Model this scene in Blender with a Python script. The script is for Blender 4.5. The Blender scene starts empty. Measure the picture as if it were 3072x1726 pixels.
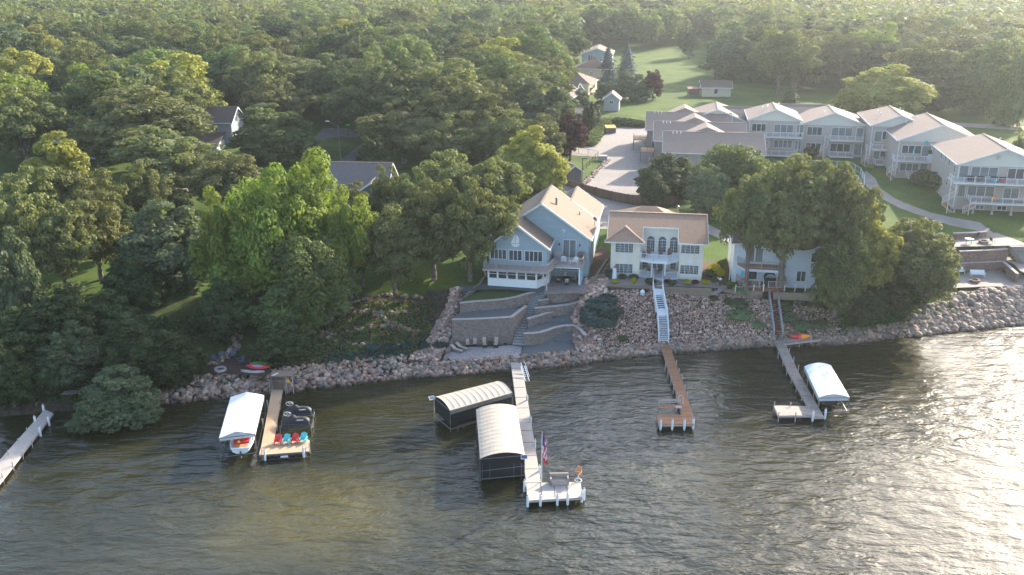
import bpy, math, random
import numpy as np
from mathutils import Vector, Matrix
from mathutils.geometry import delaunay_2d_cdt
rnd = random.Random(7)
R = math.radians
sc = bpy.context.scene
col = sc.collection
# ------------------------------------------------------------------ camera and survey helpers (photo point -> real point)
TILT, CAMZ, FPX = R(19.5), 52.0, 2850.0
CT, ST = math.cos(TILT), math.sin(TILT)
def W(px, py, z=0.0):
    u = (px-1536)/FPX; v = (863-py)/FPX
    t = (CAMZ-z)/(ST-v*CT)
    return Vector((t*u, t*(CT+v*ST), z))
def D(dx, dy, z=0.0): return W(dx*1.1925, dy*1.1925, z)
cd = bpy.data.cameras.new('camera'); cam = bpy.data.objects.new('camera', cd); col.objects.link(cam)
cam.location = (0, 0, CAMZ); cam.rotation_euler = (math.pi/2-TILT, 0, 0)
cd.sensor_width = 36; cd.lens = 36*FPX/3072; cd.clip_end = 6000; cd.clip_start = 1
sc.camera = cam
# ------------------------------------------------------------------ materials
def nn(nt, t, **k):
    n = nt.nodes.new(t)
    for a, b in k.items():
        if a in n.inputs.keys() if isinstance(a, str) else False: n.inputs[a].default_value = b
        else: setattr(n, a, b)
    return n
def newmat(name):
    m = bpy.data.materials.new(name); m.use_nodes = True
    nt = m.node_tree; b = nt.nodes['Principled BSDF']
    return m, nt, b
def c4(c, k=1.0): return (c[0]*k, c[1]*k, c[2]*k, 1)
def mat(name, c, rough=0.75, var=0.18, scale=3.0, bump=0.0, metal=0.0, c2=None, coords='Object', stretch=(1, 1, 1), spec=0.4, detail=6):
    m, nt, b = newmat(name)
    tc = nt.nodes.new('ShaderNodeTexCoord'); mp = nt.nodes.new('ShaderNodeMapping')
    mp.inputs['Scale'].default_value = stretch
    nt.links.new(tc.outputs[coords], mp.inputs[0])
    nz = nt.nodes.new('ShaderNodeTexNoise'); nz.inputs['Scale'].default_value = scale; nz.inputs['Detail'].default_value = detail; nz.inputs['Roughness'].default_value = 0.65
    nt.links.new(mp.outputs[0], nz.inputs[0])
    r = nt.nodes.new('ShaderNodeValToRGB'); r.color_ramp.elements[0].position = 0.3; r.color_ramp.elements[1].position = 0.7
    r.color_ramp.elements[0].color = c4(c, 1-var); r.color_ramp.elements[1].color = c4(c2) if c2 else c4(c, 1+var)
    nt.links.new(nz.outputs[0], r.inputs[0]); nt.links.new(r.outputs[0], b.inputs['Base Color'])
    b.inputs['Roughness'].default_value = rough; b.inputs['Metallic'].default_value = metal
    b.inputs['Specular IOR Level'].default_value = spec
    if bump:
        bp = nt.nodes.new('ShaderNodeBump'); bp.inputs['Strength'].default_value = bump; bp.inputs['Distance'].default_value = 0.05
        nt.links.new(nz.outputs[0], bp.inputs['Height']); nt.links.new(bp.outputs[0], b.inputs['Normal'])
    return m
def banded(name, c, axis='Z', pitch=0.2, dark=0.75, var=0.1, rough=0.7, width=0.12, bump=0.4, coords='Object'):
    """boards, clapboard or courses: thin darker lines every `pitch` metres along an axis"""
    m, nt, b = newmat(name)
    tc = nt.nodes.new('ShaderNodeTexCoord'); sp = nt.nodes.new('ShaderNodeSeparateXYZ'); nt.links.new(tc.outputs[coords], sp.inputs[0])
    d = nt.nodes.new('ShaderNodeMath'); d.operation = 'MULTIPLY'; d.inputs[1].default_value = 1/pitch
    nt.links.new(sp.outputs[axis], d.inputs[0])
    f = nt.nodes.new('ShaderNodeMath'); f.operation = 'FRACT'; nt.links.new(d.outputs[0], f.inputs[0])
    g = nt.nodes.new('ShaderNodeMath'); g.operation = 'GREATER_THAN'; g.inputs[1].default_value = width; nt.links.new(f.outputs[0], g.inputs[0])
    fl = nt.nodes.new('ShaderNodeMath'); fl.operation = 'FLOOR'; nt.links.new(d.outputs[0], fl.inputs[0])
    wn = nt.nodes.new('ShaderNodeTexWhiteNoise'); wn.noise_dimensions = '1D'; nt.links.new(fl.outputs[0], wn.inputs['W'])
    nz = nt.nodes.new('ShaderNodeTexNoise'); nz.inputs['Scale'].default_value = 1.5; nz.inputs['Detail'].default_value = 8; nt.links.new(tc.outputs[coords], nz.inputs[0])
    ad = nt.nodes.new('ShaderNodeMath'); ad.operation = 'ADD'; nt.links.new(wn.outputs[0], ad.inputs[0]); nt.links.new(nz.outputs[0], ad.inputs[1])
    r = nt.nodes.new('ShaderNodeMapRange'); r.inputs[1].default_value = 0.3; r.inputs[2].default_value = 1.7; r.inputs[3].default_value = 1-var; r.inputs[4].default_value = 1+var
    nt.links.new(ad.outputs[0], r.inputs[0])
    l = nt.nodes.new('ShaderNodeMapRange'); l.inputs[3].default_value = dark; l.inputs[4].default_value = 1; nt.links.new(g.outputs[0], l.inputs[0])
    mu = nt.nodes.new('ShaderNodeMath'); mu.operation = 'MULTIPLY'; nt.links.new(r.outputs[0], mu.inputs[0]); nt.links.new(l.outputs[0], mu.inputs[1])
    vm = nt.nodes.new('ShaderNodeVectorMath'); vm.operation = 'SCALE'; vm.inputs[0].default_value = c; nt.links.new(mu.outputs[0], vm.inputs['Scale'])
    nt.links.new(vm.outputs[0], b.inputs['Base Color']); b.inputs['Roughness'].default_value = rough; b.inputs['Specular IOR Level'].default_value = 0.3
    return m
def blockmat(name, c1, c2, mortar, bw=0.4, bh=0.2, ang=0.35, horizontal=False, scale=1.0):
    m, nt, b = newmat(name)
    tc = nt.nodes.new('ShaderNodeTexCoord'); sp = nt.nodes.new('ShaderNodeSeparateXYZ'); nt.links.new(tc.outputs['Object'], sp.inputs[0])
    cb = nt.nodes.new('ShaderNodeCombineXYZ')
    if horizontal: nt.links.new(sp.outputs['X'], cb.inputs[0]); nt.links.new(sp.outputs['Y'], cb.inputs[1])
    else:
        a = nt.nodes.new('ShaderNodeMath'); a.operation = 'MULTIPLY_ADD'; a.inputs[1].default_value = ang
        nt.links.new(sp.outputs['Y'], a.inputs[0]); nt.links.new(sp.outputs['X'], a.inputs[2])
        nt.links.new(a.outputs[0], cb.inputs[0]); nt.links.new(sp.outputs['Z'], cb.inputs[1])
    br = nt.nodes.new('ShaderNodeTexBrick'); br.inputs['Scale'].default_value = scale
    br.inputs['Brick Width'].default_value = bw; br.inputs['Row Height'].default_value = bh; br.inputs['Mortar Size'].default_value = 0.022
    br.inputs['Color1'].default_value = c4(c1); br.inputs['Color2'].default_value = c4(c2); br.inputs['Mortar'].default_value = c4(mortar)
    nt.links.new(cb.outputs[0], br.inputs[0])
    nz = nt.nodes.new('ShaderNodeTexNoise'); nz.inputs['Scale'].default_value = 4; nz.inputs['Detail'].default_value = 8; nt.links.new(tc.outputs['Object'], nz.inputs[0])
    mr = nt.nodes.new('ShaderNodeMapRange'); mr.inputs[1].default_value = 0.3; mr.inputs[2].default_value = 0.7; mr.inputs[3].default_value = 0.7; mr.inputs[4].default_value = 1.3; nt.links.new(nz.outputs[0], mr.inputs[0])
    vm = nt.nodes.new('ShaderNodeVectorMath'); vm.operation = 'SCALE'; nt.links.new(br.outputs[0], vm.inputs[0]); nt.links.new(mr.outputs[0], vm.inputs['Scale'])
    nt.links.new(vm.outputs[0], b.inputs['Base Color']); b.inputs['Roughness'].default_value = 0.85
    bp = nt.nodes.new('ShaderNodeBump'); bp.inputs['Strength'].default_value = 0.5; bp.inputs['Distance'].default_value = 0.03
    nt.links.new(br.outputs['Fac'], bp.inputs['Height']); bp.invert = True; nt.links.new(bp.outputs[0], b.inputs['Normal'])
    return m
def leafmat(name, c, transl=0.35, var=0.45, hue=0.028, rough=0.7, tcol=None):
    """leaves: colour varies leaf by leaf and tree by tree; some light passes through"""
    m, nt, b = newmat(name)
    g = nt.nodes.new('ShaderNodeNewGeometry'); oi = nt.nodes.new('ShaderNodeObjectInfo')
    a = nt.nodes.new('ShaderNodeMath'); a.operation = 'MULTIPLY_ADD'; a.inputs[1].default_value = var; a.inputs[2].default_value = 1-var/2
    nt.links.new(g.outputs['Random Per Island'], a.inputs[0])
    o = nt.nodes.new('ShaderNodeMath'); o.operation = 'MULTIPLY_ADD'; o.inputs[1].default_value = 0.35; o.inputs[2].default_value = 0.82
    nt.links.new(oi.outputs['Random'], o.inputs[0])
    mu = nt.nodes.new('ShaderNodeMath'); mu.operation = 'MULTIPLY'; nt.links.new(a.outputs[0], mu.inputs[0]); nt.links.new(o.outputs[0], mu.inputs[1])
    h = nt.nodes.new('ShaderNodeHueSaturation'); h.inputs['Color'].default_value = c4(c)
    hh = nt.nodes.new('ShaderNodeMath'); hh.operation = 'MULTIPLY_ADD'; hh.inputs[1].default_value = hue; hh.inputs[2].default_value = 0.5-hue/2
    nt.links.new(oi.outputs['Random'], hh.inputs[0]); nt.links.new(hh.outputs[0], h.inputs['Hue']); nt.links.new(mu.outputs[0], h.inputs['Value'])
    nt.links.new(h.outputs[0], b.inputs['Base Color']); b.inputs['Roughness'].default_value = rough; b.inputs['Specular IOR Level'].default_value = 0.12
    tr = nt.nodes.new('ShaderNodeBsdfTranslucent')
    vm = nt.nodes.new('ShaderNodeVectorMath'); vm.operation = 'MULTIPLY'; vm.inputs[1].default_value = tcol or (1.45, 1.5, 0.55)
    nt.links.new(h.outputs[0], vm.inputs[0]); nt.links.new(vm.outputs[0], tr.inputs[0])
    mx = nt.nodes.new('ShaderNodeMixShader'); mx.inputs[0].default_value = transl
    nt.links.new(b.outputs[0], mx.inputs[1]); nt.links.new(tr.outputs[0], mx.inputs[2])
    nt.links.new(mx.outputs[0], nt.nodes['Material Output'].inputs['Surface'])
    return m
def stonemat(name, ramp, rough=0.8):
    m, nt, b = newmat(name)
    g = nt.nodes.new('ShaderNodeNewGeometry'); r = nt.nodes.new('ShaderNodeValToRGB'); r.color_ramp.interpolation = 'CONSTANT'
    e = r.color_ramp.elements; e[0].color = c4(ramp[0]); e[1].position = 1/len(ramp); e[1].color = c4(ramp[1])
    for i, c in enumerate(ramp[2:]): q = e.new((i+2)/len(ramp)); q.color = c4(c)
    nt.links.new(g.outputs['Random Per Island'], r.inputs[0])
    tc = nt.nodes.new('ShaderNodeTexCoord'); nz = nt.nodes.new('ShaderNodeTexNoise'); nz.inputs['Scale'].default_value = 6; nz.inputs['Detail'].default_value = 6
    nt.links.new(tc.outputs['Object'], nz.inputs[0])
    mr = nt.nodes.new('ShaderNodeMapRange'); mr.inputs[3].default_value = 0.6; mr.inputs[4].default_value = 1.4; nt.links.new(nz.outputs[0], mr.inputs[0])
    vm = nt.nodes.new('ShaderNodeVectorMath'); vm.operation = 'SCALE'; nt.links.new(r.outputs[0], vm.inputs[0]); nt.links.new(mr.outputs[0], vm.inputs['Scale'])
    gp = nt.nodes.new('ShaderNodeSeparateXYZ'); nt.links.new(g.outputs['Position'], gp.inputs[0]); wet = nt.nodes.new('ShaderNodeMapRange'); wet.inputs[1].default_value = .12; wet.inputs[2].default_value = .42; wet.inputs[3].default_value = .3; wet.inputs[4].default_value = 1
    nt.links.new(gp.outputs['Z'], wet.inputs[0]); v2 = nt.nodes.new('ShaderNodeVectorMath'); v2.operation = 'SCALE'; nt.links.new(vm.outputs[0], v2.inputs[0]); nt.links.new(wet.outputs[0], v2.inputs['Scale'])
    nt.links.new(v2.outputs[0], b.inputs['Base Color']); b.inputs['Roughness'].default_value = rough; b.inputs['Specular IOR Level'].default_value = .25
    n9 = nt.nodes.new('ShaderNodeTexNoise'); n9.inputs['Scale'].default_value = 5; n9.inputs['Detail'].default_value = 8; nt.links.new(tc.outputs['Object'], n9.inputs[0]); bp = nt.nodes.new('ShaderNodeBump'); bp.inputs['Strength'].default_value = .9; bp.inputs['Distance'].default_value = .09; nt.links.new(n9.outputs[0], bp.inputs['Height']); nt.links.new(bp.outputs[0], b.inputs['Normal'])
    return m
M = {}
M['trim'] = mat('white_trim', (.62, .64, .66), .5, .06)
M['white'] = mat('white_paint', (.66, .69, .72), .45, .05)
M['glass'] = mat('window_glass', (.035, .05, .065), .08, .3, .6, spec=.8)
M['curtain'] = banded('curtained_glass', (.16, .19, .2), 'X', .22, .6, .2, .25)
M['blue'] = banded('blue_clapboard', (.29, .375, .425), 'Z', .2, .82, .05)
M['blue_v'] = banded('blue_batten', (.27, .42, .50), 'Y', .4, .7, .05)
M['blind'] = banded('window_with_blinds', (.15, .175, .19), 'Z', .28, .7, .25, .25)
M['slabs'] = blockmat('jointed_concrete', (.20, .178, .162), (.225, .20, .182), (.12, .105, .095), 4.5, 3.6, horizontal=True)
M['cream'] = banded('cream_siding', (.66, .62, .54), 'X', .6, .955, .04)
M['white_side'] = banded('white_clapboard', (.52, .58, .65), 'Z', .2, .85, .05)
M['taupe'] = banded('taupe_clapboard', (.37, .32, .295), 'Z', .2, .82, .05)
M['gable'] = banded('pale_gable_siding', (.54, .53, .49), 'Z', .2, .85, .04)
M['beige'] = banded('beige_clapboard', (.48, .42, .32), 'Z', .2, .85, .05)
M['grey_side'] = banded('grey_clapboard', (.30, .31, .34), 'Z', .2, .8, .06)
M['dark_side'] = banded('dark_clapboard', (.12, .12, .13), 'Z', .2, .8, .06)
M['roof_tan'] = mat('tan_shingles', (.145, .105, .078), .9, .35, 9, .3, c2=(.235, .178, .135), detail=10)
M['roof_brown'] = mat('brown_shingles', (.27, .165, .112), .9, .4, 9, .3, c2=(.41, .275, .195), detail=10)
M['roof_grey'] = mat('grey_shingles', (.13, .105, .10), .9, .3, 8, .3, c2=(.20, .17, .16), detail=10)
M['roof_pink'] = mat('greyish_pink_shingles', (.22, .162, .132), .9, .2, 7, .2, c2=(.305, .232, .195), detail=10)
M['roof_dark'] = mat('dark_brown_shingles', (.095, .07, .06), .9, .25, 8, .2, detail=10)
M['grey_wood'] = banded('weathered_grey_boards', (.34, .30, .29), 'X', .15, .7, .12)
M['deck'] = mat('deck_paint', (.38, .33, .32), .7, .15, 4)
M['red_deck'] = banded('red_brown_boards', (.22, .085, .05), 'X', .15, .7, .15)
M['brown_dock'] = banded('brown_dock_boards', (.30, .145, .075), 'Y', .18, .55, .25)
M['old_dock'] = banded('weathered_dock_boards', (.33, .27, .23), 'Y', .18, .6, .35)
M['tan_dock'] = banded('tan_composite_panels', (.44, .31, .20), 'Y', .16, .85, .08)
M['grey_dock'] = banded('pale_composite_planks', (.37, .335, .30), 'Y', .16, .8, .06)
M['metal'] = mat('aluminium', (.20, .205, .215), .35, .1, metal=.7)
M['dark_metal'] = mat('dark_metal', (.05, .05, .055), .5, .15, metal=.4)
M['bronze'] = mat('bronze_rail', (.10, .07, .055), .5, .1)
M['canvas_w'] = mat('white_canvas', (.74, .77, .82), .6, .06, 1.2, .3)
M['canvas_t'] = mat('tan_canvas', (.38, .335, .275), .6, .12, 1.0, .3)
M['curtain_d'] = banded('black_mesh_curtain', (.012, .015, .02), 'Z', .45, .7, .2, .5)
M['red'] = mat('red_plastic', (.58, .035, .04), .4, .08)
M['aqua'] = mat('aqua_plastic', (.08, .48, .53), .4, .08)
M['teal'] = mat('teal_fabric', (.03, .42, .48), .8, .1)
M['orange'] = mat('orange_plastic', (.8, .25, .03), .4, .1)
M['yellow'] = mat('yellow_plastic', (.75, .45, .03), .4, .1)
M['green'] = mat('green_plastic', (.1, .5, .1), .4, .1)
M['black'] = mat('black_cover', (.018, .02, .026), .6, .2, 2)
M['slate'] = mat('slate_blue_plastic', (.07, .10, .14), .5, .1)
M['bark'] = mat('bark', (.14, .115, .10), .95, .35, 2.5, .6, stretch=(3, 3, .6))
M['bark_pale'] = mat('pale_bark', (.30, .26, .23), .95, .3, 2.5, .6, stretch=(3, 3, .6))
M['concrete'] = mat('concrete', (.215, .19, .172), .85, .2, .35, .1, detail=9)
M['paving'] = blockmat('grey_pavers', (.25, .235, .24), (.36, .335, .33), (.17, .16, .165), .3, .2, horizontal=True)
M['paving_d'] = blockmat('dark_pavers', (.15, .13, .13), (.22, .19, .185), (.1, .09, .09), .3, .2, horizontal=True)
M['block'] = blockmat('taupe_wall_block', (.175, .14, .13), (.25, .205, .19), (.06, .05, .048))
M['block_red'] = blockmat('red_brown_wall_block', (.20, .115, .09), (.29, .18, .14), (.08, .055, .05))
M['cap'] = mat('wall_cap_stone', (.36, .325, .31), .9, .15, 3, .2)
M['slate_gravel'] = mat('slate_gravel', (.065, .08, .09), .95, .5, 14, .6, c2=(.14, .16, .175), detail=12)
M['pink_gravel'] = mat('pinkish_gravel', (.20, .165, .155), .95, .5, 10, .6, c2=(.42, .36, .34), detail=12)
M['mulch'] = mat('bark_mulch', (.055, .03, .024), .95, .5, 6, .5, c2=(.11, .06, .045), detail=12)
M['road'] = mat('asphalt', (.10, .085, .08), .9, .2, .6, .1, c2=(.15, .13, .12), detail=10)
M['timber'] = banded('landscape_timber', (.20, .155, .12), 'Z', .18, .5, .2)
M['fence_wood'] = banded('brown_fence_boards', (.16, .10, .08), 'X', .16, .55, .3)
M['stucco'] = mat('grey_beige_foundation', (.36, .33, .30), .9, .08, 2)
M['step_stone'] = mat('blue_grey_step_block', (.27, .285, .29), .9, .2, 3, .3)
M['rope'] = mat('white_rope', (.7, .68, .64), .8, .05)
M['cushion'] = mat('patterned_cushion', (.10, .09, .085), .9, .5, 7, c2=(.6, .57, .52), detail=1)
M['tan_sling'] = mat('tan_sling', (.36, .30, .26), .8, .1)
M['dockbox'] = mat('grey_brown_plastic', (.33, .27, .24), .6, .06)
M['wood'] = mat('orange_brown_wood', (.52, .22, .10), .6, .2, 3)
M['stucco_fire'] = M['block_red']
M['water_blue'] = mat('pool_water', (.05, .35, .5), .1, .1)
M['brown_pl'] = mat('brown_fabric', (.13, .09, .075), .8, .2)
M['flag_red'] = mat('flag_red', (.55, .03, .05), .8, .05); M['flag_blue'] = mat('flag_blue', (.02, .04, .2), .8, .05)
# leaves
L = {}
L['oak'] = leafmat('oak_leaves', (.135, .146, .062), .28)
L['maple'] = leafmat('maple_leaves', (.115, .152, .056), .30)
L['bright'] = leafmat('sunny_maple_leaves', (.165, .215, .050), .34)
L['lime'] = leafmat('yellow_green_leaves', (.25, .25, .065), .32)
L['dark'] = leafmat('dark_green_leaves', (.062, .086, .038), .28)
L['purple'] = leafmat('purple_leaves', (.055, .020, .022), .25, hue=.02, tcol=(1.8, .9, .6))
L['spruce'] = leafmat('blue_spruce_needles', (.085, .12, .115), .15, hue=.02, tcol=(1, 1, .9))
L['pine'] = leafmat('pine_needles', (.055, .075, .040), .2)
L['arbor'] = leafmat('arborvitae_foliage', (.035, .060, .022), .2)
L['willow'] = leafmat('willow_leaves', (.110, .140, .080), .28)
L['gold'] = leafmat('golden_shrub_leaves', (.36, .33, .02), .3)
L['bur'] = leafmat('burgundy_shrub_leaves', (.09, .02, .025), .2, hue=.02)
L['juniper'] = leafmat('juniper_needles', (.040, .075, .068), .15)
L['silver'] = leafmat('silvery_green_leaves', (.15, .22, .12), .25)
L['flower'] = leafmat('orange_flowers', (.75, .22, .02), .3)
L['grassy'] = leafmat('tall_grass_blades', (.06, .11, .03), .4)
# ------------------------------------------------------------------ mesh builder
class MB:
    def __init__(s, *mats): s.v = []; s.f = []; s.mi = []; s.mats = list(mats); s.c = 0; s.T = None
    def use(s, m):
        if m not in s.mats: s.mats.append(m)
        s.c = s.mats.index(m); return s
    def add(s, vs, fs):
        n = len(s.v)
        if s.T is not None: vs = [s.T @ Vector(v) for v in vs]
        s.v += [tuple(v) for v in vs]; s.f += [tuple(n+i for i in f) for f in fs]; s.mi += [s.c]*len(fs); return s
    def box(s, x0, y0, z0, x1, y1, z1):
        if x0 > x1: x0, x1 = x1, x0
        if y0 > y1: y0, y1 = y1, y0
        if z0 > z1: z0, z1 = z1, z0
        return s.add([(x0,y0,z0),(x1,y0,z0),(x1,y1,z0),(x0,y1,z0),(x0,y0,z1),(x1,y0,z1),(x1,y1,z1),(x0,y1,z1)],
                     [(3,2,1,0),(4,5,6,7),(0,1,5,4),(1,2,6,5),(2,3,7,6),(3,0,4,7)])
    def slab(s, pts, th):
        """polygon pts (any plane) given thickness th downwards"""
        n = len(pts); a = [Vector(p) for p in pts]
        nz = sum(((a[i].x-a[i-1].x)*(a[i].y+a[i-1].y)) for i in range(n))
        if nz > 0: a.reverse()
        b = [p-Vector((0,0,th)) for p in a]
        return s.add(a+b, [tuple(range(n)), tuple(range(2*n-1, n-1, -1))]+[(i, i+n, (i+1)%n+n, (i+1)%n) for i in range(n)])
    def prism(s, poly, z0, z1): return s.slab([(x, y, z1) for x, y in poly], z1-z0)
    def beam(s, p, q, w, h):
        p = Vector(p); q = Vector(q); d = (q-p).normalized()
        up = Vector((0,0,1)) if abs(d.z) < .95 else Vector((0,1,0))
        r = d.cross(up).normalized()*w/2; u = r.cross(d).normalized()*h/2
        vs = [p-r-u, p+r-u, p+r+u, p-r+u, q-r-u, q+r-u, q+r+u, q-r+u]
        return s.add(vs, [(0,1,2,3),(7,6,5,4),(0,4,5,1),(1,5,6,2),(2,6,7,3),(3,7,4,0)])
    def tube(s, p, q, r, n=8, r2=None):
        p = Vector(p); q = Vector(q); d = (q-p).normalized(); r2 = r if r2 is None else r2
        a = d.orthogonal().normalized(); b = d.cross(a)
        vs = [p+(a*math.cos(2*math.pi*i/n)+b*math.sin(2*math.pi*i/n))*r for i in range(n)]+[q+(a*math.cos(2*math.pi*i/n)+b*math.sin(2*math.pi*i/n))*r2 for i in range(n)]
        return s.add(vs, [(i, (i+1)%n, (i+1)%n+n, i+n) for i in range(n)]+[tuple(range(n-1, -1, -1)), tuple(range(n, 2*n))])
    def lathe(s, prof, cx=0, cy=0, n=12, cap=True):
        vs = []; fs = []
        for r, z in prof: vs += [(cx+r*math.cos(2*math.pi*i/n), cy+r*math.sin(2*math.pi*i/n), z) for i in range(n)]
        for k in range(len(prof)-1): fs += [(k*n+i, k*n+(i+1)%n, (k+1)*n+(i+1)%n, (k+1)*n+i) for i in range(n)]
        if cap: fs += [tuple(range(n-1, -1, -1)), tuple((len(prof)-1)*n+i for i in range(n))]
        return s.add(vs, fs)
    def path(s, pts, r, n=6):
        for a, b in zip(pts[:-1], pts[1:]): s.tube(a, b, r, n)
        return s
    def arc_shell(s, pts, th):
        """grid of points rows x cols -> thin curved sheet"""
        R_, C_ = len(pts), len(pts[0]); vs = [p for r in pts for p in r]; dn = [Vector(p)-Vector((0,0,th)) for p in vs]; N = len(vs); fs = []
        for i in range(R_-1):
            for j in range(C_-1):
                a, b, c, d = i*C_+j, i*C_+j+1, (i+1)*C_+j+1, (i+1)*C_+j
                fs += [(a, b, c, d), (d+N, c+N, b+N, a+N)]
        ed = [j for j in range(C_)]+[i*C_+C_-1 for i in range(1, R_)]+[(R_-1)*C_+j for j in range(C_-2, -1, -1)]+[i*C_ for i in range(R_-2, 0, -1)]
        for k in range(len(ed)): a, b = ed[k], ed[(k+1)%len(ed)]; fs.append((b, a, a+N, b+N))
        return s.add(vs+dn, fs)
    def build(s, name, parent=None, loc=None, rz=0, smooth=False):
        me = bpy.data.meshes.new(name); me.from_pydata(s.v, [], s.f)
        for m in s.mats: me.materials.append(m)
        me.polygons.foreach_set('material_index', s.mi)
        if smooth: me.polygons.foreach_set('use_smooth', [True]*len(s.f))
        me.update()
        o = bpy.data.objects.new(name, me); col.objects.link(o)
        if parent: o.parent = parent
        if loc is not None: o.location = loc
        o.rotation_euler = (0, 0, rz)
        return o
def tag(o, label=None, cat=None, group=None, kind=None):
    if label: o['label'] = label
    if cat: o['category'] = cat
    if group: o['group'] = group
    if kind: o['kind'] = kind
    return o
def thing(name, label, cat, loc=(0,0,0), rz=0, group=None):
    o = bpy.data.objects.new(name, None); col.objects.link(o); o.empty_display_size = .3
    o.location = loc; o.rotation_euler = (0, 0, rz); return tag(o, label, cat, group)
def mb(m): b = MB(m); return b
def dup(root, loc, rz=0, label=None, scale=None):
    """copy a thing with its parts and sub-parts"""
    c = root.copy(); col.objects.link(c); c.location = loc; c.rotation_euler = (0, 0, rz)
    if scale: c.scale = scale
    if label: c['label'] = label
    for ch in CH.get(root.name, []) or list(root.children):
        d = ch.copy(); col.objects.link(d); d.parent = c
        for g in list(ch.children):
            e = g.copy(); col.objects.link(e); e.parent = d
    return c
CH = {}
# ------------------------------------------------------------------ terrain
ST_X = [-140, -75, -60.7, -46, -36, -28, -19, -12, -6, 8, 12, 20, 33, 46, 60, 75, 95, 160]
ST_K = [
 [(92,0),(96,1),(104,3),(122,6),(150,7)],
 [(98,0),(101,1),(108,3),(125,6),(150,7)],
 [(101,0),(103.5,1),(110,3.2),(125,6),(150,7)],
 [(104,0),(107,1.3),(113,3),(126,6),(150,7)],
 [(106.3,0),(109.5,1.4),(114.5,1.7),(124,5),(134,6.6)],
 [(108,0),(111.5,1.5),(116,2.4),(125,5),(134,6.6)],
 [(110.8,0),(114.8,1.7),(119,2.6),(129,5.9),(140,6.8)],
 [(112.6,0),(114.6,1.0),(119.3,1.05),(127.0,3.9),(130,6.4)],
 [(113.4,0),(114.8,1.0),(119.6,1.0),(127.3,4.0),(129,6.3)],
 [(116.3,0),(117.4,1.0),(121.0,1.05),(127.6,4.3),(129.4,6.2)],
 [(117.7,0),(119.2,1.1),(124.5,3.7),(129.4,6.2),(132,6.45)],
 [(119.7,0),(121.3,1.1),(128.4,5.9),(129.3,6.4),(140,6.6)],
 [(122.3,0),(123.9,1.0),(128.8,5.3),(129.5,5.8),(140,6.6)],
 [(123.3,0),(125.5,1),(130,3.8),(134,5.8),(142,6.6)],
 [(127,0),(131,2.2),(134,3.3),(142,5),(152,6.9)],
 [(130.7,0),(136.9,3.3),(145.4,3.35),(150.3,6.6),(160,7.2)],
 [(134,0),(140.2,3.3),(148,3.35),(153,6.6),(163,7.2)],
 [(146,0),(152,3.3),(160,3.35),(165,6.6),(175,7.2)]]
def H(x, y):
    x = min(max(x, -139.9), 159.9)
    i = max(k for k in range(len(ST_X)-1) if ST_X[k] <= x); t = (x-ST_X[i])/(ST_X[i+1]-ST_X[i])
    K = [(a[0]*(1-t)+b[0]*t, a[1]*(1-t)+b[1]*t) for a, b in zip(ST_K[i], ST_K[i+1])]
    if y <= K[0][0]: return max(-3.0, (y-K[0][0])*.35)
    for (y0, z0), (y1, z1) in zip(K[:-1], K[1:]):
        if y <= y1: return z0+(z1-z0)*(y-y0)/(y1-y0)
    z1 = K[-1][1]; y1 = K[-1][0]
    return z1+(7.5-z1)*min(1, (y-y1)/(max(182, y1+15)-y1))
def shore(x):
    x = min(max(x, -139.9), 159.9)
    i = max(k for k in range(len(ST_X)-1) if ST_X[k] <= x); t = (x-ST_X[i])/(ST_X[i+1]-ST_X[i])
    return ST_K[i][0][0]*(1-t)+ST_K[i+1][0][0]*t
def frange(a, b, s): return [a+s*i for i in range(int((b-a)/s+.5))]
gx = [-900, -700, -500, -350, -250, -190]+frange(-150, -70, 5)+frange(-70, 100, 1.0)+frange(100, 160, 5)+[180, 220, 300, 400, 550, 750, 950]
gy = frange(70, 96, 3)+frange(96, 165, .75)+frange(165, 240, 5)+[250, 270, 300, 340, 400, 480, 600, 800, 1100, 1500]
b = MB()
for y in gy:
    for x in gx:
        k = .06*math.sin(x*1.3+y*.7)*math.sin(y*1.1-x*.4) if y > shore(x)+1 and y < 128 and x > -60 else 0
        b.v.append((x, y, H(x, y)+k))
nx = len(gx); b.f = [(j*nx+i, j*nx+i+1, (j+1)*nx+i+1, (j+1)*nx+i) for j in range(len(gy)-1) for i in range(nx-1)]; b.mi = [0]*len(b.f)
gm, nt, bs = newmat('ground_cover')
at = nt.nodes.new('ShaderNodeAttribute'); at.attribute_name = 'soil'
tc = nt.nodes.new('ShaderNodeTexCoord')
def noise(scale, det=8, w=tc, out='Object'):
    n = nt.nodes.new('ShaderNodeTexNoise'); n.inputs['Scale'].default_value = scale; n.inputs['Detail'].default_value = det; nt.links.new(w.outputs[out], n.inputs[0]); return n
def ramp(src, stops):
    r = nt.nodes.new('ShaderNodeValToRGB'); e = r.color_ramp.elements
    e[0].position, e[0].color = stops[0][0], c4(stops[0][1]); e[1].position, e[1].color = stops[1][0], c4(stops[1][1])
    for p, c in stops[2:]: q = e.new(p); q.color = c4(c)
    nt.links.new(src, r.inputs[0]); return r
g1 = ramp(noise(.12).outputs[0], [(.3, (.036, .078, .012)), (.7, (.085, .125, .018))])
g2 = ramp(noise(5).outputs[0], [(.3, (.6, .6, .6)), (.7, (1.3, 1.3, 1.3))])
gmul = nt.nodes.new('ShaderNodeMixRGB'); gmul.blend_type = 'MULTIPLY'; gmul.inputs[0].default_value = 1
nt.links.new(g1.outputs[0], gmul.inputs[1]); nt.links.new(g2.outputs[0], gmul.inputs[2])
sm = ramp(noise(1.6, 10).outputs[0], [(.35, (.035, .026, .020)), (.6, (.075, .055, .042)), (.75, (.05, .06, .025))])
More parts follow.
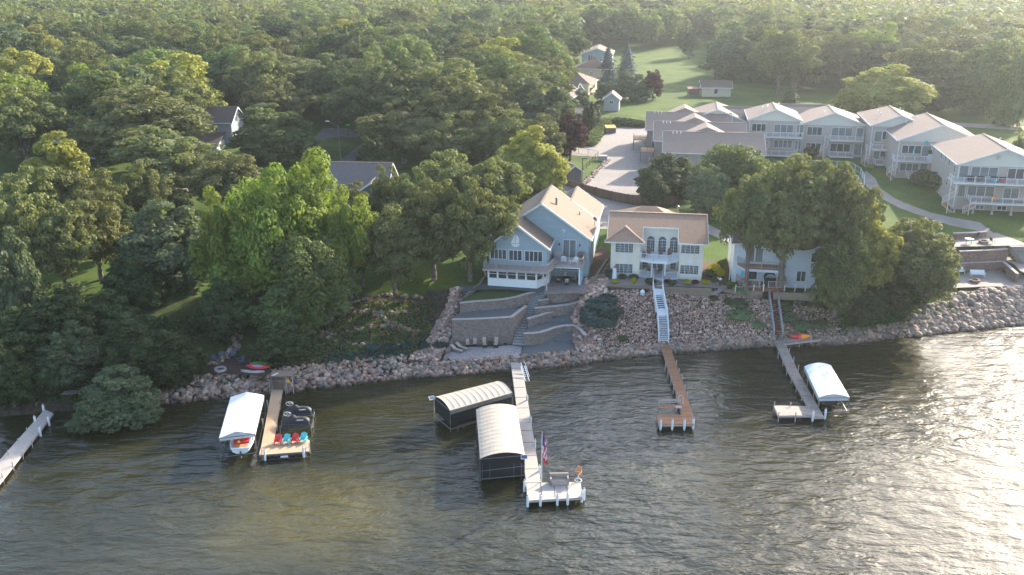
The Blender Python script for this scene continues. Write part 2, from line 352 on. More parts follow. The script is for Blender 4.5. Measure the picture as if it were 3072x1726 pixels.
mx = nt.nodes.new('ShaderNodeMixRGB'); nt.links.new(at.outputs['Fac'], mx.inputs[0]); nt.links.new(gmul.outputs[0], mx.inputs[1]); nt.links.new(sm.outputs[0], mx.inputs[2])
nt.links.new(mx.outputs[0], bs.inputs['Base Color']); bs.inputs['Roughness'].default_value = .95; bs.inputs['Specular IOR Level'].default_value = .15
bp = nt.nodes.new('ShaderNodeBump'); bp.inputs['Strength'].default_value = .6; bp.inputs['Distance'].default_value = .08; nt.links.new(noise(7, 6).outputs[0], bp.inputs['Height']); nt.links.new(bp.outputs[0], bs.inputs['Normal'])
b.mats = [gm]; ground = b.build('ground'); tag(ground, kind='structure')
def GR(px, py, lift=0.0):
    """the point of the ground seen at a photo point"""
    z = 8.0
    while z > -.2:
        p = W(px, py, z)
        if H(p.x, p.y) >= z: break
        z -= .1
    p.z += lift; return p
def soil(x, y):
    s = shore(x)
    if y < s+1.5: return 1
    if -13 < x < 9.6 and y < 129.5: return 1
    if -34 < x < -10 and y < 127.5+(x+34)*.05: return 1
    if 9 < x < 47 and y < 130.3: return 1
    if 47 <= x and y < s+12: return .85 if y < s+3 else .4
    if x <= -34: return .8 if y < s+8 else (.45 if y < s+22 else .1)
    return 0
a = ground.data.attributes.new('soil', 'FLOAT', 'POINT'); a.data.foreach_set('value', [soil(v[0], v[1]) for v in b.v])
def drape(poly, name, m, dz=.05, step=2.0, label=None, z=None, kind='structure', cat=None):
    """a sheet of paving or gravel laid on the ground inside an outline"""
    P = [Vector((p[0], p[1])) for p in poly]; n = len(P); dense = []
    for i in range(n):
        p, q = P[i], P[(i+1)%n]; k = max(1, int((q-p).length/step)); dense += [p+(q-p)*j/k for j in range(k)]
    def inside(x, y):
        r = False
        for i in range(n):
            x0, y0 = P[i]; x1, y1 = P[i-1]
            if (y0 > y) != (y1 > y) and x < (x1-x0)*(y-y0)/(y1-y0)+x0: r = not r
        return r
    xs = [p.x for p in P]; ys = [p.y for p in P]; inn = []
    for x in frange(min(xs)+step/2, max(xs), step):
        for y in frange(min(ys)+step/2, max(ys), step):
            if inside(x, y): inn.append(Vector((x, y)))
    N = len(dense)
    vs, es, fs, _, _, _ = delaunay_2d_cdt(dense+inn, [(i, (i+1)%N) for i in range(N)], [], 1, 1e-3)
    o = MB(m); o.v = [(v.x, v.y, (H(v.x, v.y) if z is None else z)+dz) for v in vs]
    o.f = [tuple(f) for f in fs if inside(*(sum((vs[i] for i in f), Vector((0, 0)))/len(f)))]; o.mi = [0]*len(o.f)
    r = o.build(name)
    if r.data.polygons and r.data.polygons[0].normal.z < 0: r.data.flip_normals()
    tag(r, label, cat, kind=kind); return r
# ------------------------------------------------------------------ water
wm, nt, bs = newmat('lake_water'); tc = nt.nodes.new('ShaderNodeTexCoord')
def vnoise(scale, det, stretch, rot, rough=.5, dist=0):
    mp = nt.nodes.new('ShaderNodeMapping'); mp.inputs['Scale'].default_value = stretch; mp.inputs['Rotation'].default_value = (0, 0, rot); nt.links.new(tc.outputs['Object'], mp.inputs[0])
    n = nt.nodes.new('ShaderNodeTexNoise'); n.inputs['Scale'].default_value = scale; n.inputs['Detail'].default_value = det; n.inputs['Roughness'].default_value = rough; n.inputs['Distortion'].default_value = dist
    nt.links.new(mp.outputs[0], n.inputs[0]); return n
sand = nt.nodes.new('ShaderNodeVectorMath'); sand.operation = 'DISTANCE'
mp = nt.nodes.new('ShaderNodeMapping'); sp_ = W(930, 1550); mp.inputs['Location'].default_value = (-sp_.x, -sp_.y*1.3, 0); mp.inputs['Scale'].default_value = (1, 1.3, 1); nt.links.new(tc.outputs['Object'], mp.inputs[0])
wn = vnoise(.16, 3, (1, 1, 1), 0); av = nt.nodes.new('ShaderNodeVectorMath'); av.operation = 'MULTIPLY_ADD'; av.inputs[1].default_value = (12, 12, 0); nt.links.new(wn.outputs['Color'], av.inputs[0]); nt.links.new(mp.outputs[0], av.inputs[2])
nt.links.new(av.outputs[0], sand.inputs[0]); sand.inputs[1].default_value = (6, 6, 0)
mr = nt.nodes.new('ShaderNodeMapRange'); mr.interpolation_type = 'SMOOTHSTEP'; mr.inputs[1].default_value = 2; mr.inputs[2].default_value = 16; mr.inputs[3].default_value = .7; mr.inputs[4].default_value = 0; nt.links.new(sand.outputs['Value'], mr.inputs[0])
base = ramp(vnoise(.05, 4, (1, 1, 1), 0).outputs[0], [(.35, (.015, .015, .005)), (.7, (.030, .028, .010))])
mxw = nt.nodes.new('ShaderNodeMixRGB'); nt.links.new(mr.outputs[0], mxw.inputs[0]); nt.links.new(base.outputs[0], mxw.inputs[1]); mxw.inputs[2].default_value = (.085, .072, .022, 1)
nt.links.new(mxw.outputs[0], bs.inputs['Base Color']); bs.inputs['Roughness'].default_value = .2; bs.inputs['IOR'].default_value = 1.5; bs.inputs['Specular IOR Level'].default_value = .5
n1 = vnoise(.72, 3, (.5, 1.35, 1), R(-14), .5, .5); n2 = vnoise(.33, 3, (.7, 1.3, 1), R(9), .5, .3); n3 = vnoise(3.4, 2, (.7, 1.2, 1), R(-30), .5)
calm = nt.nodes.new('ShaderNodeMapRange'); calm.inputs[1].default_value = .35; calm.inputs[2].default_value = .65; calm.inputs[3].default_value = .45; calm.inputs[4].default_value = 1.15; nt.links.new(vnoise(.035, 4, (.6, 1.5, 1), R(-20)).outputs[0], calm.inputs[0])
s1 = nt.nodes.new('ShaderNodeMath'); s1.operation = 'MULTIPLY_ADD'; s1.inputs[1].default_value = 1.6; nt.links.new(n2.outputs[0], s1.inputs[0]); nt.links.new(n1.outputs[0], s1.inputs[2])
s2 = nt.nodes.new('ShaderNodeMath'); s2.operation = 'MULTIPLY_ADD'; s2.inputs[1].default_value = .18; nt.links.new(n3.outputs[0], s2.inputs[0]); nt.links.new(s1.outputs[0], s2.inputs[2])
s3 = nt.nodes.new('ShaderNodeMath'); s3.operation = 'MULTIPLY'; nt.links.new(s2.outputs[0], s3.inputs[0]); nt.links.new(calm.outputs[0], s3.inputs[1])
bp = nt.nodes.new('ShaderNodeBump'); bp.inputs['Strength'].default_value = 1; bp.inputs['Distance'].default_value = .26; nt.links.new(s3.outputs[0], bp.inputs['Height']); nt.links.new(bp.outputs[0], bs.inputs['Normal'])
b = MB(wm); b.add([(-900, -400, 0), (950, -400, 0), (950, 175, 0), (-900, 175, 0)], [(0, 1, 2, 3)]); tag(b.build('water'), kind='structure')
# ------------------------------------------------------------------ stones
def ico(sub):
    import bmesh
    bm = bmesh.new(); bmesh.ops.create_icosphere(bm, subdivisions=sub, radius=1); v = np.array([x.co[:] for x in bm.verts]); f = np.array([[q.index for q in x.verts] for x in bm.faces]); bm.free(); return v, f
IV, IF = ico(2)
nrs = np.random.RandomState(5)
def rockshapes(n, sub=2, rough=.22):
    v, f = ico(sub); out = []
    for _ in range(n):
        k = nrs.randn(5, 3)*1.3; ph = nrs.rand(5)*6
        d = 1+rough*1.15*sum(np.sin(v@k[i]+ph[i]) for i in range(5))/2
        out.append(v*d[:, None]*np.array([1, .75+.3*nrs.rand(), .62+.25*nrs.rand()]))
    return out, f
def scatter_rocks(pts, name, m, sub=1, label=None):
    """pts: (x, y, z, size)"""
    shapes, f = rockshapes(8, sub); V = []; F = []; n = 0
    for i, (x, y, z, s) in enumerate(pts):
        a = nrs.rand()*6.28; c, sn = math.cos(a), math.sin(a); t = (nrs.rand()-.5)*.7
        v = shapes[i % 8]; Rm = np.array([[c, -sn, 0], [sn, c, 0], [0, 0, 1]])@np.array([[1, 0, 0], [0, math.cos(t), -math.sin(t)], [0, math.sin(t), math.cos(t)]])
        V.append((v*s)@Rm.T+np.array([x, y, z])); F.append(f+n); n += len(v)
    V = np.concatenate(V); F = np.concatenate(F)
    me = bpy.data.meshes.new(name); me.vertices.add(len(V)); me.vertices.foreach_set('co', V.ravel())
    me.loops.add(F.size); me.loops.foreach_set('vertex_index', F.ravel()); me.polygons.add(len(F))
    me.polygons.foreach_set('loop_start', np.arange(0, F.size, 3)); me.polygons.foreach_set('loop_total', np.full(len(F), 3)); me.polygons.foreach_set('use_smooth', np.ones(len(F), bool))
    me.materials.append(m); me.update(); me.validate(); o = bpy.data.objects.new(name, me); col.objects.link(o); tag(o, label, kind='stuff'); return o
PINK = stonemat('granite_mix', [(0.422,0.270,0.211),(0.308,0.205,0.167),(0.479,0.350,0.279),(0.228,0.140,0.113),(0.388,0.230,0.176),(0.570,0.450,0.369),(0.274,0.210,0.189),(0.182,0.120,0.104)])
GREY = stonemat('fieldstone_mix', [(0.228,0.165,0.135),(0.342,0.250,0.198),(0.148,0.120,0.104),(0.285,0.170,0.126),(0.388,0.300,0.239),(0.194,0.175,0.158),(0.114,0.080,0.063),(0.331,0.210,0.153)])
PALE = stonemat('pale_boulder_mix', [(0.308,0.230,0.180),(0.205,0.160,0.135),(0.388,0.300,0.239),(0.285,0.180,0.131),(0.160,0.130,0.117),(0.342,0.260,0.203)])
def frnd(a, b): return a+(b-a)*rnd.random()
pts = []
for _ in range(16000):
    x = frnd(9.5, 50); s = shore(x); top = 128.7 if x < 47 else 131
    y = frnd(s+.8, top-(.0 if x > 12 else 3.0*(12-x)))
    if x > 40 and rnd.random() < (x-40)/14: continue
    if 38 < x and y > 126 and rnd.random() < .5: continue
    sz = frnd(.06, .135) if rnd.random() < .9 else frnd(.14, .25)
    pts.append((x, y, H(x, y)+sz*.3, sz))
for _ in range(900):      # rubble strip beside the terraces
    t = rnd.random(); x = 8.6+frnd(0, 3.4)+(2.2 if t > .55 else 0)*math.sin((t-.5)*3); y = 118.5+t*13.5; sz = frnd(.18, .42); pts.append((x, y, H(x, y)+sz*.25+.1, sz))
for _ in range(1300):
    t = rnd.random(); x = -11.6+t*3.6+frnd(-1, 1)*(2.0-1.3*t); y = 115.0+t*14.2; sz = frnd(.16, .36); pts.append((x, y, H(x, y)+sz*.25, sz))
scatter_rocks(pts, 'riprap_gravel', PINK, 1, 'small pinkish granite riprap covering the bank below the cream house')
pts = []
for _ in range(6200):
    x = frnd(-46, 70); s = shore(x)
    if x < 9: dep = 4.2 if x < -14 else 2.2
    elif x < 48: dep = 1.6
    else: dep = 2.6
    u = rnd.random(); y = s-.5+u*dep; sz = frnd(.18, .40) if u < .5 else frnd(.13, .33)
    if x < -40 and u > .6: continue
    pts.append((x, y, max(H(x, y), -.25)+sz*.25, sz))
for k in range(420):      # curved dry-stone edges of the garden beds
    j = k % 5; t = rnd.random(); x = -33+t*20; y = [117.5, 119.8, 122, 124.4, 126.5][j]+1.2*math.sin(t*7+j*2)+t*1.3+frnd(-.25, .25)
    sz = frnd(.14, .34); pts.append((x, y, H(x, y)+sz*.3, sz))
for k in range(150):
    t = rnd.random(); x = -38.5+1.2*math.sin(t*5)+frnd(-.6, .6)+t*1.5; y = 112+t*14; sz = frnd(.15, .35); pts.append((x, y, H(x, y)+sz*.3, sz))
scatter_rocks(pts, 'shore_boulders', GREY, 2, 'rounded grey and reddish fieldstones lining the waterline')
pts = []
for _ in range(3000):
    x = frnd(58, 96); s = shore(x); u = rnd.random()
    y = s-.4+u*(6.9 if x > 66 else 3+(x-58)*.45); sz = frnd(.17, .46) if rnd.random() < .85 else frnd(.4, .6); pts.append((x, y, max(H(x, y), -.2)+sz*.2, sz))
scatter_rocks(pts, 'riprap_boulders', PALE, 2, 'large pale boulders below the condominium patio')
# ------------------------------------------------------------------ trees
def leafquads(P, Nn, size, rs):
    """one bent leaf-clump quad per point, roughly facing Nn"""
    n = len(P); a = rs.randn(n, 3); t = np.cross(Nn, a); t /= np.linalg.norm(t, axis=1)[:, None]+1e-9; b_ = np.cross(Nn, t)
    s = (size*(.6+.8*rs.rand(n)))[:, None]; l = s*(.8+.5*rs.rand(n)[:, None])
    V = np.stack([P-t*s*.5, P-b_*l*.5+Nn*s*.15, P+t*s*.5, P+b_*l*.5+Nn*s*.1], 1).reshape(-1, 3); return V
def mesh_np(name, V, F4, mats, F3=None, extra=None):
    me = bpy.data.meshes.new(name); F4 = np.asarray(F4)
    nq = len(F4); ex = extra or ([], [], [])
    base_n = len(V); V = np.concatenate([V, np.array(ex[0]).reshape(-1, 3)]) if len(ex[0]) else V
    idx = [F4.ravel()]; tot = [np.full(nq, F4.shape[1])]; mi = [np.zeros(nq, int)]
    if F3 is not None: idx.append(F3.ravel()); tot.append(np.full(len(F3), 3)); mi.append(np.zeros(len(F3), int))
    if len(ex[1]):
        q = np.array(ex[1])+base_n; idx.append(q.ravel()); tot.append(np.full(len(q), 4)); mi.append(np.ones(len(q), int))
    idx = np.concatenate(idx); tot = np.concatenate(tot); mi = np.concatenate(mi)
    me.vertices.add(len(V)); me.vertices.foreach_set('co', V.ravel()); me.loops.add(len(idx)); me.loops.foreach_set('vertex_index', idx)
    me.polygons.add(len(tot)); me.polygons.foreach_set('loop_start', np.concatenate([[0], np.cumsum(tot)[:-1]])); me.polygons.foreach_set('loop_total', tot); me.polygons.foreach_set('material_index', mi)
    for m in mats: me.materials.append(m)
    me.update(); return me
def limb(b, p, q, r0, r1, n=7, wob=.3, rs=None):
    p = Vector(p); q = Vector(q); pts = [p]
    for i in range(1, 4): pts.append(p.lerp(q, i/3)+(Vector((rs.uniform(-1,1), rs.uniform(-1,1), 0))*wob if i < 3 else Vector()))
    for i in range(3): b.tube(pts[i], pts[i+1], r0+(r1-r0)*i/3, n, r0+(r1-r0)*(i+1)/3)
def broadleaf(seed, Rr=6.5, zb=4.5, Ht=15, clumps=75, leaves=150, lsize=.42, csize=1.6, spread=1.0, flat=1.0, irregular=.2, spike=0, up=.75):
    """crown of many leaf clumps around sub-crowns, and a limbed trunk; both about the trunk base"""
    rs = np.random.RandomState(seed); pr = random.Random(seed)
    zc = (zb+Ht)/2; hz = (Ht-zb)/2
    subs = []
    ns = 7
    for i in range(ns):
        a = 2*math.pi*i/ns+pr.uniform(-.4, .4); rr = Rr*pr.uniform(.36, .54); subs.append((rr*math.cos(a), rr*math.sin(a), zc-hz*.25+hz*pr.uniform(-.3, .38), Rr*pr.uniform(.44, .62), hz*pr.uniform(.55, .74)))
    subs.append((0, 0, zc+hz*.35, Rr*.55, hz*.65)); subs.append((pr.uniform(-1,1)*Rr*.2, pr.uniform(-1,1)*Rr*.2, zc-.1*hz, Rr*.6, hz*.7))
    P = []; N = []
    cl = []
    for k in range(clumps):
        s = subs[k % len(subs)]; d = rs.randn(3); d /= np.linalg.norm(d); d[2] = abs(d[2])*.9-.25 if rs.rand() < up else d[2]
        d /= np.linalg.norm(d); j = 1+irregular*rs.randn()*.6
        c = np.array([s[0], s[1], s[2]])+d*np.array([s[3], s[3], s[4]])*j*.9
        cl.append((c, csize*(.6+.75*rs.rand()), d))
    for c, r_, d in cl:
        n = int(leaves*(r_/csize)**1.6); v = rs.randn(n, 3); v /= np.linalg.norm(v, axis=1)[:, None]
        v[:, 2] = np.where(rs.rand(n) < .6, np.abs(v[:, 2]), v[:, 2])
        rad = r_*(.55+.5*rs.rand(n)**.6)[:, None]
        sc3 = np.array([1, 1, .75*flat+spike*.6]); p = c+v*rad*sc3
        m_ = v+rs.randn(n, 3)*.55+np.array([0, 0, .25]); m_ /= np.linalg.norm(m_, axis=1)[:, None]
        P.append(p); N.append(m_)
    P = np.concatenate(P); N = np.concatenate(N); P[:, :2] *= spread
    V = leafquads(P, N, np.full(len(P), lsize), rs); F = np.arange(len(V)).reshape(-1, 4)
    # inner leafy mass that fills each sub-crown
    EV = []; EF = []; n0 = len(V)
    for s in subs:
        k = 1+.12*np.sin(IV@(rs.randn(3)*3)+1)+.08*rs.randn(len(IV)); v = IV*k[:, None]*np.array([s[3]*.5*spread, s[3]*.5*spread, s[4]*.46])+np.array([s[0]*spread, s[1]*spread, s[2]])
        EV.append(v); EF.append(IF+n0); n0 += len(v)
    V = np.concatenate([V]+EV); F3 = np.concatenate(EF)
    tb = MB(M['bark']); r0 = .028*Ht+.05
    limb(tb, (0, 0, -.6), (0, 0, zb*.9), r0*1.15, r0*.8, 9, .12, pr)
    for i in range(6):
        s = subs[i]; limb(tb, (0, 0, zb*.75+i*.15), (s[0]*.8*spread, s[1]*.8*spread, s[2]), r0*.5, r0*.15, 6, .4, pr)
    limb(tb, (0, 0, zb*.85), (0, 0, zc+hz*.4), r0*.75, r0*.2, 7, .3, pr)
    return V, F, F3, tb
def conifer(seed, Rr=3, zb=.6, Ht=13, layers=17, lsize=.4, power=1.0, dens=150, lean=.35):
    rs = np.random.RandomState(seed); P = []; N = []
    for k in range(layers):
        t = k/(layers-1); z = zb+(Ht-zb)*t; r_ = Rr*(1-t)**power*(1+.12*rs.randn())+.12
        nb = max(4, int(11*(1-t)+4))
        for j in range(nb):
            a = 2*math.pi*(j+rs.rand()*.7)/nb+k; L_ = r_*(.75+.4*rs.rand()); n = max(5, int(dens*(1-t*.7)/nb*1.4))
            u = rs.rand(n)**.6; w_ = (rs.rand(n)-.5)*.55*(1.15-u)*L_**.6*1.3
            ca, sa = math.cos(a), math.sin(a)
            p = np.stack([u*L_*ca-w_*sa, u*L_*sa+w_*ca, z-lean*u*L_*.6+rs.randn(n)*.09], 1)
            m_ = np.stack([ca*.5+rs.randn(n)*.45, sa*.5+rs.randn(n)*.45, np.full(n, .8)], 1); m_ /= np.linalg.norm(m_, axis=1)[:, None]
            P.append(p); N.append(m_)
    P = np.concatenate(P); N = np.concatenate(N); V = leafquads(P, N, np.full(len(P), lsize), rs); F = np.arange(len(V)).reshape(-1, 4)
    k = 14; n0 = len(V); ring = []; zz = [zb, zb+(Ht-zb)*.35, zb+(Ht-zb)*.7, Ht*.97]; rr = [Rr*.62, Rr*.65*.65, Rr*.25, .03]
    v = np.array([[rr[i]*math.cos(2*math.pi*j/k), rr[i]*math.sin(2*math.pi*j/k), zz[i]] for i in range(4) for j in range(k)])
    f = []
    for i in range(3):
        for j in range(k): a0, a1 = i*k+j, i*k+(j+1)%k; f += [(a0, a1, a1+k), (a0, a1+k, a0+k)]
    V = np.concatenate([V, v]); F3 = np.array(f)+n0
    tb = MB(M['bark']); tb.tube((0, 0, -.5), (0, 0, Ht*.9), .03*Ht*.5+.05, 8, .03); return V, F, F3, tb
def shrubgeo(seed, r=1.0, h=1.0, n=500, lsize=.16, lumps=9):
    rs = np.random.RandomState(seed); P = []; N = []
    for k in range(lumps):
        a = rs.rand()*6.28; q = rs.rand()**.5*r*.6; c = np.array([q*math.cos(a), q*math.sin(a), h*(.35+.25*rs.rand())]) if lumps > 1 else np.array([0, 0, h*.5])
        rr = r*(.45+.2*rs.rand()) if lumps > 1 else r; v = rs.randn(n//lumps, 3); v /= np.linalg.norm(v, axis=1)[:, None]; v[:, 2] = np.where(rs.rand(len(v)) < .7, np.abs(v[:, 2]), v[:, 2])
        hh = h*.55 if lumps > 1 else h*.5
        P.append(c+v*np.array([rr, rr, hh])*(.85+.2*rs.rand(len(v)))[:, None]); m_ = v+rs.randn(len(v), 3)*.4; N.append(m_/np.linalg.norm(m_, axis=1)[:, None])
    P = np.concatenate(P); P[:, 2] = np.maximum(P[:, 2], .03); N = np.concatenate(N); V = leafquads(P, N, np.full(len(P), lsize), rs); F = np.arange(len(V)).reshape(-1, 4)
    v = IV*np.array([r*.72, r*.72, h*.42])+np.array([0, 0, h*.44]); F3 = IF+len(V); return np.concatenate([V, v]), F, F3
TV = {}     # tree variants: (crown mesh, trunk mesh, crown radius, height)
def variant(key, geo, leaf, Rr, Ht, bark='bark'):
    V, F, F3, tb = geo; me = mesh_np(key+'_crown', V, F, [L[leaf]], F3)
    tb.mats = [M[bark]]; t = bpy.data.meshes.new(key+'_trunk'); t.from_pydata(tb.v, [], tb.f); t.materials.append(M[bark]); t.polygons.foreach_set('use_smooth', [True]*len(tb.f)); t.update()
    TV.setdefault(key.split('_')[0], []).append((me, t, Rr, Ht))
G_oak = [broadleaf(s, 6.8, 2.6, 15, 200, 112, .41, 1.15, irregular=.34) for s in (1, 2, 3, 4)]
G_map = [broadleaf(s, 5.6, 1.8, 15, 120, 150, .40, 1.35, irregular=.34, spike=.5) for s in (11, 12, 13)]
G_high = [broadleaf(s, 6.8, 5.6, 15, 200, 112, .41, 1.15, irregular=.36) for s in (51, 52)]
G_bush = [broadleaf(s, 5.6, .3, 15, 230, 110, .42, 1.1, irregular=.22, up=.3) for s in (41, 42, 43)]
G_lobe = [broadleaf(s, 5.6, 1.6, 15, 75, 225, .38, 1.6, irregular=.55, spike=.4, up=.65) for s in (61, 62, 63, 64)]
G_ash = [broadleaf(s, 5.0, 2.0, 15, 190, 100, .40, .9, irregular=.13) for s in (21, 22)]
for i, g in enumerate(G_oak): variant('oak_%d' % i, g, 'oak', 6.8, 15.6)
for i, g in enumerate(G_map): variant('maple_%d' % i, g, 'maple', 5.8, 15.8)
for i, g in enumerate(G_lobe): variant('bright_%d' % i, g, 'bright', 5.8, 15.8)
for i, g in enumerate(G_bush): variant('lime_%d' % i, g, 'lime', 5.4, 15.5)
for i, g in enumerate(G_ash+G_oak[2:]): variant('dark_%d' % i, g, 'dark', 5.8, 15.5)
for i, g in enumerate(G_ash): variant('purple_%d' % i, g, 'purple', 5.2, 15.4)
for i, g in enumerate(G_high): variant('oakhigh_%d' % i, g, 'oak', 6.8, 15.6)
for i, g in enumerate(G_bush): variant('willow_%d' % i, g, 'willow', 5.6, 15.5)
for i, g in enumerate(G_bush): variant('roundmaple_%d' % i, g, 'maple', 5.6, 15.5)
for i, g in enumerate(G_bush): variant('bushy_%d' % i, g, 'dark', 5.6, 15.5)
for i, s in enumerate((31, 32)): variant('spruce_%d' % i, conifer(s, 3.4, .5, 13, 19, .42, .9, 190), 'spruce', 3.4, 13)
variant('pine_0', conifer(35, 4.2, 2.5, 16, 15, .5, .75, 170, .1), 'pine', 4.2, 16)
variant('fir_0', conifer(36, 3.2, .5, 13, 18, .42, .9, 190), 'dark', 3.2, 13)
variant('arbor_0', conifer(37, 1.15, .1, 7, 24, .28, .45, 110, -.6), 'arbor', 1.1, 7)
def plant_tree(kind, x, y, r, h, label, group, name=None, cat='tree', lean=0, nparts=True, z=None, vi=None):
    vs = TV[kind]; me, t, Rr, Ht = vs[rnd.randrange(len(vs)) if vi is None else vi % len(vs)]
    nm = name or {'oak': 'oak_tree', 'oakhigh': 'oak_tree', 'roundmaple': 'maple_tree', 'maple': 'maple_tree', 'bright': 'maple_tree', 'spruce': 'spruce_tree', 'fir': 'fir_tree', 'pine': 'pine_tree', 'arbor': 'arborvitae', 'willow': 'willow_tree'}.get(kind, 'broadleaf_tree')
    e = thing(nm, label, cat, (x, y, H(x, y) if z is None else z), rnd.uniform(0, 6.28), group); e.scale = (r/Rr, r/Rr, h/Ht)
    if lean: e.rotation_euler = (0, lean, 0)
    c = bpy.data.objects.new('crown', me); col.objects.link(c); c.parent = e
    if nparts: q = bpy.data.objects.new('trunk', t); col.objects.link(q); q.parent = e
    return e
SM = {}
def shrub(x, y, r, h, leaf, label, group=None, name='shrub', cat='shrub', z=None, lumps=9, ls=.16, kind=None):
    k = (leaf, lumps, round(ls, 2), rnd.randrange(2))
    if k not in SM: V, F, F3 = shrubgeo(len(SM)*7+3, 1, 1, 620, ls, lumps); SM[k] = mesh_np(leaf+'_shrub', V, F, [L[leaf]], F3)
    o = bpy.data.objects.new(name, SM[k]); col.objects.link(o); o.location = (x, y, (H(x, y) if z is None else z)-.03); o.rotation_euler = (0, 0, rnd.uniform(0, 6.28)); o.scale = (r, r, h)
    return tag(o, label, cat, group, kind)
# ------------------------------------------------------------------ buildings
class Frame:
    """a building's own axes: origin O, turned by rz; finds where a photographed point lies on one of its vertical planes"""
    def __init__(s, O, deg): s.O = Vector(O); s.rz = R(deg); s.ux = Vector((math.cos(s.rz), math.sin(s.rz), 0)); s.uy = Vector((-math.sin(s.rz), math.cos(s.rz), 0))
    def hit(s, px, py, ly=0.0):
        u = (px-1536)/FPX; v = (863-py)/FPX; d = Vector((u, CT+v*ST, -ST+v*CT)); c = Vector((0, 0, CAMZ))
        t = (s.O+s.uy*ly-c).dot(s.uy)/d.dot(s.uy); p = c+d*t-s.O; return p.dot(s.ux), p.z
    def hitx(s, px, py, lx=0.0):
        u = (px-1536)/FPX; v = (863-py)/FPX; d = Vector((u, CT+v*ST, -ST+v*CT)); c = Vector((0, 0, CAMZ))
        t = (s.O+s.ux*lx-c).dot(s.ux)/d.dot(s.ux); p = c+d*t-s.O; return p.dot(s.uy), p.z
    def flat(s, px, py, z):
        p = W(px, py, s.O.z+z)-s.O; return p.dot(s.ux), p.dot(s.uy)
    def world(s, lx, ly, z=0): return s.O+s.ux*lx+s.uy*ly+Vector((0, 0, z))
def Z1(x, y): return 1400+x/3.215, 520+y/3.215
def Z3(x, y): return 1900+x/4.257, 240+y/4.257
def Z4(x, y): return 2450+x/4.02, 280+y/4.02
def ZB(x, y): return 1440+x/7.235, 680+y/7.235      # close view of the blue house
def ZC(x, y): return 1800+x/7.576, 700+y/7.576      # cream house
def ZU(x, y): return 2230+x/6.44, 340+y/6.44        # condominium, middle units
def ZV(x, y): return 2600+x/8.04, 380+y/8.04
def ZW(x, y): return 2750+x/7.236, 480+y/7.236
def window(par, x0, z0, x1, z1, at, n=1, face='y-', rows=1, fr='trim', gl='glass', name='window', f=.08, arch=False, grid=0, label=None):
    if x0 > x1: x0, x1 = x1, x0
    if z0 > z1: z0, z1 = z1, z0
    def bx(b, u0, w0, u1, w1, o0, o1):
        if face == 'y-': b.box(u0, at-o1, w0, u1, at-o0, w1)
        elif face == 'y+': b.box(u0, at+o0, w0, u1, at+o1, w1)
        elif face == 'x+': b.box(at+o0, u0, w0, at+o1, u1, w1)
        else: b.box(at-o1, u0, w0, at-o0, u1, w1)
    b = MB(M[fr])
    bx(b, x0-f, z1, x1+f, z1+f, .004, .07); bx(b, x0-f, z0-f, x1+f, z0, .004, .08); bx(b, x0-f, z0, x0, z1, .004, .07); bx(b, x1, z0, x1+f, z1, .004, .07)
    for i in range(1, n): u = x0+(x1-x0)*i/n; bx(b, u-f*.55, z0, u+f*.55, z1, .004, .065)
    for i in range(1, rows): w = z0+(z1-z0)*i/rows; bx(b, x0, w-f*.3, x1, w+f*.3, .004, .05)
    if grid:
        k = n*grid
        for i in range(1, k):
            if i % grid: u = x0+(x1-x0)*i/k; bx(b, u-.014, z0, u+.014, z1, .022, .034)
        for i in range(1, 4): w = z0+(z1-z0)*i/4; bx(b, x0, w-.014, x1, w+.014, .022, .034)
    if arch:
        r = (x1-x0)/2; cx = (x0+x1)/2; zz = z1+f; k = 10
        arc = [(cx+(r+f)*math.cos(math.pi*i/k), zz+(r+f)*math.sin(math.pi*i/k)) for i in range(k+1)]; inn = [(cx+r*math.cos(math.pi*i/k), zz+r*math.sin(math.pi*i/k)) for i in range(k+1)]
        for i in range(k):
            a, c, d, e = arc[i], arc[i+1], inn[i+1], inn[i]; q = [(p[0], at-.07, p[1]) for p in (a, c, d, e)]+[(p[0], at-.004, p[1]) for p in (a, c, d, e)]
            b.add(q, [(0,1,2,3),(7,6,5,4),(0,4,5,1),(1,5,6,2),(2,6,7,3),(3,7,4,0)])
        for i in (2, 5, 8): b.beam((cx, at-.04, zz), (cx+r*math.cos(math.pi*i/10), at-.04, zz+r*math.sin(math.pi*i/10)), .03, .03)
    w = b.build(name, par)
    if gl == 'glass' and par.name.startswith('condo') and rnd.random() < .6: gl = 'blind'
    g = MB(M[gl]); bx(g, x0, z0, x1, z1, .004, .02)
    if arch: g.add([(cx, at-.02, zz)]+[(p[0], at-.02, p[1]) for p in inn], [(0, i+1, i+2) for i in range(k)])
    g.build('pane', w)
    if label: w['label'] = label
    return w
def winpx(par, F, ly, a, b_, n=1, **k):
    x0, z1 = F.hit(*a, ly); x1, z0 = F.hit(*b_, ly); return window(par, x0, z0, x1, z1, ly, n, **k)
def railing(par, pts, z, m='trim', h=1.0, sp=.16, name='railing', post=2.0, bw=.035, glass=False):
    b = MB(M[m])
    for (x0, y0), (x1, y1) in zip(pts[:-1], pts[1:]):
        L_ = math.hypot(x1-x0, y1-y0); k = max(1, round(L_/post))
        b.beam((x0, y0, z+h), (x1, y1, z+h), .09, .05); b.beam((x0, y0, z+.1), (x1, y1, z+.1), .05, .05)
        for i in range(k+1): t = i/k; b.box(x0+(x1-x0)*t-.05, y0+(y1-y0)*t-.05, z, x0+(x1-x0)*t+.05, y0+(y1-y0)*t+.05, z+h+.06)
        q = max(1, int(L_/sp))
        for i in range(1, q): t = i/q; x = x0+(x1-x0)*t; y = y0+(y1-y0)*t; b.box(x-bw/2, y-bw/2, z+.1, x+bw/2, y+bw/2, z+h)
    return b.build(name, par)
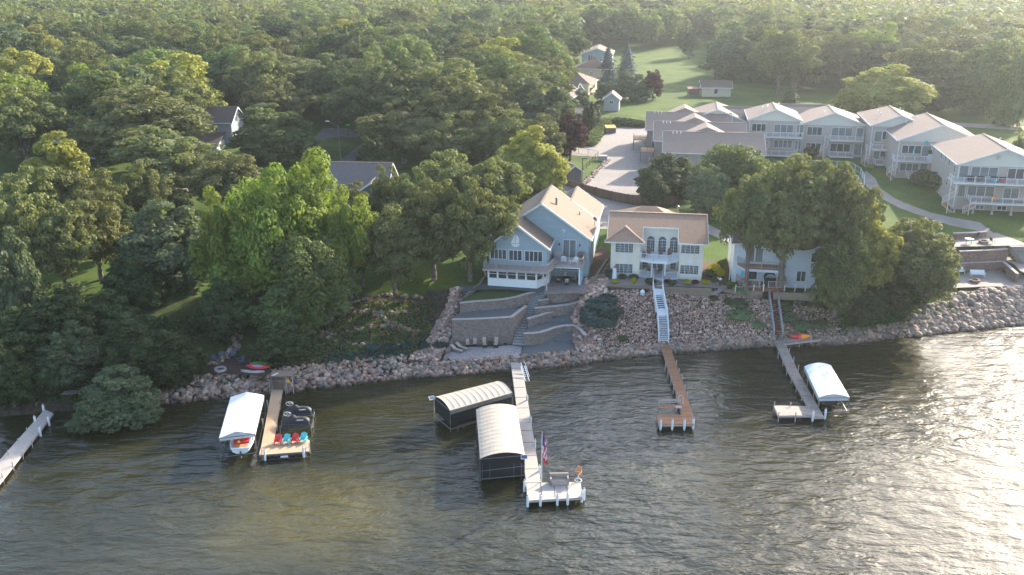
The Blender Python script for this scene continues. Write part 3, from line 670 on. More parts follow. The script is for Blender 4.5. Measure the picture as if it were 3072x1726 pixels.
def gable(par, x0, x1, y0, y1, ze, rise, wall, roof, z0=-.3, oh=.5, ridge='y', gmat=None, th=.18, apex=None, trim='trim', backoh=None, walls=True, hipback=0):
    """a gabled block: wall (with its gable ends), roof of two sheets, white rake and eave boards"""
    ap = (x0+x1)/2 if apex is None else apex
    def P(u, w, z): return (u, w, z) if ridge == 'y' else (w, u, z)
    if ridge == 'x': ap = (y0+y1)/2 if apex is None else apex; x0, x1, y0, y1 = y0, y1, x0, x1
    if walls:
        b = MB(M[wall]); v = [P(x0, y0, z0), P(x1, y0, z0), P(x1, y1, z0), P(x0, y1, z0), P(x0, y0, ze), P(x1, y0, ze), P(x1, y1, ze), P(x0, y1, ze), P(ap, y0, ze+rise), P(ap, y1-hipback, ze+rise)]
        fs = [(1, 2, 6, 5), (3, 0, 4, 7), (3, 2, 1, 0)]; fs += [(0, 1, 5, 4), (2, 3, 7, 6)] if gmat else [(0, 1, 5, 8, 4), (2, 3, 7, 9, 6)]
        if ridge == 'x': fs = [tuple(reversed(f)) for f in fs]
        b.add(v, fs)
        b.build('wall', par)
        if gmat:
            g = MB(M[gmat]); a0 = P(x0, y0-.03, ze-.25); a1 = P(x1, y0-.03, ze-.25); a2 = P(x1, y0-.03, ze); a3 = P(ap, y0-.03, ze+rise); a4 = P(x0, y0-.03, ze)
            g.add([a0, a1, a2, a3, a4]+[P(p[0], p[1]+.02, p[2]) if ridge == 'y' else p for p in (a0, a1, a2, a3, a4)], [(0, 1, 2, 3, 4), (5, 9, 8, 7, 6)]); g.build('gable', par); g = MB(M[gmat]); g.add([v[6], v[7], v[9]], [(0, 1, 2)]); g.build('rear_gable', par)
    sl = rise/max(.1, (x1-ap)); s2 = rise/max(.1, (ap-x0)); bo = oh if backoh is None else backoh
    e1 = (x1+oh, ze-sl*oh); e0 = (x0-oh, ze-s2*oh); zt = ze+rise; hb = hipback
    b = MB(M[roof])
    b.slab([P(ap, y0-oh, zt+th), P(e0[0], y0-oh, e0[1]+th), P(e0[0], y1+bo, e0[1]+th), P(ap, y1+bo-hb, zt+th)], th)
    b.slab([P(ap, y0-oh, zt+th+.003), P(e1[0], y0-oh, e1[1]+th+.003), P(e1[0], y1+bo, e1[1]+th+.003), P(ap, y1+bo-hb, zt+th+.003)], th)
    if hb: b.slab([P(ap, y1+bo-hb, zt+th+.006), P(e0[0], y1+bo, e0[1]+th+.006), P(e1[0], y1+bo, e1[1]+th+.006)], th)
    r = b.build('roof', par)
    t = MB(M[trim])
    for yy in (y0-oh-.03, y1+bo+.03):
        if hb and yy > y0: continue
        t.beam(P(e0[0], yy, e0[1]+th*.4), P(ap, yy, zt+th*.4), .06, .26); t.beam(P(ap, yy, zt+th*.4), P(e1[0], yy, e1[1]+th*.4), .06, .26)
    for e in (e0, e1): t.beam(P(e[0]+(.05 if e is e1 else -.05), y0-oh, e[1]+th*.3), P(e[0]+(.05 if e is e1 else -.05), y1+bo, e[1]+th*.3), .1, .2)
    c = MB(M[roof]); c.beam(P(ap, y0-oh, zt+th+.03), P(ap, y1+bo-hb, zt+th+.03), .3, .05); c.build('ridge_cap', r)
    t.build('roof_trim', r); return r
def hip(par, x0, x1, y0, y1, ze, rise, roof, oh=.5, th=.16, name='roof', inset=None):
    a = min(x1-x0, y1-y0)/2+oh if inset is None else inset; X0, X1, Y0, Y1 = x0-oh, x1+oh, y0-oh, y1+oh; b = MB(M[roof])
    if (X1-X0) >= (Y1-Y0): p, q = (X0+a, (Y0+Y1)/2, ze+rise), (X1-a, (Y0+Y1)/2, ze+rise)
    else: p, q = ((X0+X1)/2, Y0+a, ze+rise), ((X0+X1)/2, Y1-a, ze+rise)
    c = [(X0, Y0, ze), (X1, Y0, ze), (X1, Y1, ze), (X0, Y1, ze), p, q]; v = c[:4]+[(x, y, z-th) for x, y, z in c[:4]]+[p, q]
    if (X1-X0) >= (Y1-Y0): fs = [(0, 1, 9, 8), (1, 2, 9), (2, 3, 8, 9), (3, 0, 8)]
    else: fs = [(0, 1, 8), (1, 2, 9, 8), (2, 3, 9), (3, 0, 8, 9)]
    b.add(v, fs+[(7, 6, 5, 4), (0, 4, 5, 1), (1, 5, 6, 2), (2, 6, 7, 3), (3, 7, 4, 0)]); r = b.build(name, par)
    t = MB(M['trim'])
    for (a0, a1) in (((X0, Y0), (X1, Y0)), ((X1, Y0), (X1, Y1)), ((X1, Y1), (X0, Y1)), ((X0, Y1), (X0, Y0))): t.beam((*a0, ze-th*.7), (*a1, ze-th*.7), .12, .16)
    t.build('roof_trim', r); return r
def adirondack(name, m, label, loc, rz, group=None, cat='chair', parent=None):
    t = thing(name, label, cat, loc, rz, group)
    b = MB(M[m]); b.slab([(-.28, -.28, .38), (.28, -.28, .38), (.28, .26, .24), (-.28, .26, .24)], .04); b.build('seat', t)
    b = MB(M[m])
    for i in range(5): x = -.25+i*.125; b.beam((x, .24, .24), (x*1.15, .52, .98-.06*abs(i-2)), .11, .03)
    b.beam((-.26, .36, .55), (.26, .36, .55), .05, .04); b.build('backrest', t)
    for s in (-1, 1):
        a = MB(M[m]); a.slab([(s*.40, -.36, .56), (s*.26, -.36, .56), (s*.26, .38, .56), (s*.40, .38, .56)], .03); a.build('armrest', t)
        l = MB(M[m]); l.box(s*.34-.04, -.30, 0, s*.34+.04, -.22, .53); l.beam((s*.34, .40, .53), (s*.34, .62, 0), .05, .07); l.beam((s*.31, -.26, .34), (s*.31, .60, .04), .03, .12); l.build('leg', t)
    return t
def chair(name, m, label, loc, rz, group=None, fm='dark_metal', rock=False, h=1.0):
    t = thing(name, label, 'chair', loc, rz, group); b = MB(M[m]); b.box(-.26, -.27, .40, .26, .25, .47); b.build('seat', t)
    b = MB(M[m]); b.slab([(-.26, .24, .45), (.26, .24, .45), (.24, .36, h), (-.24, .36, h)], .06) if False else b.beam((0, .25, .45), (0, .36, h), .5, .05); b.build('backrest', t)
    for s in (-1, 1):
        f = MB(M[fm]); f.path([(s*.28, -.27, 0 if not rock else .05), (s*.28, -.27, .64), (s*.28, .28, .66)], .02); f.tube((s*.28, .27, 0 if not rock else .05), (s*.28, .33, .9), .02, 6); f.build('frame', t)
    if rock: b = MB(M[fm]); b.lathe([(.36, 0), (.38, .03), (.36, .06), (.30, .06), (.30, 0)], n=16); b.tube((0, 0, .05), (0, 0, .4), .06); b.build('base', t)
    return t
def lounger(label, loc, rz, group):
    t = thing('sun_lounger', label, 'sun lounger', loc, rz, group)
    b = MB(M['tan_sling']); b.slab([(-.3, -1.0, .34), (.3, -1.0, .34), (.3, .25, .36), (-.3, .25, .36)], .04); b.build('seat', t)
    b = MB(M['tan_sling']); b.slab([(-.3, .26, .36), (.3, .26, .36), (.3, .95, .78), (-.3, .95, .78)], .04); b.build('backrest', t)
    for s in (-1, 1): f = MB(M['dark_metal']); f.path([(s*.33, -.95, 0), (s*.33, -1.0, .33), (s*.33, .25, .34), (s*.33, .95, .77)], .02); f.tube((s*.33, .35, .35), (s*.33, .5, 0), .02); f.build('frame', t)
    return t
def rtable(name, m, label, loc, r=.5, h=.55, cat='table', group=None):
    t = thing(name, label, cat, loc, 0, group); b = MB(M[m]); b.lathe([(r, h), (r+.02, h+.02), (r, h+.05)], n=18); b.build('tabletop', t)
    b = MB(M['dark_metal'])
    for i in range(4): a = i*math.pi/2+.4; b.tube((r*.8*math.cos(a), r*.8*math.sin(a), 0), (r*.6*math.cos(a), r*.6*math.sin(a), h), .02, 6)
    b.build('frame', t); return t
# ---- blue house
F = Frame((-3.3, 130.9, 6.5), -10); T = thing('blue_house', 'pale blue lakeside house with tan roofs, long grey deck and sailboat emblem', 'house', F.O, F.rz)
gable(T, 0, 8.4, 0, 6.2, 5.7, 3.0, 'blue', 'roof_tan', z0=2.7, oh=.45, backoh=.3)
gable(T, -.2, 13.9, 4.9, 15.8, 5.9, 4.9, 'blue', 'roof_tan', z0=-.4, oh=.45, backoh=.3)
gable(T, 6.0, 13.9, 15.83, 24.5, 5.9, 2.75, 'blue', 'roof_tan', z0=-.4, oh=.45, apex=9.95)
for a, c, n in (((230, 488), (566, 705), 4), ((636, 512), (904, 735), 3), ((980, 530), (1350, 762), 4)): winpx(T, F, 0, ZB(*a), ZB(*c), n, f=.07)
x0, z1 = F.hit(*ZB(1812, 285), 4.9); x1, z0 = F.hit(*ZB(2075, 575), 4.9); window(T, x0, 2.85, x1, z1, 4.9, 2, name='sliding_door', gl='curtain')
window(T, 1.0, 3.6, 2.0, 5.0, 8.4, 2, face='x+'); window(T, 3.6, 3.5, 4.4, 5.1, 8.4, 1, face='x+')
for yy in (7.5, 13.0): window(T, yy, 3.9, yy+.9, 4.7, 13.9, 1, face='x+')
window(T, 9.9, .9, 13.0, 2.3, 4.9, 1, gl='glass')
wl = MB(M['dark_metal'])
for xx in (x0-.6, x1+.6): l = MB(M['dark_metal']); l.lathe([(.05, 4.6), (.09, 4.7), (.09, 4.95), (.04, 5.0)], xx, 4.8, 8); l.build('wall_lamp', T)
# white sailboat and anchor emblems fixed to the gables
def emblem(par, F, ly, polys, m='white', name='emblem', th=.03):
    b = MB(M[m])
    for poly in polys:
        q = [F.hit(px, py, ly) for px, py in poly]; n = len(q)
        b.add([(x, ly-.012-th, z) for x, z in q]+[(x, ly-.012, z) for x, z in q], [tuple(range(n)), tuple(range(2*n-1, n-1, -1))]+[(i, i+n, (i+1) % n+n, (i+1) % n) for i in range(n)])
    return b.build(name, par)
emblem(T, F, 0, [[ZB(*p) for p in q] for q in ([(757, 165), (762, 365), (668, 362), (700, 290)], [(772, 172), (815, 200), (845, 250), (855, 310), (840, 360), (775, 370)], [(675, 378), (868, 382), (840, 420), (800, 442), (745, 438), (705, 415)])], name='sailboat_emblem')
emblem(T, F, 4.9, [[ZB(*p) for p in q] for q in ([(1795, 50), (1808, 45), (1838, 120), (1822, 130)], [(1775, 88), (1830, 72), (1832, 80), (1778, 98)], [(1790, 118), (1815, 122), (1850, 112), (1865, 70), (1850, 60), (1858, 95), (1840, 130), (1808, 134)])], name='anchor_emblem')
# lower screened porch
b = MB(M['white'])
pp = [(0, -1.1), (7.2, -1.25), (8.6, 1.4), (8.6, 4.9), (0, 4.9)]; b.prism(pp, -.3, 1.05); b.prism(pp, 2.2, 2.72)
xs = [0.1, 1.45, 2.85, 4.25, 5.6, 7.1]
for x in xs: b.box(x-.12, -1.18-.02*x, 1.05, x+.12, -.95-.02*x, 2.2)
for t_ in (.5, .95): b.box(7.2+1.4*t_-.1, -1.25+2.65*t_-.1, 1.05, 7.2+1.4*t_+.1, -1.25+2.65*t_+.1, 2.2)
po = b.build('screened_porch', T); b = MB(M['glass']); b.prism([(.15, -.95), (7.1, -1.1), (8.4, 1.35), (8.4, 4.7), (.15, 4.7)], 1.06, 2.19); b.build('screen', po)
b = MB(M['white']); b.box(.2, -1.1, 1.68, 7.0, -1.02, 1.74); b.beam((7.2, -1.22, 1.71), (8.5, 1.3, 1.71), .05, .06); b.build('screen_bar', po)
# deck
b = MB(M['grey_wood']); b.slab([(-.5, -2.4, 2.83), (8.9, -2.4, 2.83), (9.5, 1.2, 2.83), (13.5, 1.2, 2.83), (13.5, 4.88, 2.83), (8.42, 4.88, 2.83), (8.42, -.02, 2.83), (-.5, -.02, 2.83)], .1); dk = b.build('deck', T)
b = MB(M['grey_wood'])
for p, q in (((-.5, -2.42), (8.9, -2.42)), ((8.92, -2.4), (9.52, 1.2)), ((9.5, 1.18), (13.5, 1.18)), ((13.52, 1.2), (13.52, 4.85))): b.beam((*p, 2.66), (*q, 2.66), .06, .32)
b.build('fascia', dk)
railing(dk, [(-.4, -2.3), (8.8, -2.3), (9.4, 1.3), (13.4, 1.3), (13.4, 4.8)], 2.83, 'grey_wood'); railing(dk, [(-.4, -2.3), (-.4, 0)], 2.83, 'grey_wood', name='side_railing')
b = MB(M['deck'])
for x in (-.3, 3.0, 5.8): b = MB(M['deck']); b.beam((x, -1.2-.02*x, 1.5), (x, -2.3, 2.6), .14, .14); b.build('brace', dk)
b = MB(M['deck']); b.box(8.6, -2.2, -.3, 8.8, -2.0, 2.55); b.build('support', dk)
b = MB(M['white']); b.box(12.9, 1.3, -.3, 13.1, 1.5, 2.5); b.box(9.4, 1.25, 2.3, 13.1, 1.4, 2.5); b.build('post', T)
b = MB(M['blue_v']); b.box(13.15, 1.4, -.3, 13.3, 4.85, 2.5); b.build('side_screen', T)
def roofpipe(par, F, px, py, z, h, r=.16, m='metal', name='chimney_pipe'):
    x, y = F.flat(px, py, z); b = MB(M[m]); b.tube((x, y, z-.5), (x, y, z+h), r, 10); b.lathe([(r*1.35, z+h), (r*1.35, z+h+.12), (r*.5, z+h+.2)], x, y, 10); return b.build(name, par)
roofpipe(T, F, *Z1(865, 340), 9.2, 1.5, .15); roofpipe(T, F, *Z1(1090, 400), 7.6, .35, .08, name='vent')
x, y = F.flat(*Z1(1232, 490), 6.6); b = MB(M['slate']); b.lathe([(.02, 0), (.2, .03), (.36, .12)], 0, 0, 12, cap=False); d = b.build('dish', T, (x, y, 7.3)); d.rotation_euler = (.9, 0, .8); b = MB(M['metal']); b.tube((x, y, 6.3), (x, y, 7.3), .03); b.build('dish_mast', T)
# things on the blue house's deck and patio
def on(F, lx, ly, z): p = F.world(lx, ly, z); return (p.x, p.y, p.z)
adirondack('adirondack_chair', 'white', 'white slatted chair at the blue house deck railing, the one nearer its sailboat gable', on(F, 10.6, 2.0, 2.84), F.rz+R(6), 'white slatted chairs on the blue house deck')
adirondack('adirondack_chair', 'white', 'white slatted chair at the blue house deck railing, beside the covered grill corner', on(F, 12.3, 2.0, 2.84), F.rz-R(6), 'white slatted chairs on the blue house deck')
b = MB(M['white']); b.box(-.22, -.22, .42, .22, .22, .46); [b.box(sx*.18-.03, sy*.18-.03, 0, sx*.18+.03, sy*.18+.03, .42) for sx in (-1, 1) for sy in (-1, 1)]
tag(b.build('side_table', None, on(F, 11.45, 2.0, 2.84), F.rz), 'small white table between the two white slatted chairs', 'table')
t = thing('porch_swing', 'pale slatted swing bench in the corner by the blue house sliding door', 'bench', on(F, 9.5, 3.9, 2.84), F.rz+R(-10)); b = MB(M['deck']); b.box(-.7, -.3, .42, .7, .25, .48); b.build('seat', t); b = MB(M['deck']); b.beam((0, .27, .48), (0, .42, 1.05), 1.4, .05); b.build('backrest', t)
for s in (-1, 1): b = MB(M['dark_metal']); b.box(s*.68-.03, -.3, 0, s*.68+.03, .3, .62); b.build('leg', t)
t = thing('patio_grill', 'covered grill against the right corner of the blue house deck', 'grill', on(F, 12.9, 3.6, 2.84), F.rz); b = MB(M['brown_pl']); b.box(-.4, -.3, 0, .4, .3, .75); b.build('body', t); b = MB(M['brown_pl']); b.slab([(-.45, -.3, 1.1), (.45, -.3, 1.1), (.38, .3, 1.3), (-.38, .3, 1.3)], .4); b.build('lid', t)
cc = F.world(11.0, 2.2, -.12); i_ = 0
for a, lb in ((180, 'patterned swivel chair under the deck with its back to the lake'), (0, 'patterned swivel chair under the deck facing the lake'), (95, 'patterned swivel chair under the deck on the porch side'), (-80, 'patterned swivel chair under the deck on the screen wall side')):
    d = Vector((math.sin(R(a)), -math.cos(R(a)), 0))*-1.15; p = cc+d; chair('swivel_chair', 'cushion', lb, (p.x, p.y, 6.42), R(a), 'patterned chairs round the patio table', rock=True)
rtable('patio_table', 'dark_metal', 'dark round table under the blue house deck', (cc.x, cc.y, 6.42), .55, .7)
# ---- cream house
F = CF = Frame((14.6, 134.0, 6.5), -8); T = thing('cream_house', 'cream two-storey house with brown shingle roof, arched windows and white balcony', 'house', F.O, F.rz)
Wd = 13.4; b = MB(M['cream'])
b.box(0, 0, -.3, 4.3, 12, 5.62); b.box(10, 0, -.3, Wd, 12, 5.62); b.box(4.303, 3.2, -.3, 9.997, 11.99, 6.62)
for x0_, x1_ in ((0, 4.3), (10, Wd)): b.add([(x0_, 0, 5.62), (x0_, 12, 5.62), (x0_, 6, 8.02), (x1_, 0, 5.62), (x1_, 12, 5.62), (x1_, 6, 8.02)], [(0, 2, 1), (3, 4, 5), (0, 3, 5, 2)])
b.build('wall', T)
th = .18; sl = .405; zr = lambda y: 5.53+.405*(y+.65)
b = MB(M['roof_brown']); rid = 6.0; zt = zr(rid)
b.slab([(-.6, -.65, zr(-.65)), (4.55, -.65, zr(-.65)), (4.55, 2.75, zr(2.75)), (-.6, 2.75, zr(2.75))], th)
b.slab([(9.75, -.65, zr(-.65)), (Wd+.6, -.65, zr(-.65)), (Wd+.6, 2.75, zr(2.75)), (9.75, 2.75, zr(2.75))], th)
b.slab([(-.6, 2.75, zr(2.75)), (Wd+.6, 2.75, zr(2.75)), (Wd+.6, rid, zt), (-.6, rid, zt)], th)
b.slab([(-.6, rid, zt), (Wd+.6, rid, zt), (Wd+.6, 12.65, zr(-.65)), (-.6, 12.65, zr(-.65))], th)
b.add([(-.95, -1.0, 5.48), (4.95, -1.0, 5.48), (2.0, 2.0, 7.03), (2.0, 3.6, 7.03), (-.4, 1.2, 6.18), (4.4, 1.2, 6.18)], [(0, 1, 2), (0, 2, 3, 4), (1, 5, 3, 2)])
rf = b.build('roof', T); c = MB(M['roof_brown']); c.beam((-.6, rid, zt+.03), (Wd+.6, rid, zt+.03), .35, .05)
c.beam((-.95, -1.0, 5.52), (2.0, 2.0, 7.07), .3, .04); c.beam((4.95, -1.0, 5.52), (2.0, 2.0, 7.07), .3, .04); c.build('ridge_cap', rf)
t = MB(M['trim']); t.box(-.95, -1.06, 5.30, 4.95, -1.0, 5.48); t.box(-.6, -.72, 5.30, -.5, -.4, 5.48); t.box(9.75, -.72, 5.33, Wd+.65, -.64, 5.53); t.box(4.52, 2.66, zr(2.75)-.26, 9.78, 2.74, zr(2.75)-.02)
for x in (4.58, 9.70): t.beam((x, -.65, zr(-.65)-.1), (x, 2.75, zr(2.75)-.1), .06, .24)
for x in (-.63, Wd+.63):
    t.beam((x, -.65, zr(-.65)-.08), (x, rid, zt-.08), .05, .24); t.beam((x, rid, zt-.08), (x, 12.65, zr(-.65)-.08), .05, .24)
t.build('roof_trim', rf); roofpipe(T, F, *Z1(2035, 385), 7.2, 1.0, .14); roofpipe(T, F, *Z1(1475, 425), 7.1, .3, .1, 'white', 'vent')
for a, c in (((362, 222), (742, 442)), ((352, 690), (730, 905)), ((1858, 252), (2248, 468)), ((1832, 724), (2222, 935))): winpx(T, F, 0, ZC(*a), ZC(*c), 4, grid=3, f=.07)
for x in (5.25, 6.95, 8.65): window(T, x, 2.95, x+1.1, 4.75, 3.2, 2, grid=2, arch=True, f=.07, name='arched_window')
for x, nm in ((4.75, 'window'), (6.0, 'window'), (7.0, 'window'), (8.9, 'door')): window(T, x, .35, x+.75, 2.3, 3.2, 1, grid=3, f=.06, name=nm)
b = MB(M['white']); bal = [(4.32, 3.18), (4.32, -.4), (6.2, -1.05), (8.4, -1.1), (9.98, .3), (9.98, 3.18)]; b.prism(bal, 2.45, 2.8); dk = b.build('balcony', T); railing(dk, bal[1:5], 2.8, 'white', sp=.14)
for x, y in ((6.1, -.95), (8.0, -1.0)): b = MB(M['white']); b.box(x-.08, y-.08, .05, x+.08, y+.08, 2.45); b.build('post', T)
b = MB(M['white']); b.prism([(4.32, 3.18), (4.32, -.3), (6.1, -1.0), (8.1, -1.0), (9.98, -.2), (9.98, 3.18)], -.3, .12); pf = b.build('porch', T); railing(pf, [(4.4, -.25), (6.1, -.95)], .12, 'white', sp=.15); railing(pf, [(8.0, -.95), (9.9, -.3)], .12, 'white', sp=.15)
A = [[(540, 500), (550, 500), (551, 560), (550, 632), (538, 632), (537, 560)], [(498, 540), (592, 545), (592, 553), (498, 548)], [(468, 590), (490, 618), (540, 632), (590, 622), (622, 598), (612, 630), (575, 648), (530, 650), (490, 640)], [(534, 478), (556, 478), (560, 492), (545, 502), (530, 492)]]
emblem(T, F, 0, [[ZC(*p) for p in q] for q in A], name='anchor_emblem')
A = [[(2035, 525), (2045, 655), (1965, 645), (2010, 590)], [(2056, 570), (2095, 585), (2112, 615), (2108, 650), (2056, 655)], [(1985, 660), (2095, 664), (2080, 682), (2005, 680)]]
emblem(T, F, 0, [[ZC(*p) for p in q] for q in A], name='sailboat_emblem')
for k, (x, lb) in enumerate(((5.6, 'brown high-backed chair on the cream house balcony, leftmost of three'), (7.3, 'brown high-backed chair on the cream house balcony, middle of three'), (8.6, 'brown high-backed chair on the cream house balcony, rightmost of three'))): chair('balcony_chair', 'brown_pl', lb, on(F, x, 1.0+.1*k, 2.81), F.rz, 'brown balcony chairs', h=1.25)
shrubz = F.O.z
shrub(*on(F, 4.9, .7, 0)[:2], .4, .9, 'bur', 'dark red potted plant at the left end of the cream balcony', name='potted_plant', cat='plant', z=F.O.z+2.8, lumps=4)
chair('porch_chair', 'brown_pl', 'dark chair on the lower porch of the cream house, behind its left railing', on(F, 5.6, 1.2, .13), F.rz, 'dark porch chairs', h=1.2); chair('porch_chair', 'brown_pl', 'dark chair on the lower porch of the cream house, beside the entrance opening', on(F, 7.4, 1.6, .13), F.rz, 'dark porch chairs', h=1.2)
b = MB(M['white']); b.box(0, 0, 0, 4, .01, .01)
# garage behind
F = Frame((17.6, 150.5, 7.0), -8); T = thing('garage', 'garage with hipped tan roof behind the cream house', 'garage', F.O, F.rz)
b = MB(M['cream']); b.box(0, 0, -.4, 9.4, 7, 3.0); b.build('wall', T); hip(T, 0, 9.4, 0, 7, 3.1, 2.0, 'roof_brown')
# ---- white house under the trees
F = WF = Frame((32.4, 132.4, 6.0), -8); T = thing('white_house', 'white two-storey house with grey railed decks half hidden under a large oak', 'house', F.O, F.rz)
gable(T, 0, 14.5, 0, 9, 6.2, 2.2, 'white_side', 'roof_grey', z0=-.5, oh=.5, ridge='x')
def ZX(x, y): return 2200+x/7.233, 700+y/7.233
window(T, 1.7, 3.2, 2.9, 5.3, 0, 1, name='door', gl='curtain'); window(T, 3.1, 3.2, 4.1, 5.3, 0, 1, name='window', gl='curtain'); window(T, 2.2, .6, 3.5, 2.4, 0, 1); window(T, 11.0, 3.6, 12.6, 4.9, 0, 2); window(T, 9.2, .6, 10.4, 2.1, 0, 2)
up = [(.6, -.02), (1.4, -1.9), (6.2, -2.2), (7.4, -.7), (7.4, -.02)]; b = MB(M['red_deck']); b.prism(up, 2.75, 2.95); dk = b.build('upper_deck', T); railing(dk, up[:4], 2.95, 'deck', sp=.2)
b = MB(M['white_side']); b.prism([(x*.98+.1, y*.97) for x, y in up], 2.35, 2.74); b.build('deck_band', dk)
lo = [(.6, -.02), (1.0, -2.0), (2.6, -2.9), (6.1, -2.9), (7.5, -2.2), (7.5, -.02)]; b = MB(M['red_deck']); b.prism(lo, -.3, .3); dl = b.build('lower_deck', T)
railing(dl, [(.6, -.1), (1.0, -2.0), (2.6, -2.9), (3.7, -2.9)], .3, 'deck', sp=.2); railing(dl, [(4.9, -2.9), (6.1, -2.9), (7.5, -2.2), (7.5, -.1)], .3, 'deck', sp=.2)
for x, y in ((1.5, -1.8), (3.7, -2.1), (6.1, -2.1), (7.3, -.7)): b = MB(M['deck']); b.box(x-.07, y-.07, .3, x+.07, y+.07, 2.36); b.build('post', dl)
x, y, z = on(F, 1.5, -1.0, .3); b = MB(M['teal']); b.lathe([(.28, 0), (.34, .3), (.34, 1.7), (.2, 1.9)], n=10); tag(b.build('paddle_board_bag', None, (x, y, z)), 'upright bright aqua rolled cover on the lower deck of the white house', 'cover')
t = thing('hot_tub_canopy', 'black arched canopy on the lower deck of the white house', 'canopy', on(F, 5.3, -1.2, .3), F.rz); b = MB(M['black']); b.box(-.9, -.6, 0, .9, .6, .8); b.build('base', t); b = MB(M['black']); b.arc_shell([[(.9*math.cos(a), y, .8+1.0*math.sin(a)) for y in (-.6, .6)] for a in [math.pi*i/8 for i in range(9)]], .05); b.build('hood', t)
x, y, z = on(F, 1.6, -2.0, .3); b = MB(M['red']); b.lathe([(.05, 1.15), (.55, .95), (.6, .9)], n=10, cap=False); b.tube((0, 0, 0), (0, 0, 1.1), .03); tag(b.build('small_umbrella', None, (x, y, z)), 'small pink umbrella behind the lower railing of the white house', 'umbrella')
shrub(x+1.2, y+.4, .35, .5, 'oak', 'hanging green fern below the upper deck of the white house', name='hanging_plant', cat='plant', z=z+1.1, lumps=4)
x, y, z = on(F, 4.2, -3.2, -.2); t = thing('flagpole', 'white flagpole in front of the lower deck of the white house', 'flagpole', (x, y, z)); b = MB(M['white']); b.tube((0, 0, 0), (-.1, 0, 2.2), .04); b.build('pole', t)
x, y, z = on(F, -.4, -.2, 0); t = thing('flagpole', 'tall white pole at the left corner of the white house with a bird-shaped top', 'flagpole', (x, y, 6.0)); b = MB(M['white']); b.tube((0, 0, 0), (0, 0, 8.2), .05, 8, .035); b.build('pole', t); b = MB(M['wood']); b.lathe([(.03, 8.2), (.16, 8.3), (.12, 8.5), (.02, 8.6)], n=8); b.build('finial', t)
# ---- condominiums
gz = 7.5
def condo(label, eaveL, eaveR, apexp, basepx, depth=15, deg=-10, extra=None, z0=7.4):
    bp_ = W(basepx[0], basepx[1], z0); F = Frame((bp_.x, bp_.y, z0), deg)
    # shift the origin to the left wall corner
    lx, _ = F.hit(*eaveL, -.5); F = Frame(F.world(lx+.5, 0), deg)
    xr, zr_ = F.hit(*eaveR, -.5); _, zl = F.hit(*eaveL, -.5); _, za = F.hit(*apexp, -.5); ze = (zl+zr_)/2+.1; w = xr-.5
    T = thing('condominium', label, 'condominium', F.O, F.rz, 'row of taupe condominium units'); rise = za-ze-.1
    gable(T, 0, w, 0, depth, ze, rise, 'taupe', 'roof_pink', z0=-.6, oh=.5, gmat='gable', hipback=4.5)
    b = MB(M['stucco']); b.box(-.03, -.03, -.6, w+.03, .2, .7); b.build('foundation', T)
    for q in range(4):
        s_ = rnd.choice((-1, 1)); dx_ = w/2*rnd.uniform(.15, .6); zz = ze+rise*(1-dx_/(w/2))+.2; xx = w/2+s_*dx_; yy = rnd.uniform(2, depth-6); b = MB(M['white']); b.tube((xx, yy, zz-.3), (xx, yy, zz+.55), .09, 8); b.lathe([(.16, zz+.5), (.16, zz+.62), (.05, zz+.7)], xx, yy, 8); b.build('vent', T)
    b = MB(M['trim']); b.box(-.06, -.06, .7, .06, .06, ze-.25); b.box(w-.06, -.06, .7, w+.06, .06, ze-.25); b.build('corner_board', T)
    return T, F, w, ze
def cdeck(T, x0, x1, y, z, name='balcony', xo=None):
    b = MB(M['red_deck'] if name == 'b' else M['deck']); b.box(x0, y, z-.22, x1, -.04, z); d = b.build('balcony', T); b = MB(M['trim']); b.box(x0, y-.04, z-.25, x1, y-.003, z-.02); b.build('fascia', d)
    railing(d, [(x0+.05, -.1), (x0+.05, y+.05), (x1-.05, y+.05), (x1-.05, -.1)], z, 'trim', sp=.45, post=1.8, bw=.02); return d
def spiral(T, x, y, z0, z1, r=.85, a0=0, turns=1.1, name='spiral_stair'):
    n = max(8, int((z1-z0)/.2)); b = MB(M['trim']); b.tube((x, y, z0), (x, y, z1+1.1), .07, 8); s = b.build(name, T); st = MB(M['wood']); rl = MB(M['trim']); last = None
    for i in range(n):
        a = a0+2*math.pi*turns*i/n; c = a+2*math.pi*turns/n*.85; z = z0+(z1-z0)*(i+1)/n
        st.slab([(x+.07*math.cos(a), y+.07*math.sin(a), z), (x+r*math.cos(a), y+r*math.sin(a), z), (x+r*math.cos(c), y+r*math.sin(c), z), (x+.07*math.cos(c), y+.07*math.sin(c), z)], .05)
        p = (x+r*math.cos(a), y+r*math.sin(a), z); rl.tube(p, (p[0], p[1], z+.95), .022, 4)
        q = (p[0], p[1], z+.95)
        if last: rl.tube(last, q, .035, 4); rl.tube((last[0], last[1], last[2]-1.0), (q[0], q[1], q[2]-1.0), .045, 4)
        last = q
    st.build('treads', s); rl.build('handrail', s); return s
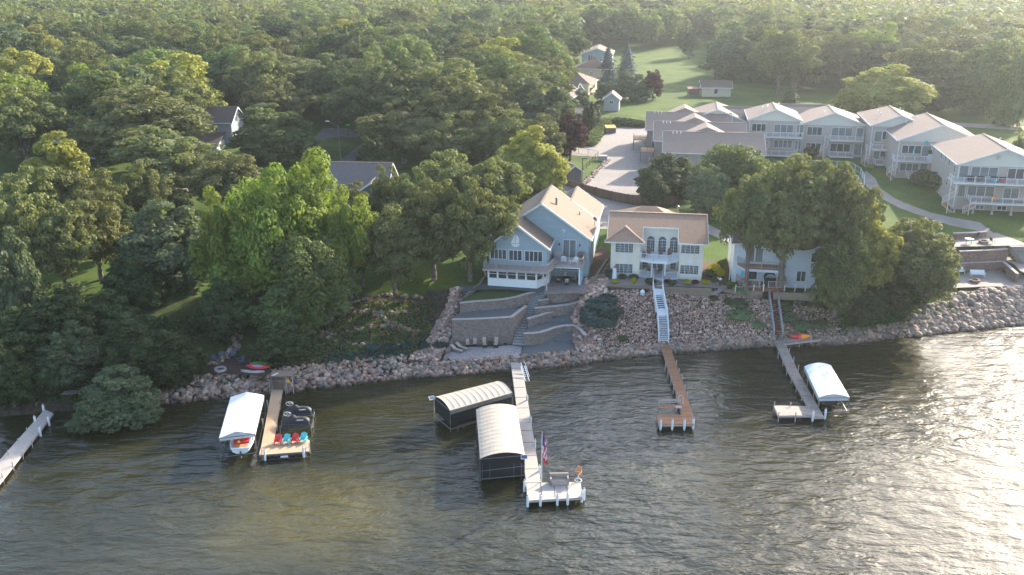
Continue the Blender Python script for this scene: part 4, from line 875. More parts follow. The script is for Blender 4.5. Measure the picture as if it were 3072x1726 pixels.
# rear units first
T, F, w, ze = condo('taupe condominium with round wall medallion, first gable right of the rear wing', ZU(92, 130), ZU(1150, 155), ZU(620, -75), (2331, 470), 14)
for a, c, n in (((175, 205), (425, 350), 3), ((606, 215), (955, 372), 3), ((600, 520), (930, 672), 4)): winpx(T, F, 0, ZU(*a), ZU(*c), n)
winpx(T, F, 0, ZU(1045, 222), ZU(1155, 380), 1, name='door', gl='curtain'); winpx(T, F, 0, ZU(1010, 525), ZU(1100, 705), 1, name='door', gl='curtain')
x0, z = F.hit(*ZU(415, 455), -2); x1, _ = F.hit(*ZU(1160, 465), -2); cdeck(T, x0, x1, -2, z); cdeck(T, x0, x1-1.5, -2.2, .7)
x, z1 = F.hit(*ZU(520, 240), -.02); b = MB(M['cap']); [b.tube((x, -.02, z1), (x+.62*math.cos(k*.785), -.02, z1+.62*math.sin(k*.785)), .05, 5) for k in range(8)]; [b.tube((x+.5*math.cos(k*.785), -.03, z1+.5*math.sin(k*.785)), (x+.5*math.cos(k*.785+.785), -.03, z1+.5*math.sin(k*.785+.785)), .04, 5) for k in range(8)]; b.build('medallion', T)
spiral(T, x0+.2, -3.0, .1, z, a0=2)
t_ = on(F, 2.6, -1.2, z); b = MB(M['black']); b.box(-1.3, -.4, 0, 1.3, .4, 1.0); 
T, F, w, ze = condo('taupe condominium unit with outside spiral stair between its windows, second gable of the row', ZU(1105, 222), ZU(2400, 240), ZU(1790, -5), (2506, 472), 15)
for a, c, n in (((1245, 265), (1510, 425), 3), ((1722, 278), (2088, 440), 3), ((1215, 575), (1480, 728), 3), ((1690, 590), (2050, 745), 3)): winpx(T, F, 0, ZU(*a), ZU(*c), n)
winpx(T, F, 0, ZU(2195, 285), ZU(2300, 480), 1, name='door', gl='curtain'); winpx(T, F, 0, ZU(2150, 595), ZU(2265, 810), 1, name='door', gl='curtain')
x0, z = F.hit(*ZU(1675, 520), -2.2); x1, _ = F.hit(*ZU(2325, 540), -2.2); cdeck(T, x0, x1, -2.2, z); cdeck(T, x0+.2, x1-1.8, -2.2, .6); spiral(T, x0-1.2, -2.6, .1, z, a0=1)
T, F, w, ze = condo('taupe condominium set back and half hidden, third gable of the row', ZV(90, 70), (2790, 372), ZV(970, -265), (2640, 497), 17)
winpx(T, F, 0, ZV(205, 110), ZV(345, 365), 1, name='door', gl='curtain'); winpx(T, F, 0, ZV(395, 120), ZV(545, 315), 2); winpx(T, F, 0, ZV(340, 600), ZV(560, 735), 2); winpx(T, F, 0, ZV(175, 590), ZV(290, 780), 1, name='door', gl='curtain')
x0, z = F.hit(*ZV(130, 545), -2.2); cdeck(T, x0, x0+8, -2.2, z); cdeck(T, x0+1, x0+8, -2.2, .7); spiral(T, x0-1.2, -2.6, .1, z, a0=1.5)
T, F, w, ze = condo('taupe condominium with turquoise sun ornament on its wall, fourth gable', ZV(740, 395), (2960, 424), (2845, 376), (2760, 538), 19)
for a, c, n in (((870, 455), (1295, 655), 3), ((1620, 470), (1785, 685), 2), ((815, 885), (1230, 1075), 3), ((1590, 900), (1785, 1110), 2)): winpx(T, F, 0, ZV(*a), ZV(*c), n)
winpx(T, F, 0, ZV(1350, 465), ZV(1525, 715), 1, name='door'); winpx(T, F, 0, ZV(1300, 890), ZV(1450, 1100), 1, name='door', gl='curtain')
x0, z = F.hit(*ZV(660, 820), -2.4); x1, _ = F.hit(*ZV(1635, 820), -2.4); cdeck(T, x0, x1, -2.4, z); cdeck(T, x0+3.2, x1, -2.4, .7); spiral(T, x0-.3, -3.0, .1, z, 1.0, a0=1)
x, zz = F.hit(*ZV(1450, 380), -.06); b = MB(M['teal']); b.lathe([(.02, .02), (.26, 0), (.26, .05), (.02, .08)], n=12); [b.beam((.2*math.cos(k*.7), .2*math.sin(k*.7), .03), (.55*math.cos(k*.7), .55*math.sin(k*.7), .03), .09, .03) for k in range(9)]; o = b.build('sun_ornament', T, (x, -.06, zz)); o.rotation_euler = (math.pi/2, 0, 0)
x, zz = F.hit(*ZV(1145, 560), -1.2); t = thing('patio_umbrella', 'closed turquoise umbrella on the balcony of the fourth condominium', 'umbrella', on(F, x, -1.2, z)); b = MB(M['teal']); b.lathe([(.05, .9), (.2, 1.3), (.14, 2.3), (.03, 2.6)], n=8); b.build('canopy', t); b = MB(M['metal']); b.tube((0, 0, 0), (0, 0, 2.5), .03); b.build('pole', t)
shrub(*on(F, F.hit(*ZV(1530, 600), -.8)[0], -.8, 0)[:2], .4, 1.9, 'dark', 'potted conical shrub beside the glass door of the fourth condominium', name='potted_shrub', cat='plant', z=F.O.z+z, lumps=5)
t = thing('covered_grill', 'grill under a pale blue-grey cover on the fourth condominium balcony', 'grill', on(F, F.hit(*ZV(1550, 720), -1.4)[0], -1.4, z), F.rz); b = MB(M['white_side']); b.box(-.7, -.35, 0, .7, .35, 1.0); b.build('cover', t); b = MB(M['white_side']); b.slab([(-.6, -.3, 1.25), (.6, -.3, 1.25), (.5, .3, 1.3), (-.5, .3, 1.3)], .25); b.build('hood', t)
T, F, w, ze = condo('largest taupe condominium, nearest the lake, with two long railed decks', (2873, 491), (3160, 509), (3001, 448), (2950, 636), 19, z0=7.0)
for yy, zz_ in ((2, 6.6), (6, 6.9), (9, 6.9), (5.5, 3.4), (12, 6.9)): window(T, yy, zz_, yy+1.1, zz_+1.3, 0, 1, face='x-')
for a, c, n in (((1205, 150), (1735, 370), 3), ((2000, 190), (2480, 420), 3), ((1125, 565), (1660, 795), 3), ((1905, 610), (2190, 850), 2)): winpx(T, F, 0, ZW(*a), ZW(*c), n)
for a, c in (((1290, 985), (1445, 1070)), ((1755, 1000), (1930, 1090))): winpx(T, F, -.04, ZW(*a), ZW(*c), 2, name='basement_window')
winpx(T, F, 0, ZW(950, 125), ZW(1095, 390), 1, name='door'); winpx(T, F, 0, ZW(880, 545), ZW(1030, 800), 1, name='door', gl='curtain')
x0, z = F.hit(*ZW(790, 490), -3); d = cdeck(T, x0, w+3, -3, z); x2, z2 = F.hit(*ZW(1160, 925), -3); cdeck(T, x2, w+3, -3, z2)
spiral(T, x0-.4, -3.4, .2, z, 1.05, a0=.5, turns=1.3); spiral(T, x2-.3, -4.0, .0, z2, 1.0, a0=2, turns=.7)
for k in range(5): b = MB(M['stucco']); xx = x0+1+k*3.2; b.box(xx-.14, -2.9, -.6, xx+.14, -2.6, z2-.25 if xx > x2 else z-.25); b.box(xx-.22, -2.95, -.6, xx+.22, -2.5, .5); b.build('post', T)
x, zz = F.hit(*ZW(2080-380, -130) if False else (2996, 472), -.08); b = MB(M['cap']); [b.tube((x, -.06, zz), (x+.6*math.cos(k*.785), -.06, zz+.6*math.sin(k*.785)), .05, 5) for k in range(8)]; b.build('medallion', T)
for k, (px, m_, lb) in enumerate(((1180, 'black', 'dark covered table set on the top deck of the largest condominium, nearest its stair'), (1400, 'brown_pl', 'dark covered chairs on the top deck of the largest condominium, under its triple window'), (1690, 'teal', 'blue patio chair on the top deck of the largest condominium'), (1880, 'red', 'dark sofa with red cushions on the top deck of the largest condominium'))):
    x, _ = F.hit(*ZW(px, 420), -1.5); t = thing('patio_furniture', lb, 'patio furniture', on(F, x, -1.5, z), F.rz); b = MB(M[m_]); b.box(-.6, -.35, .3, .6, .35, .5); b.build('seat', t); b = MB(M['black']); b.box(-.6, .25, .5, .6, .4, .95); b.build('backrest', t); b = MB(M['dark_metal']); [b.box(sx*.5-.04, sy*.28-.04, 0, sx*.5+.04, sy*.28+.04, .3) for sx in (-1, 1) for sy in (-1, 1)]; b.build('leg', t)
x, _ = F.hit(*ZW(1685, 780), -.8); t = thing('orange_planter', 'round orange planter on the lower deck of the largest condominium', 'planter', on(F, x, -.8, z2)); b = MB(M['orange']); b.lathe([(.25, 0), (.42, .2), (.45, .6), (.36, .8)], n=12); b.build('pot', t); b = MB(M['orange']); b.lathe([(.45, .55), (.48, .6), (.45, .65)], n=12); b.build('rim', t)
# long rear wing: three stepped blocks with wide roof slopes, and a large gable behind
for k, (lb, el, er, y0_, col2) in enumerate((('long taupe condominium block with grey-pink roof in front, its window above the dark conifer', (1986, 458), (2300, 470), 195.0, 1), ('stepped taupe condominium block with a tall wooden deck, middle of the rear wing', (1958, 423), (2245, 432), 209.5, 0), ('stepped taupe condominium block farthest back in the rear wing', (1934, 390), (2200, 398), 223.5, 0))):
    F = Frame((36, y0_, 7.4), -8); lx, z = F.hit(*el, -.5); F = Frame(F.world(lx+.6, 0), -8); xr, _ = F.hit(*er, -.5)
    T = thing('condominium', lb, 'condominium', F.O, F.rz, 'rear wing of the condominiums'); gable(T, 0, xr-.6, 0, 12.6, z+.1, 3.0, 'taupe', 'roof_pink', z0=-.6, oh=.5, ridge='x', hipback=0)
    b = MB(M['roof_pink']); c0 = [8.5, 9.6, 0][k] if False else 8.8; zz = z+3.25
    b.add([(c0-4.2, 6.6, zz-.6), (c0+4.2, 6.6, zz-.6), (c0, 7.4, zz+.9), (c0, 14, zz+.9), (c0-4.8, 14.5, zz-1.6), (c0+4.8, 14.5, zz-1.6)], [(0, 1, 2), (0, 2, 3, 4), (1, 5, 3, 2), (3, 5, 4)]); b.build('dormer_roof', T)
    for q in range(3): bb = MB(M['white']); bb.tube((1.6+q*.8, 5.6, z+2.5), (1.6+q*.8, 5.6, z+3.45), .09, 8); bb.build('vent', T)
    if k == 0: winpx(T, F, 0, Z3(930, 990), Z3(1012, 1048), 2); winpx(T, F, 0, Z3(590, 975), Z3(635, 1050), 1)
    window(T, 1.2, .6, 2.6, 2.2, -.0, 2)
    # wooden deck on the left end
    b = MB(M['wood']); b.box(-3.2, -1.0, 2.4, -.04, 3.4, 2.6); d = b.build('wooden_deck', T); railing(d, [(-3.1, 3.3), (-3.1, -.9), (-.1, -.9)], 2.6, 'bronze', sp=.3, bw=.025)
    b = MB(M['bronze']); [b.box(x_-.07, y_-.07, -.6, x_+.07, y_+.07, 2.4) for x_ in (-3.1, -.3) for y_ in (-.9, 3.3)]; b.build('post', d)
F = Frame((42.0, 229, 7.4), -10); T = thing('condominium', 'taupe condominium with the broadest pink-grey gable roof, at the back left of the complex', 'condominium', F.O, F.rz, 'row of taupe condominium units')
x0, z = F.hit(2250, 369, -.5); gable(T, 0, x0-.5, 0, 15, z, 2.9, 'taupe', 'roof_pink', z0=-.6, oh=.5, gmat='gable', hipback=4)
for lb, pa, pb in (('long grey roofed link between the broad rear gable and the first condominium', (2165, 320), (2345, 324)), ('long grey roofed link between the first and second condominium gables', (2337, 313), (2496, 314))):
    F = Frame((63, 233, 7.4), -8); lx, z = F.hit(*pa, 0); F = Frame(F.world(lx, 0), -8); xr, _ = F.hit(*pb, 0); T = thing('condominium_link', lb, 'building', F.O, F.rz); gable(T, 0, xr, -7, 7, z-2.9, 2.8, 'taupe', 'roof_grey', z0=-.6, oh=.3, ridge='x')
# ---- other houses
def house(label, O, deg, w, d, h, rise, wall, roof, ridge='x', wins=(), name='house', cat='house', group=None, hp=False, chim=None, gm=None):
    F = Frame((O[0], O[1], H(O[0], O[1])-.02 if len(O) < 3 else O[2]), deg); T = thing(name, label, cat, F.O, F.rz, group)
    if hp: b = MB(M[wall]); b.box(0, 0, -.5, w, d, h); b.build('wall', T); hip(T, 0, w, 0, d, h+.1, rise, roof)
    else: gable(T, 0, w, 0, d, h, rise, wall, roof, z0=-.5, oh=.45, ridge=ridge, gmat=gm)
    for x, z, ww, hh, n in wins: window(T, x, z, x+ww, z+hh, 0, n)
    if chim: b = MB(M['metal']); b.tube((chim[0], chim[1], h), (chim[0], chim[1], h+rise+1), .15, 8); b.build('chimney', T)
    return T, F
def at(px, py, z=7.5): p = W(px, py, z); return (p.x, p.y, z)
# dark-roofed house among the trees (left of centre)
o = (W(985, 520, 11).x, 174.5, 7.2); house('low house with wide dark grey-brown roof by the street lamp', (o[0], o[1], 7.2), -4, 12.5, 10, 3.0, 3.6, 'dark_side', 'roof_grey', 'x', [(3, .8, 1.6, 1.2, 2), (9, .8, 1.6, 1.2, 2)])
T, F = house('small front gable of the dark-roofed house, grey shingles', (o[0]+7.5, o[1]-3.0, 7.2), -4, 5, 6, 2.8, 1.7, 'dark_side', 'roof_grey', 'y', [(1.6, .8, 1.6, 1.2, 2)])
o = at(600, 445, 7.5); T, F = house('grey two-storey house with brown roof glimpsed between the big oak and the round maple', (o[0]-9, o[1]+1, 7.5), -3, 17, 9, 6.2, 2.8, 'grey_side', 'roof_dark', 'x', [(5.5, 3.8, 1.8, 1.6, 2), (12.0, 3.8, 1.6, 1.6, 2), (4, .6, 1.8, 1.5, 2)])
b = MB(M['roof_dark']); b.slab([(9.0, -.1, 3.9), (15.5, -.1, 3.9), (15.5, -6, 1.9), (9.0, -6, 1.9)], .15); b.build('porch_roof', T)
b = MB(M['white_side']); b.box(9.5, -5.5, -.5, 15, -.1, 2.1); b.build('porch_wall', T); window(T, 10.3, .3, 11.1, 1.8, -5.5, 1); window(T, 12.2, .7, 13.3, 1.7, -5.5, 1)
o = at(225, 430, 7.5); house('pale two-storey house with light grey roof behind the golden tree at the left edge', (o[0]-10, o[1]-2, 7.5), 14, 16, 9, 4.6, 2.4, 'white_side', 'roof_grey', 'x', [(3, 2.4, 1.6, 1.3, 2), (9, 2.4, 1.6, 1.3, 2)])
o = at(260, 470, 7.5); house('small blue house with tan front glimpsed below the golden tree', (o[0]+2, o[1]-3, 7.5), -6, 12, 8, 3.2, 2.0, 'blue', 'roof_dark', 'x', [(2, .8, 1.6, 1.3, 2), (7, .8, 1.6, 1.3, 2)])
o = at(80, 415, 7.5); house('small beige cottage with steep gable at the far left among dark trees', (o[0], o[1], 7.5), 5, 6, 8, 3.5, 2.4, 'beige', 'roof_grey', 'y', [(1.6, 1.0, 1.0, 1.2, 1)])
# houses up the street (centre, beyond the parking lot)
def QZ(x, y): return 1600+x/3.145, 100+y/3.145
o = at(*QZ(455, 330)); T, F = house('pale blue two-storey house with white-trimmed gable beside the blue spruces', o, -8, 12, 16, 5.6, 2.2, 'blue', 'roof_tan', 'y', [(2.6, 2.9, 2.9, 2.2, 3), (9.0, 3.2, 1.3, 1.7, 1)])
o = at(*QZ(470, 478)); house('beige house with brown hipped roof between the blue house and the grey roof', (o[0]-3, o[1], 7.5), -8, 13, 11, 5.3, 2.6, 'beige', 'roof_dark', 'x', [(5.2, 2.9, 1.1, 1.6, 1)], hp=True)
o = at(*QZ(215, 560)); house('low house with wide grey-brown hipped roof left of the white umbrella', (o[0]-5, o[1]-2, 7.5), -18, 16, 12, 3.6, 3.2, 'beige', 'roof_tan', 'x', [(12.5, .8, 1.6, 1.3, 2)], hp=True, chim=(5, 3))
o = at(*QZ(280, 600)); house('lower brown roofed wing in front of the grey-brown hipped roof', (o[0]-6, o[1]-5, 7.5), -25, 10, 7, 2.8, 2.2, 'white_side', 'roof_tan', 'x')
o = at(*QZ(345, 725)); house('narrow white gabled garage beside the purple maple', (o[0]-4.5, o[1], 7.5), -20, 5.2, 9, 4.2, 2.0, 'white_side', 'roof_grey', 'y')
o = at(*QZ(380, 835)); house('low beige outbuilding with flat grey roof beside the arborvitae', (o[0]-1, o[1], 7.5), -6, 7.5, 5, 2.6, .7, 'beige', 'roof_grey', 'x', [(5.4, 1.1, .8, .8, 1)])
o = at(*QZ(663, 735)); T, F = house('grey garden shed with tall white-framed window under the round green tree', o, -10, 4.4, 5, 3.6, 1.7, 'grey_side', 'roof_pink', 'y', [(1.8, 2.2, .9, .9, 2)], 'garden_shed', 'shed'); window(T, 1.2, 0, 3.2, 1.9, 0, 2, name='double_door', gl='grey_side', fr='grey_side')
o = at(1700, 552, 7.5); T, F = house('dark grey garden shed with pink-grey roof on the fenced lawn by the parking lot', (o[0], o[1], 7.5), 22, 3.2, 4.0, 2.5, 1.1, 'dark_side', 'roof_pink', 'y', [], 'garden_shed', 'shed')
o = at(*Z3(868, 215)); T, F = house('beige one-storey garage with small white window on the far lawn', o, -4, 9.4, 6.5, 3.0, 1.6, 'beige', 'roof_dark', 'x', [(4.0, 1.0, 1.1, 1.4, 1)], 'garage', 'garage')
o = at(*Z3(700, 215)); T = thing('wood_shed', 'open wooden shed with reddish roof attached beside the far beige garage', 'shed', o, R(-4)); b = MB(M['timber']); b.box(0, 0, 0, 3.9, 3, .3); b.box(0, 2.8, 0, 3.9, 3, 2.6); b.box(0, 0, 0, .15, 3, 2.4); [b.box(0, -.02, k*.55+.3, 3.9, .05, k*.55+.42) for k in range(4)]; b.build('wall', T); b = MB(M['red_deck']); b.slab([(-.2, -.3, 2.5), (4.1, -.3, 2.5), (4.1, 3.2, 2.8), (-.2, 3.2, 2.8)], .12); b.build('roof', T)
o = at(2100, 205, 7.5); house('dim white house with pale roof far beyond the lawn trees', (o[0]-30, 560, 7.5), 0, 18, 10, 4, 2.5, 'white_side', 'roof_pink', 'x')
# ------------------------------------------------------------------ ground sheets: parking, paths, roads, patios
def G(lst, z=7.5): return [tuple(W(a, b, z)[:2]) for a, b in lst]
drape(G([(1740, 575), (1925, 586), (2010, 560), (2010, 470), (1960, 430), (1935, 385), (1900, 383), (1838, 384), (1800, 418), (1762, 440), (1690, 452), (1690, 465), (1800, 473), (1833, 480), (1790, 520)]), 'parking_lot', M['slabs'], .06, 4)
drape(G([(1560, 640), (1660, 575), (1700, 560), (1745, 578), (1790, 600), (1912, 625), (2010, 640), (2080, 655), (2200, 712), (2185, 728), (2120, 700), (1830, 690), (1800, 690), (1790, 640), (1640, 640)], 6.9), 'driveway', M['slabs'], .05, 3)
drape(G([(2598, 518), (2625, 540), (2640, 570), (2680, 597), (2712, 612), (2790, 640), (2860, 655), (2940, 668), (2990, 700), (3035, 728), (2960, 738), (2936, 712), (2938, 690), (2850, 676), (2780, 655), (2700, 628), (2640, 598), (2598, 565), (2585, 530)], 7.2), 'path', M['concrete'], .06, 2)
up = G([(2960, 708), (3000, 702), (3045, 724), (3060, 737), (2880, 742), (2880, 722)], 7.0)
drape([tuple(W(a, b, 7.25)[:2]) for a, b in [(2870, 712), (2940, 700), (2990, 700), (3072, 730), (3090, 737), (2862, 742)]], 'upper_patio', M['concrete'], .02, 2, z=7.3)
drape([tuple(W(a, b, 3.35)[:2]) for a, b in [(2820, 816), (3030, 812), (3120, 850), (3120, 862), (2960, 862), (2830, 868)]], 'lower_patio', M['concrete'], .05, 2, z=3.42)
road = G([(1090, 430), (1130, 440), (1000, 500), (950, 545), (985, 490)], 7.5)
drape(G([(1000, 500), (1060, 450), (1090, 428), (1150, 445), (1080, 530), (960, 520)], 7.5), 'road', M['road'], .05, 4)
drape(G([(970, 385), (1100, 385), (1100, 415), (1020, 410), (980, 418), (930, 430)], 7.5), 'side_street', M['road'], .05, 4)
drape(G([(395, 585), (480, 560), (640, 560), (660, 575), (520, 585), (470, 600), (400, 630)], 7.2), 'residential_road', M['concrete'], .05, 3)
drape(G([(1640, 160), (1760, 150), (1760, 130), (1650, 135), (1600, 150)], 7.5), 'far_street', M['road'], .06, 6)
drape(G([(1560, 195), (1720, 203), (1720, 199), (1560, 190)], 7.5), 'far_pavement', M['concrete'], .06, 6)
drape(G([(2860, 380), (3072, 392), (3072, 380), (2860, 368)], 7.5), 'gravel_track', M['pink_gravel'], .06, 4)
# gravel and paving around the lake houses
bf = Frame((-3.3, 130.9, 6.5), -10)
drape([bf.world(*p)[:2] for p in ((8.4, -3.6), (14.2, -2.0), (14.4, 4.6), (8.4, 4.6))], 'brick_patio', M['paving_d'], .0, 1.5, z=6.41)
drape([bf.world(*p)[:2] for p in ((-1.5, -1.2), (-3.4, -2.2), (-3, -4.4), (0, -2.9), (3.5, -2.4), (8.5, -2.9), (8.5, 0), (0, 0))], 'slate_path', M['slate_gravel'], .0, 1.5, z=6.37)
drape([CF.world(*p)[:2] for p in ((-1.6, -4.2), (14.5, -4.2), (17, -2), (17, 2), (13.6, 1.0), (13.6, .2), (-1.4, .2))], 'front_bed', M['pink_gravel'], .09, 1.5)
drape([CF.world(*p)[:2] for p in ((13.6, .3), (17.4, .8), (17.2, 9), (13.6, 8))], 'shrub_bed', M['mulch'], .1, 1.5)
drape([CF.world(*p)[:2] for p in ((-4.8, 13), (-1.0, 13), (-.2, 4), (-.3, -4), (-1.8, -4), (-3.0, 2))], 'side_bed', M['mulch'], .08, 1.5)
# timber edging of the beds
def beamwall(pts, z0, z1, name, label, m='timber', th=.3, cat='retaining wall'):
    b = MB(M[m])
    for (x0, y0), (x1, y1) in zip(pts[:-1], pts[1:]): b.beam((x0, y0, (z0+z1)/2), (x1, y1, (z0+z1)/2), th, z1-z0)
    return tag(b.build(name), label, cat)
beamwall([CF.world(x, y)[:2] for x, y in ((-1.7, -4.3), (14.6, -4.3))], 5.6, 6.58, 'timber_edging', 'low dark timber edging along the foot of the cream house shrub bed')
beamwall([tuple(CF.world(*p)[:2]) for p in ((-2.2, -4.0), (-1.6, .5), (-.7, 6))], 6.0, 7.1, 'timber_edging', 'timber edging running up the gravel strip between the blue and cream houses')
beamwall([tuple(WF.world(*p)[:2]) for p in ((-1.4, -3.4), (4.1, -3.6))], 5.0, 6.0, 'timber_wall', 'weathered timber wall under the rope fence, left of the grey stairs')
beamwall([tuple(WF.world(*p)[:2]) for p in ((5.6, -3.6), (11.2, -3.5), (11.4, -1.5))], 4.9, 6.0, 'timber_wall', 'weathered timber wall under the rope fence, right of the grey stairs')
b = MB(M['timber']); [b.box(CF.O.x-2.6+k*.34, CF.O.y+k*.9-3, 6.5+k*.06, CF.O.x-1.5+k*.34, CF.O.y+k*.9-2.6, 6.68+k*.06) for k in range(16)]; tag(b.build('timber_steps'), 'long flight of timber ties climbing between the blue and cream houses', 'steps')
# ---- terraces with curved block walls
def ZT(x, y): return 900+x/2.862, 680+y/2.862
def terrace(front, ztop, zbot, back, label, fill='slate_gravel', m='block', name='retaining_wall'):
    """front: photo points along the wall's top edge; the terrace behind it is filled to ztop"""
    f = [W(*ZT(*p), ztop) for p in front]; b = MB(M[m]); n = len(f)
    V = []; fs = []; th = .35
    for i, p in enumerate(f):
        d = (f[min(i+1, n-1)]-f[max(i-1, 0)]); d.z = 0; d.normalize(); nrm = Vector((-d.y, d.x, 0))
        V += [(p.x, p.y, zbot), (p.x, p.y, ztop-.1), (p.x+nrm.x*th, p.y+nrm.y*th, ztop-.1), (p.x+nrm.x*th, p.y+nrm.y*th, zbot)]
    for i in range(n-1):
        for k in range(4): fs.append((i*4+k, (i+1)*4+k, (i+1)*4+(k+1) % 4, i*4+(k+1) % 4))
    fs += [(3, 2, 1, 0), ((n-1)*4, (n-1)*4+1, (n-1)*4+2, (n-1)*4+3)]
    b.add(V, [tuple(reversed(q)) for q in fs]); w = b.build(name); tag(w, label, 'retaining wall')
    c = MB(M['cap'])
    for i in range(n-1):
        d = f[i+1]-f[i]; d.normalize(); nrm = Vector((-d.y, d.x, 0))*.15; c.beam(f[i]+nrm-Vector((0, 0, .05)), f[i+1]+nrm-Vector((0, 0, .05)), .46, .1)
    c.build('coping', w)
    if fill:
        poly = [(p.x, p.y+.1) for p in f]+[(W(*ZT(*p), ztop).x, W(*ZT(*p), ztop).y) for p in reversed(back)]
        drape(poly, 'gravel_terrace', M[fill], 0, 1.2, z=ztop-.16)
    return w
lawn = newmat('lawn')
M['grass'] = mat('short_lawn_grass', (.032, .062, .014), .95, .25, 5, .4, c2=(.06, .095, .02), detail=10)
terrace([(1375, 655), (1500, 642), (1650, 632), (1760, 622), (1860, 603), (1960, 573), (2040, 556), (2092, 545)], 6.25, 4.6, [(1440, 590), (1560, 540), (1700, 520), (2000, 525)], 'long curved block retaining wall in front of the small lawn below the blue house', 'grass')
terrace([(1305, 797), (1420, 795), (1560, 790), (1700, 783), (1825, 775)], 5.0, .7, [(1400, 700), (1900, 690)], 'tall block retaining wall behind the loungers on the lakeside patio')
terrace([(1825, 775), (1850, 755), (1900, 715), (1950, 678)], 5.02, .7, [(1800, 700), (1930, 672)], 'slanting block wall rising beside the stone stairs', None)
terrace([(2100, 563), (2180, 570), (2260, 568), (2350, 552), (2430, 530), (2486, 505)], 6.3, 4.5, [(2110, 540), (2300, 520), (2470, 480)], 'curved block wall at the edge of the brick patio under the blue house deck', 'slate_gravel')
terrace([(2050, 635), (2090, 628), (2140, 618)], 5.6, 4.4, [(2060, 600), (2140, 600)], 'short block wall stub beside the top of the stone stairs', None)
terrace([(2018, 700), (2100, 690), (2200, 682), (2300, 668), (2370, 652), (2415, 640)], 4.95, 3.4, [(2060, 650), (2200, 645), (2400, 605)], 'curved block wall right of the stone stairs, second from the top')
terrace([(1962, 792), (2000, 778), (2060, 762), (2120, 742), (2172, 730)], 4.15, 2.6, [(1990, 745), (2170, 715)], 'short curved block wall right of the stone stairs, third from the top')
terrace([(1918, 918), (1990, 916), (2060, 908), (2130, 888), (2200, 864), (2280, 848), (2350, 848), (2400, 880), (2440, 930)], 2.95, .8, [(1960, 860), (2080, 830), (2250, 770), (2390, 730), (2430, 900)], 'lowest curved block wall right of the stone stairs')
drape([tuple(W(*ZT(*p), 1.2)[:2]) for p in ((1255, 1120), (1300, 1148), (1500, 1142), (1800, 1128), (1890, 1128), (1905, 1035), (1830, 1020), (1450, 1035), (1290, 1060))], 'lakeside_patio', M['paving'], 0, 1.2, z=1.2)
drape([tuple(W(*ZT(*p), 1.2)[:2]) for p in ((1895, 1128), (2050, 1108), (2200, 1082), (2330, 1062), (2430, 1040), (2470, 1010), (2440, 950), (2400, 920), (2200, 950), (1920, 1025))], 'gravel_bed', M['slate_gravel'], 0, 1.2, z=1.22)
b = MB(M['block']); pl = [W(*ZT(*p), 2.2) for p in ((1395, 925), (1335, 935), (1310, 985), (1280, 1040), (1262, 1090))]
for i in range(4): z_ = 2.2-.28*i; b.prism([(pl[i].x, pl[i].y), (pl[i+1].x, pl[i+1].y), (pl[i+1].x-.5, pl[i+1].y), (pl[i].x-.5, pl[i].y)], .6, z_)
tag(b.build('retaining_wall'), 'low stepped block wall curling round the loungers, next to the rubble strip', 'retaining wall')
b = MB(M['block']); pl = [W(*ZT(*p), 6.4) for p in ((1395, 600), (1440, 575), (1500, 535), (1560, 490), (1600, 440), (1640, 400))]
for i in range(5): b.prism([(pl[i].x, pl[i].y), (pl[i+1].x, pl[i+1].y), (pl[i+1].x-.35, pl[i+1].y+.1), (pl[i].x-.35, pl[i].y+.1)], 5.4, 6.2+.16*i)
tag(b.build('retaining_wall'), 'low stepped block edging climbing the left side of the small lawn', 'retaining wall')
drape([(-9.8, 120.2), (1.0, 120.2), (2.0, 119.6), (9.4, 121.6), (9.6, 129.6), (8.0, 130.4), (-8.2, 129.6)], 'gravel_slope', M['slate_gravel'], .05, 1.0)
# stone stairs
cen = [(1872, 1020), (1888, 960), (1903, 905), (1922, 850), (1942, 795), (1963, 750), (1985, 705), (2010, 665), (2035, 625), (2062, 590), (2098, 553)]; zs = [1.2+(6.3-1.2)*i/10 for i in range(11)]
cp = [W(*ZT(*c), z) for c, z in zip(cen, zs)]; T = thing('stone_stairs', 'curving flight of bluish stone steps from the lakeside patio up to the blue house', 'stairs', (0, 0, 0)); b = MB(M['step_stone']); N_ = 24
for i in range(N_):
    t = i/N_*10; k = min(9, int(t)); p = cp[k].lerp(cp[k+1], t-k); d = cp[k+1]-cp[k]; z = 1.2+5.1*(i+1)/N_; d.z = 0; d.normalize(); r = Vector((d.y, -d.x, 0))*.78; r = (r*.5+Vector((.78, -.1, 0))*.5)
    e = d*.62; nz = d*.09; b.use(M['step_stone']); b.slab([(p.x-r.x-nz.x, p.y-r.y-nz.y, z), (p.x+r.x-nz.x, p.y+r.y-nz.y, z), (p.x+r.x*.98+e.x, p.y+r.y*.98+e.y, z), (p.x-r.x*.98+e.x, p.y-r.y*.98+e.y, z)], .09); b.use(M['slate_gravel']); b.slab([(p.x-r.x, p.y-r.y, z-.091), (p.x+r.x, p.y+r.y, z-.091), (p.x+r.x*.98+e.x, p.y+r.y*.98+e.y, z-.091), (p.x-r.x*.98+e.x, p.y-r.y*.98+e.y, z-.091)], .3)  # riser shade put into the colour: darker blocks under the pale treads
b.build('steps', T)
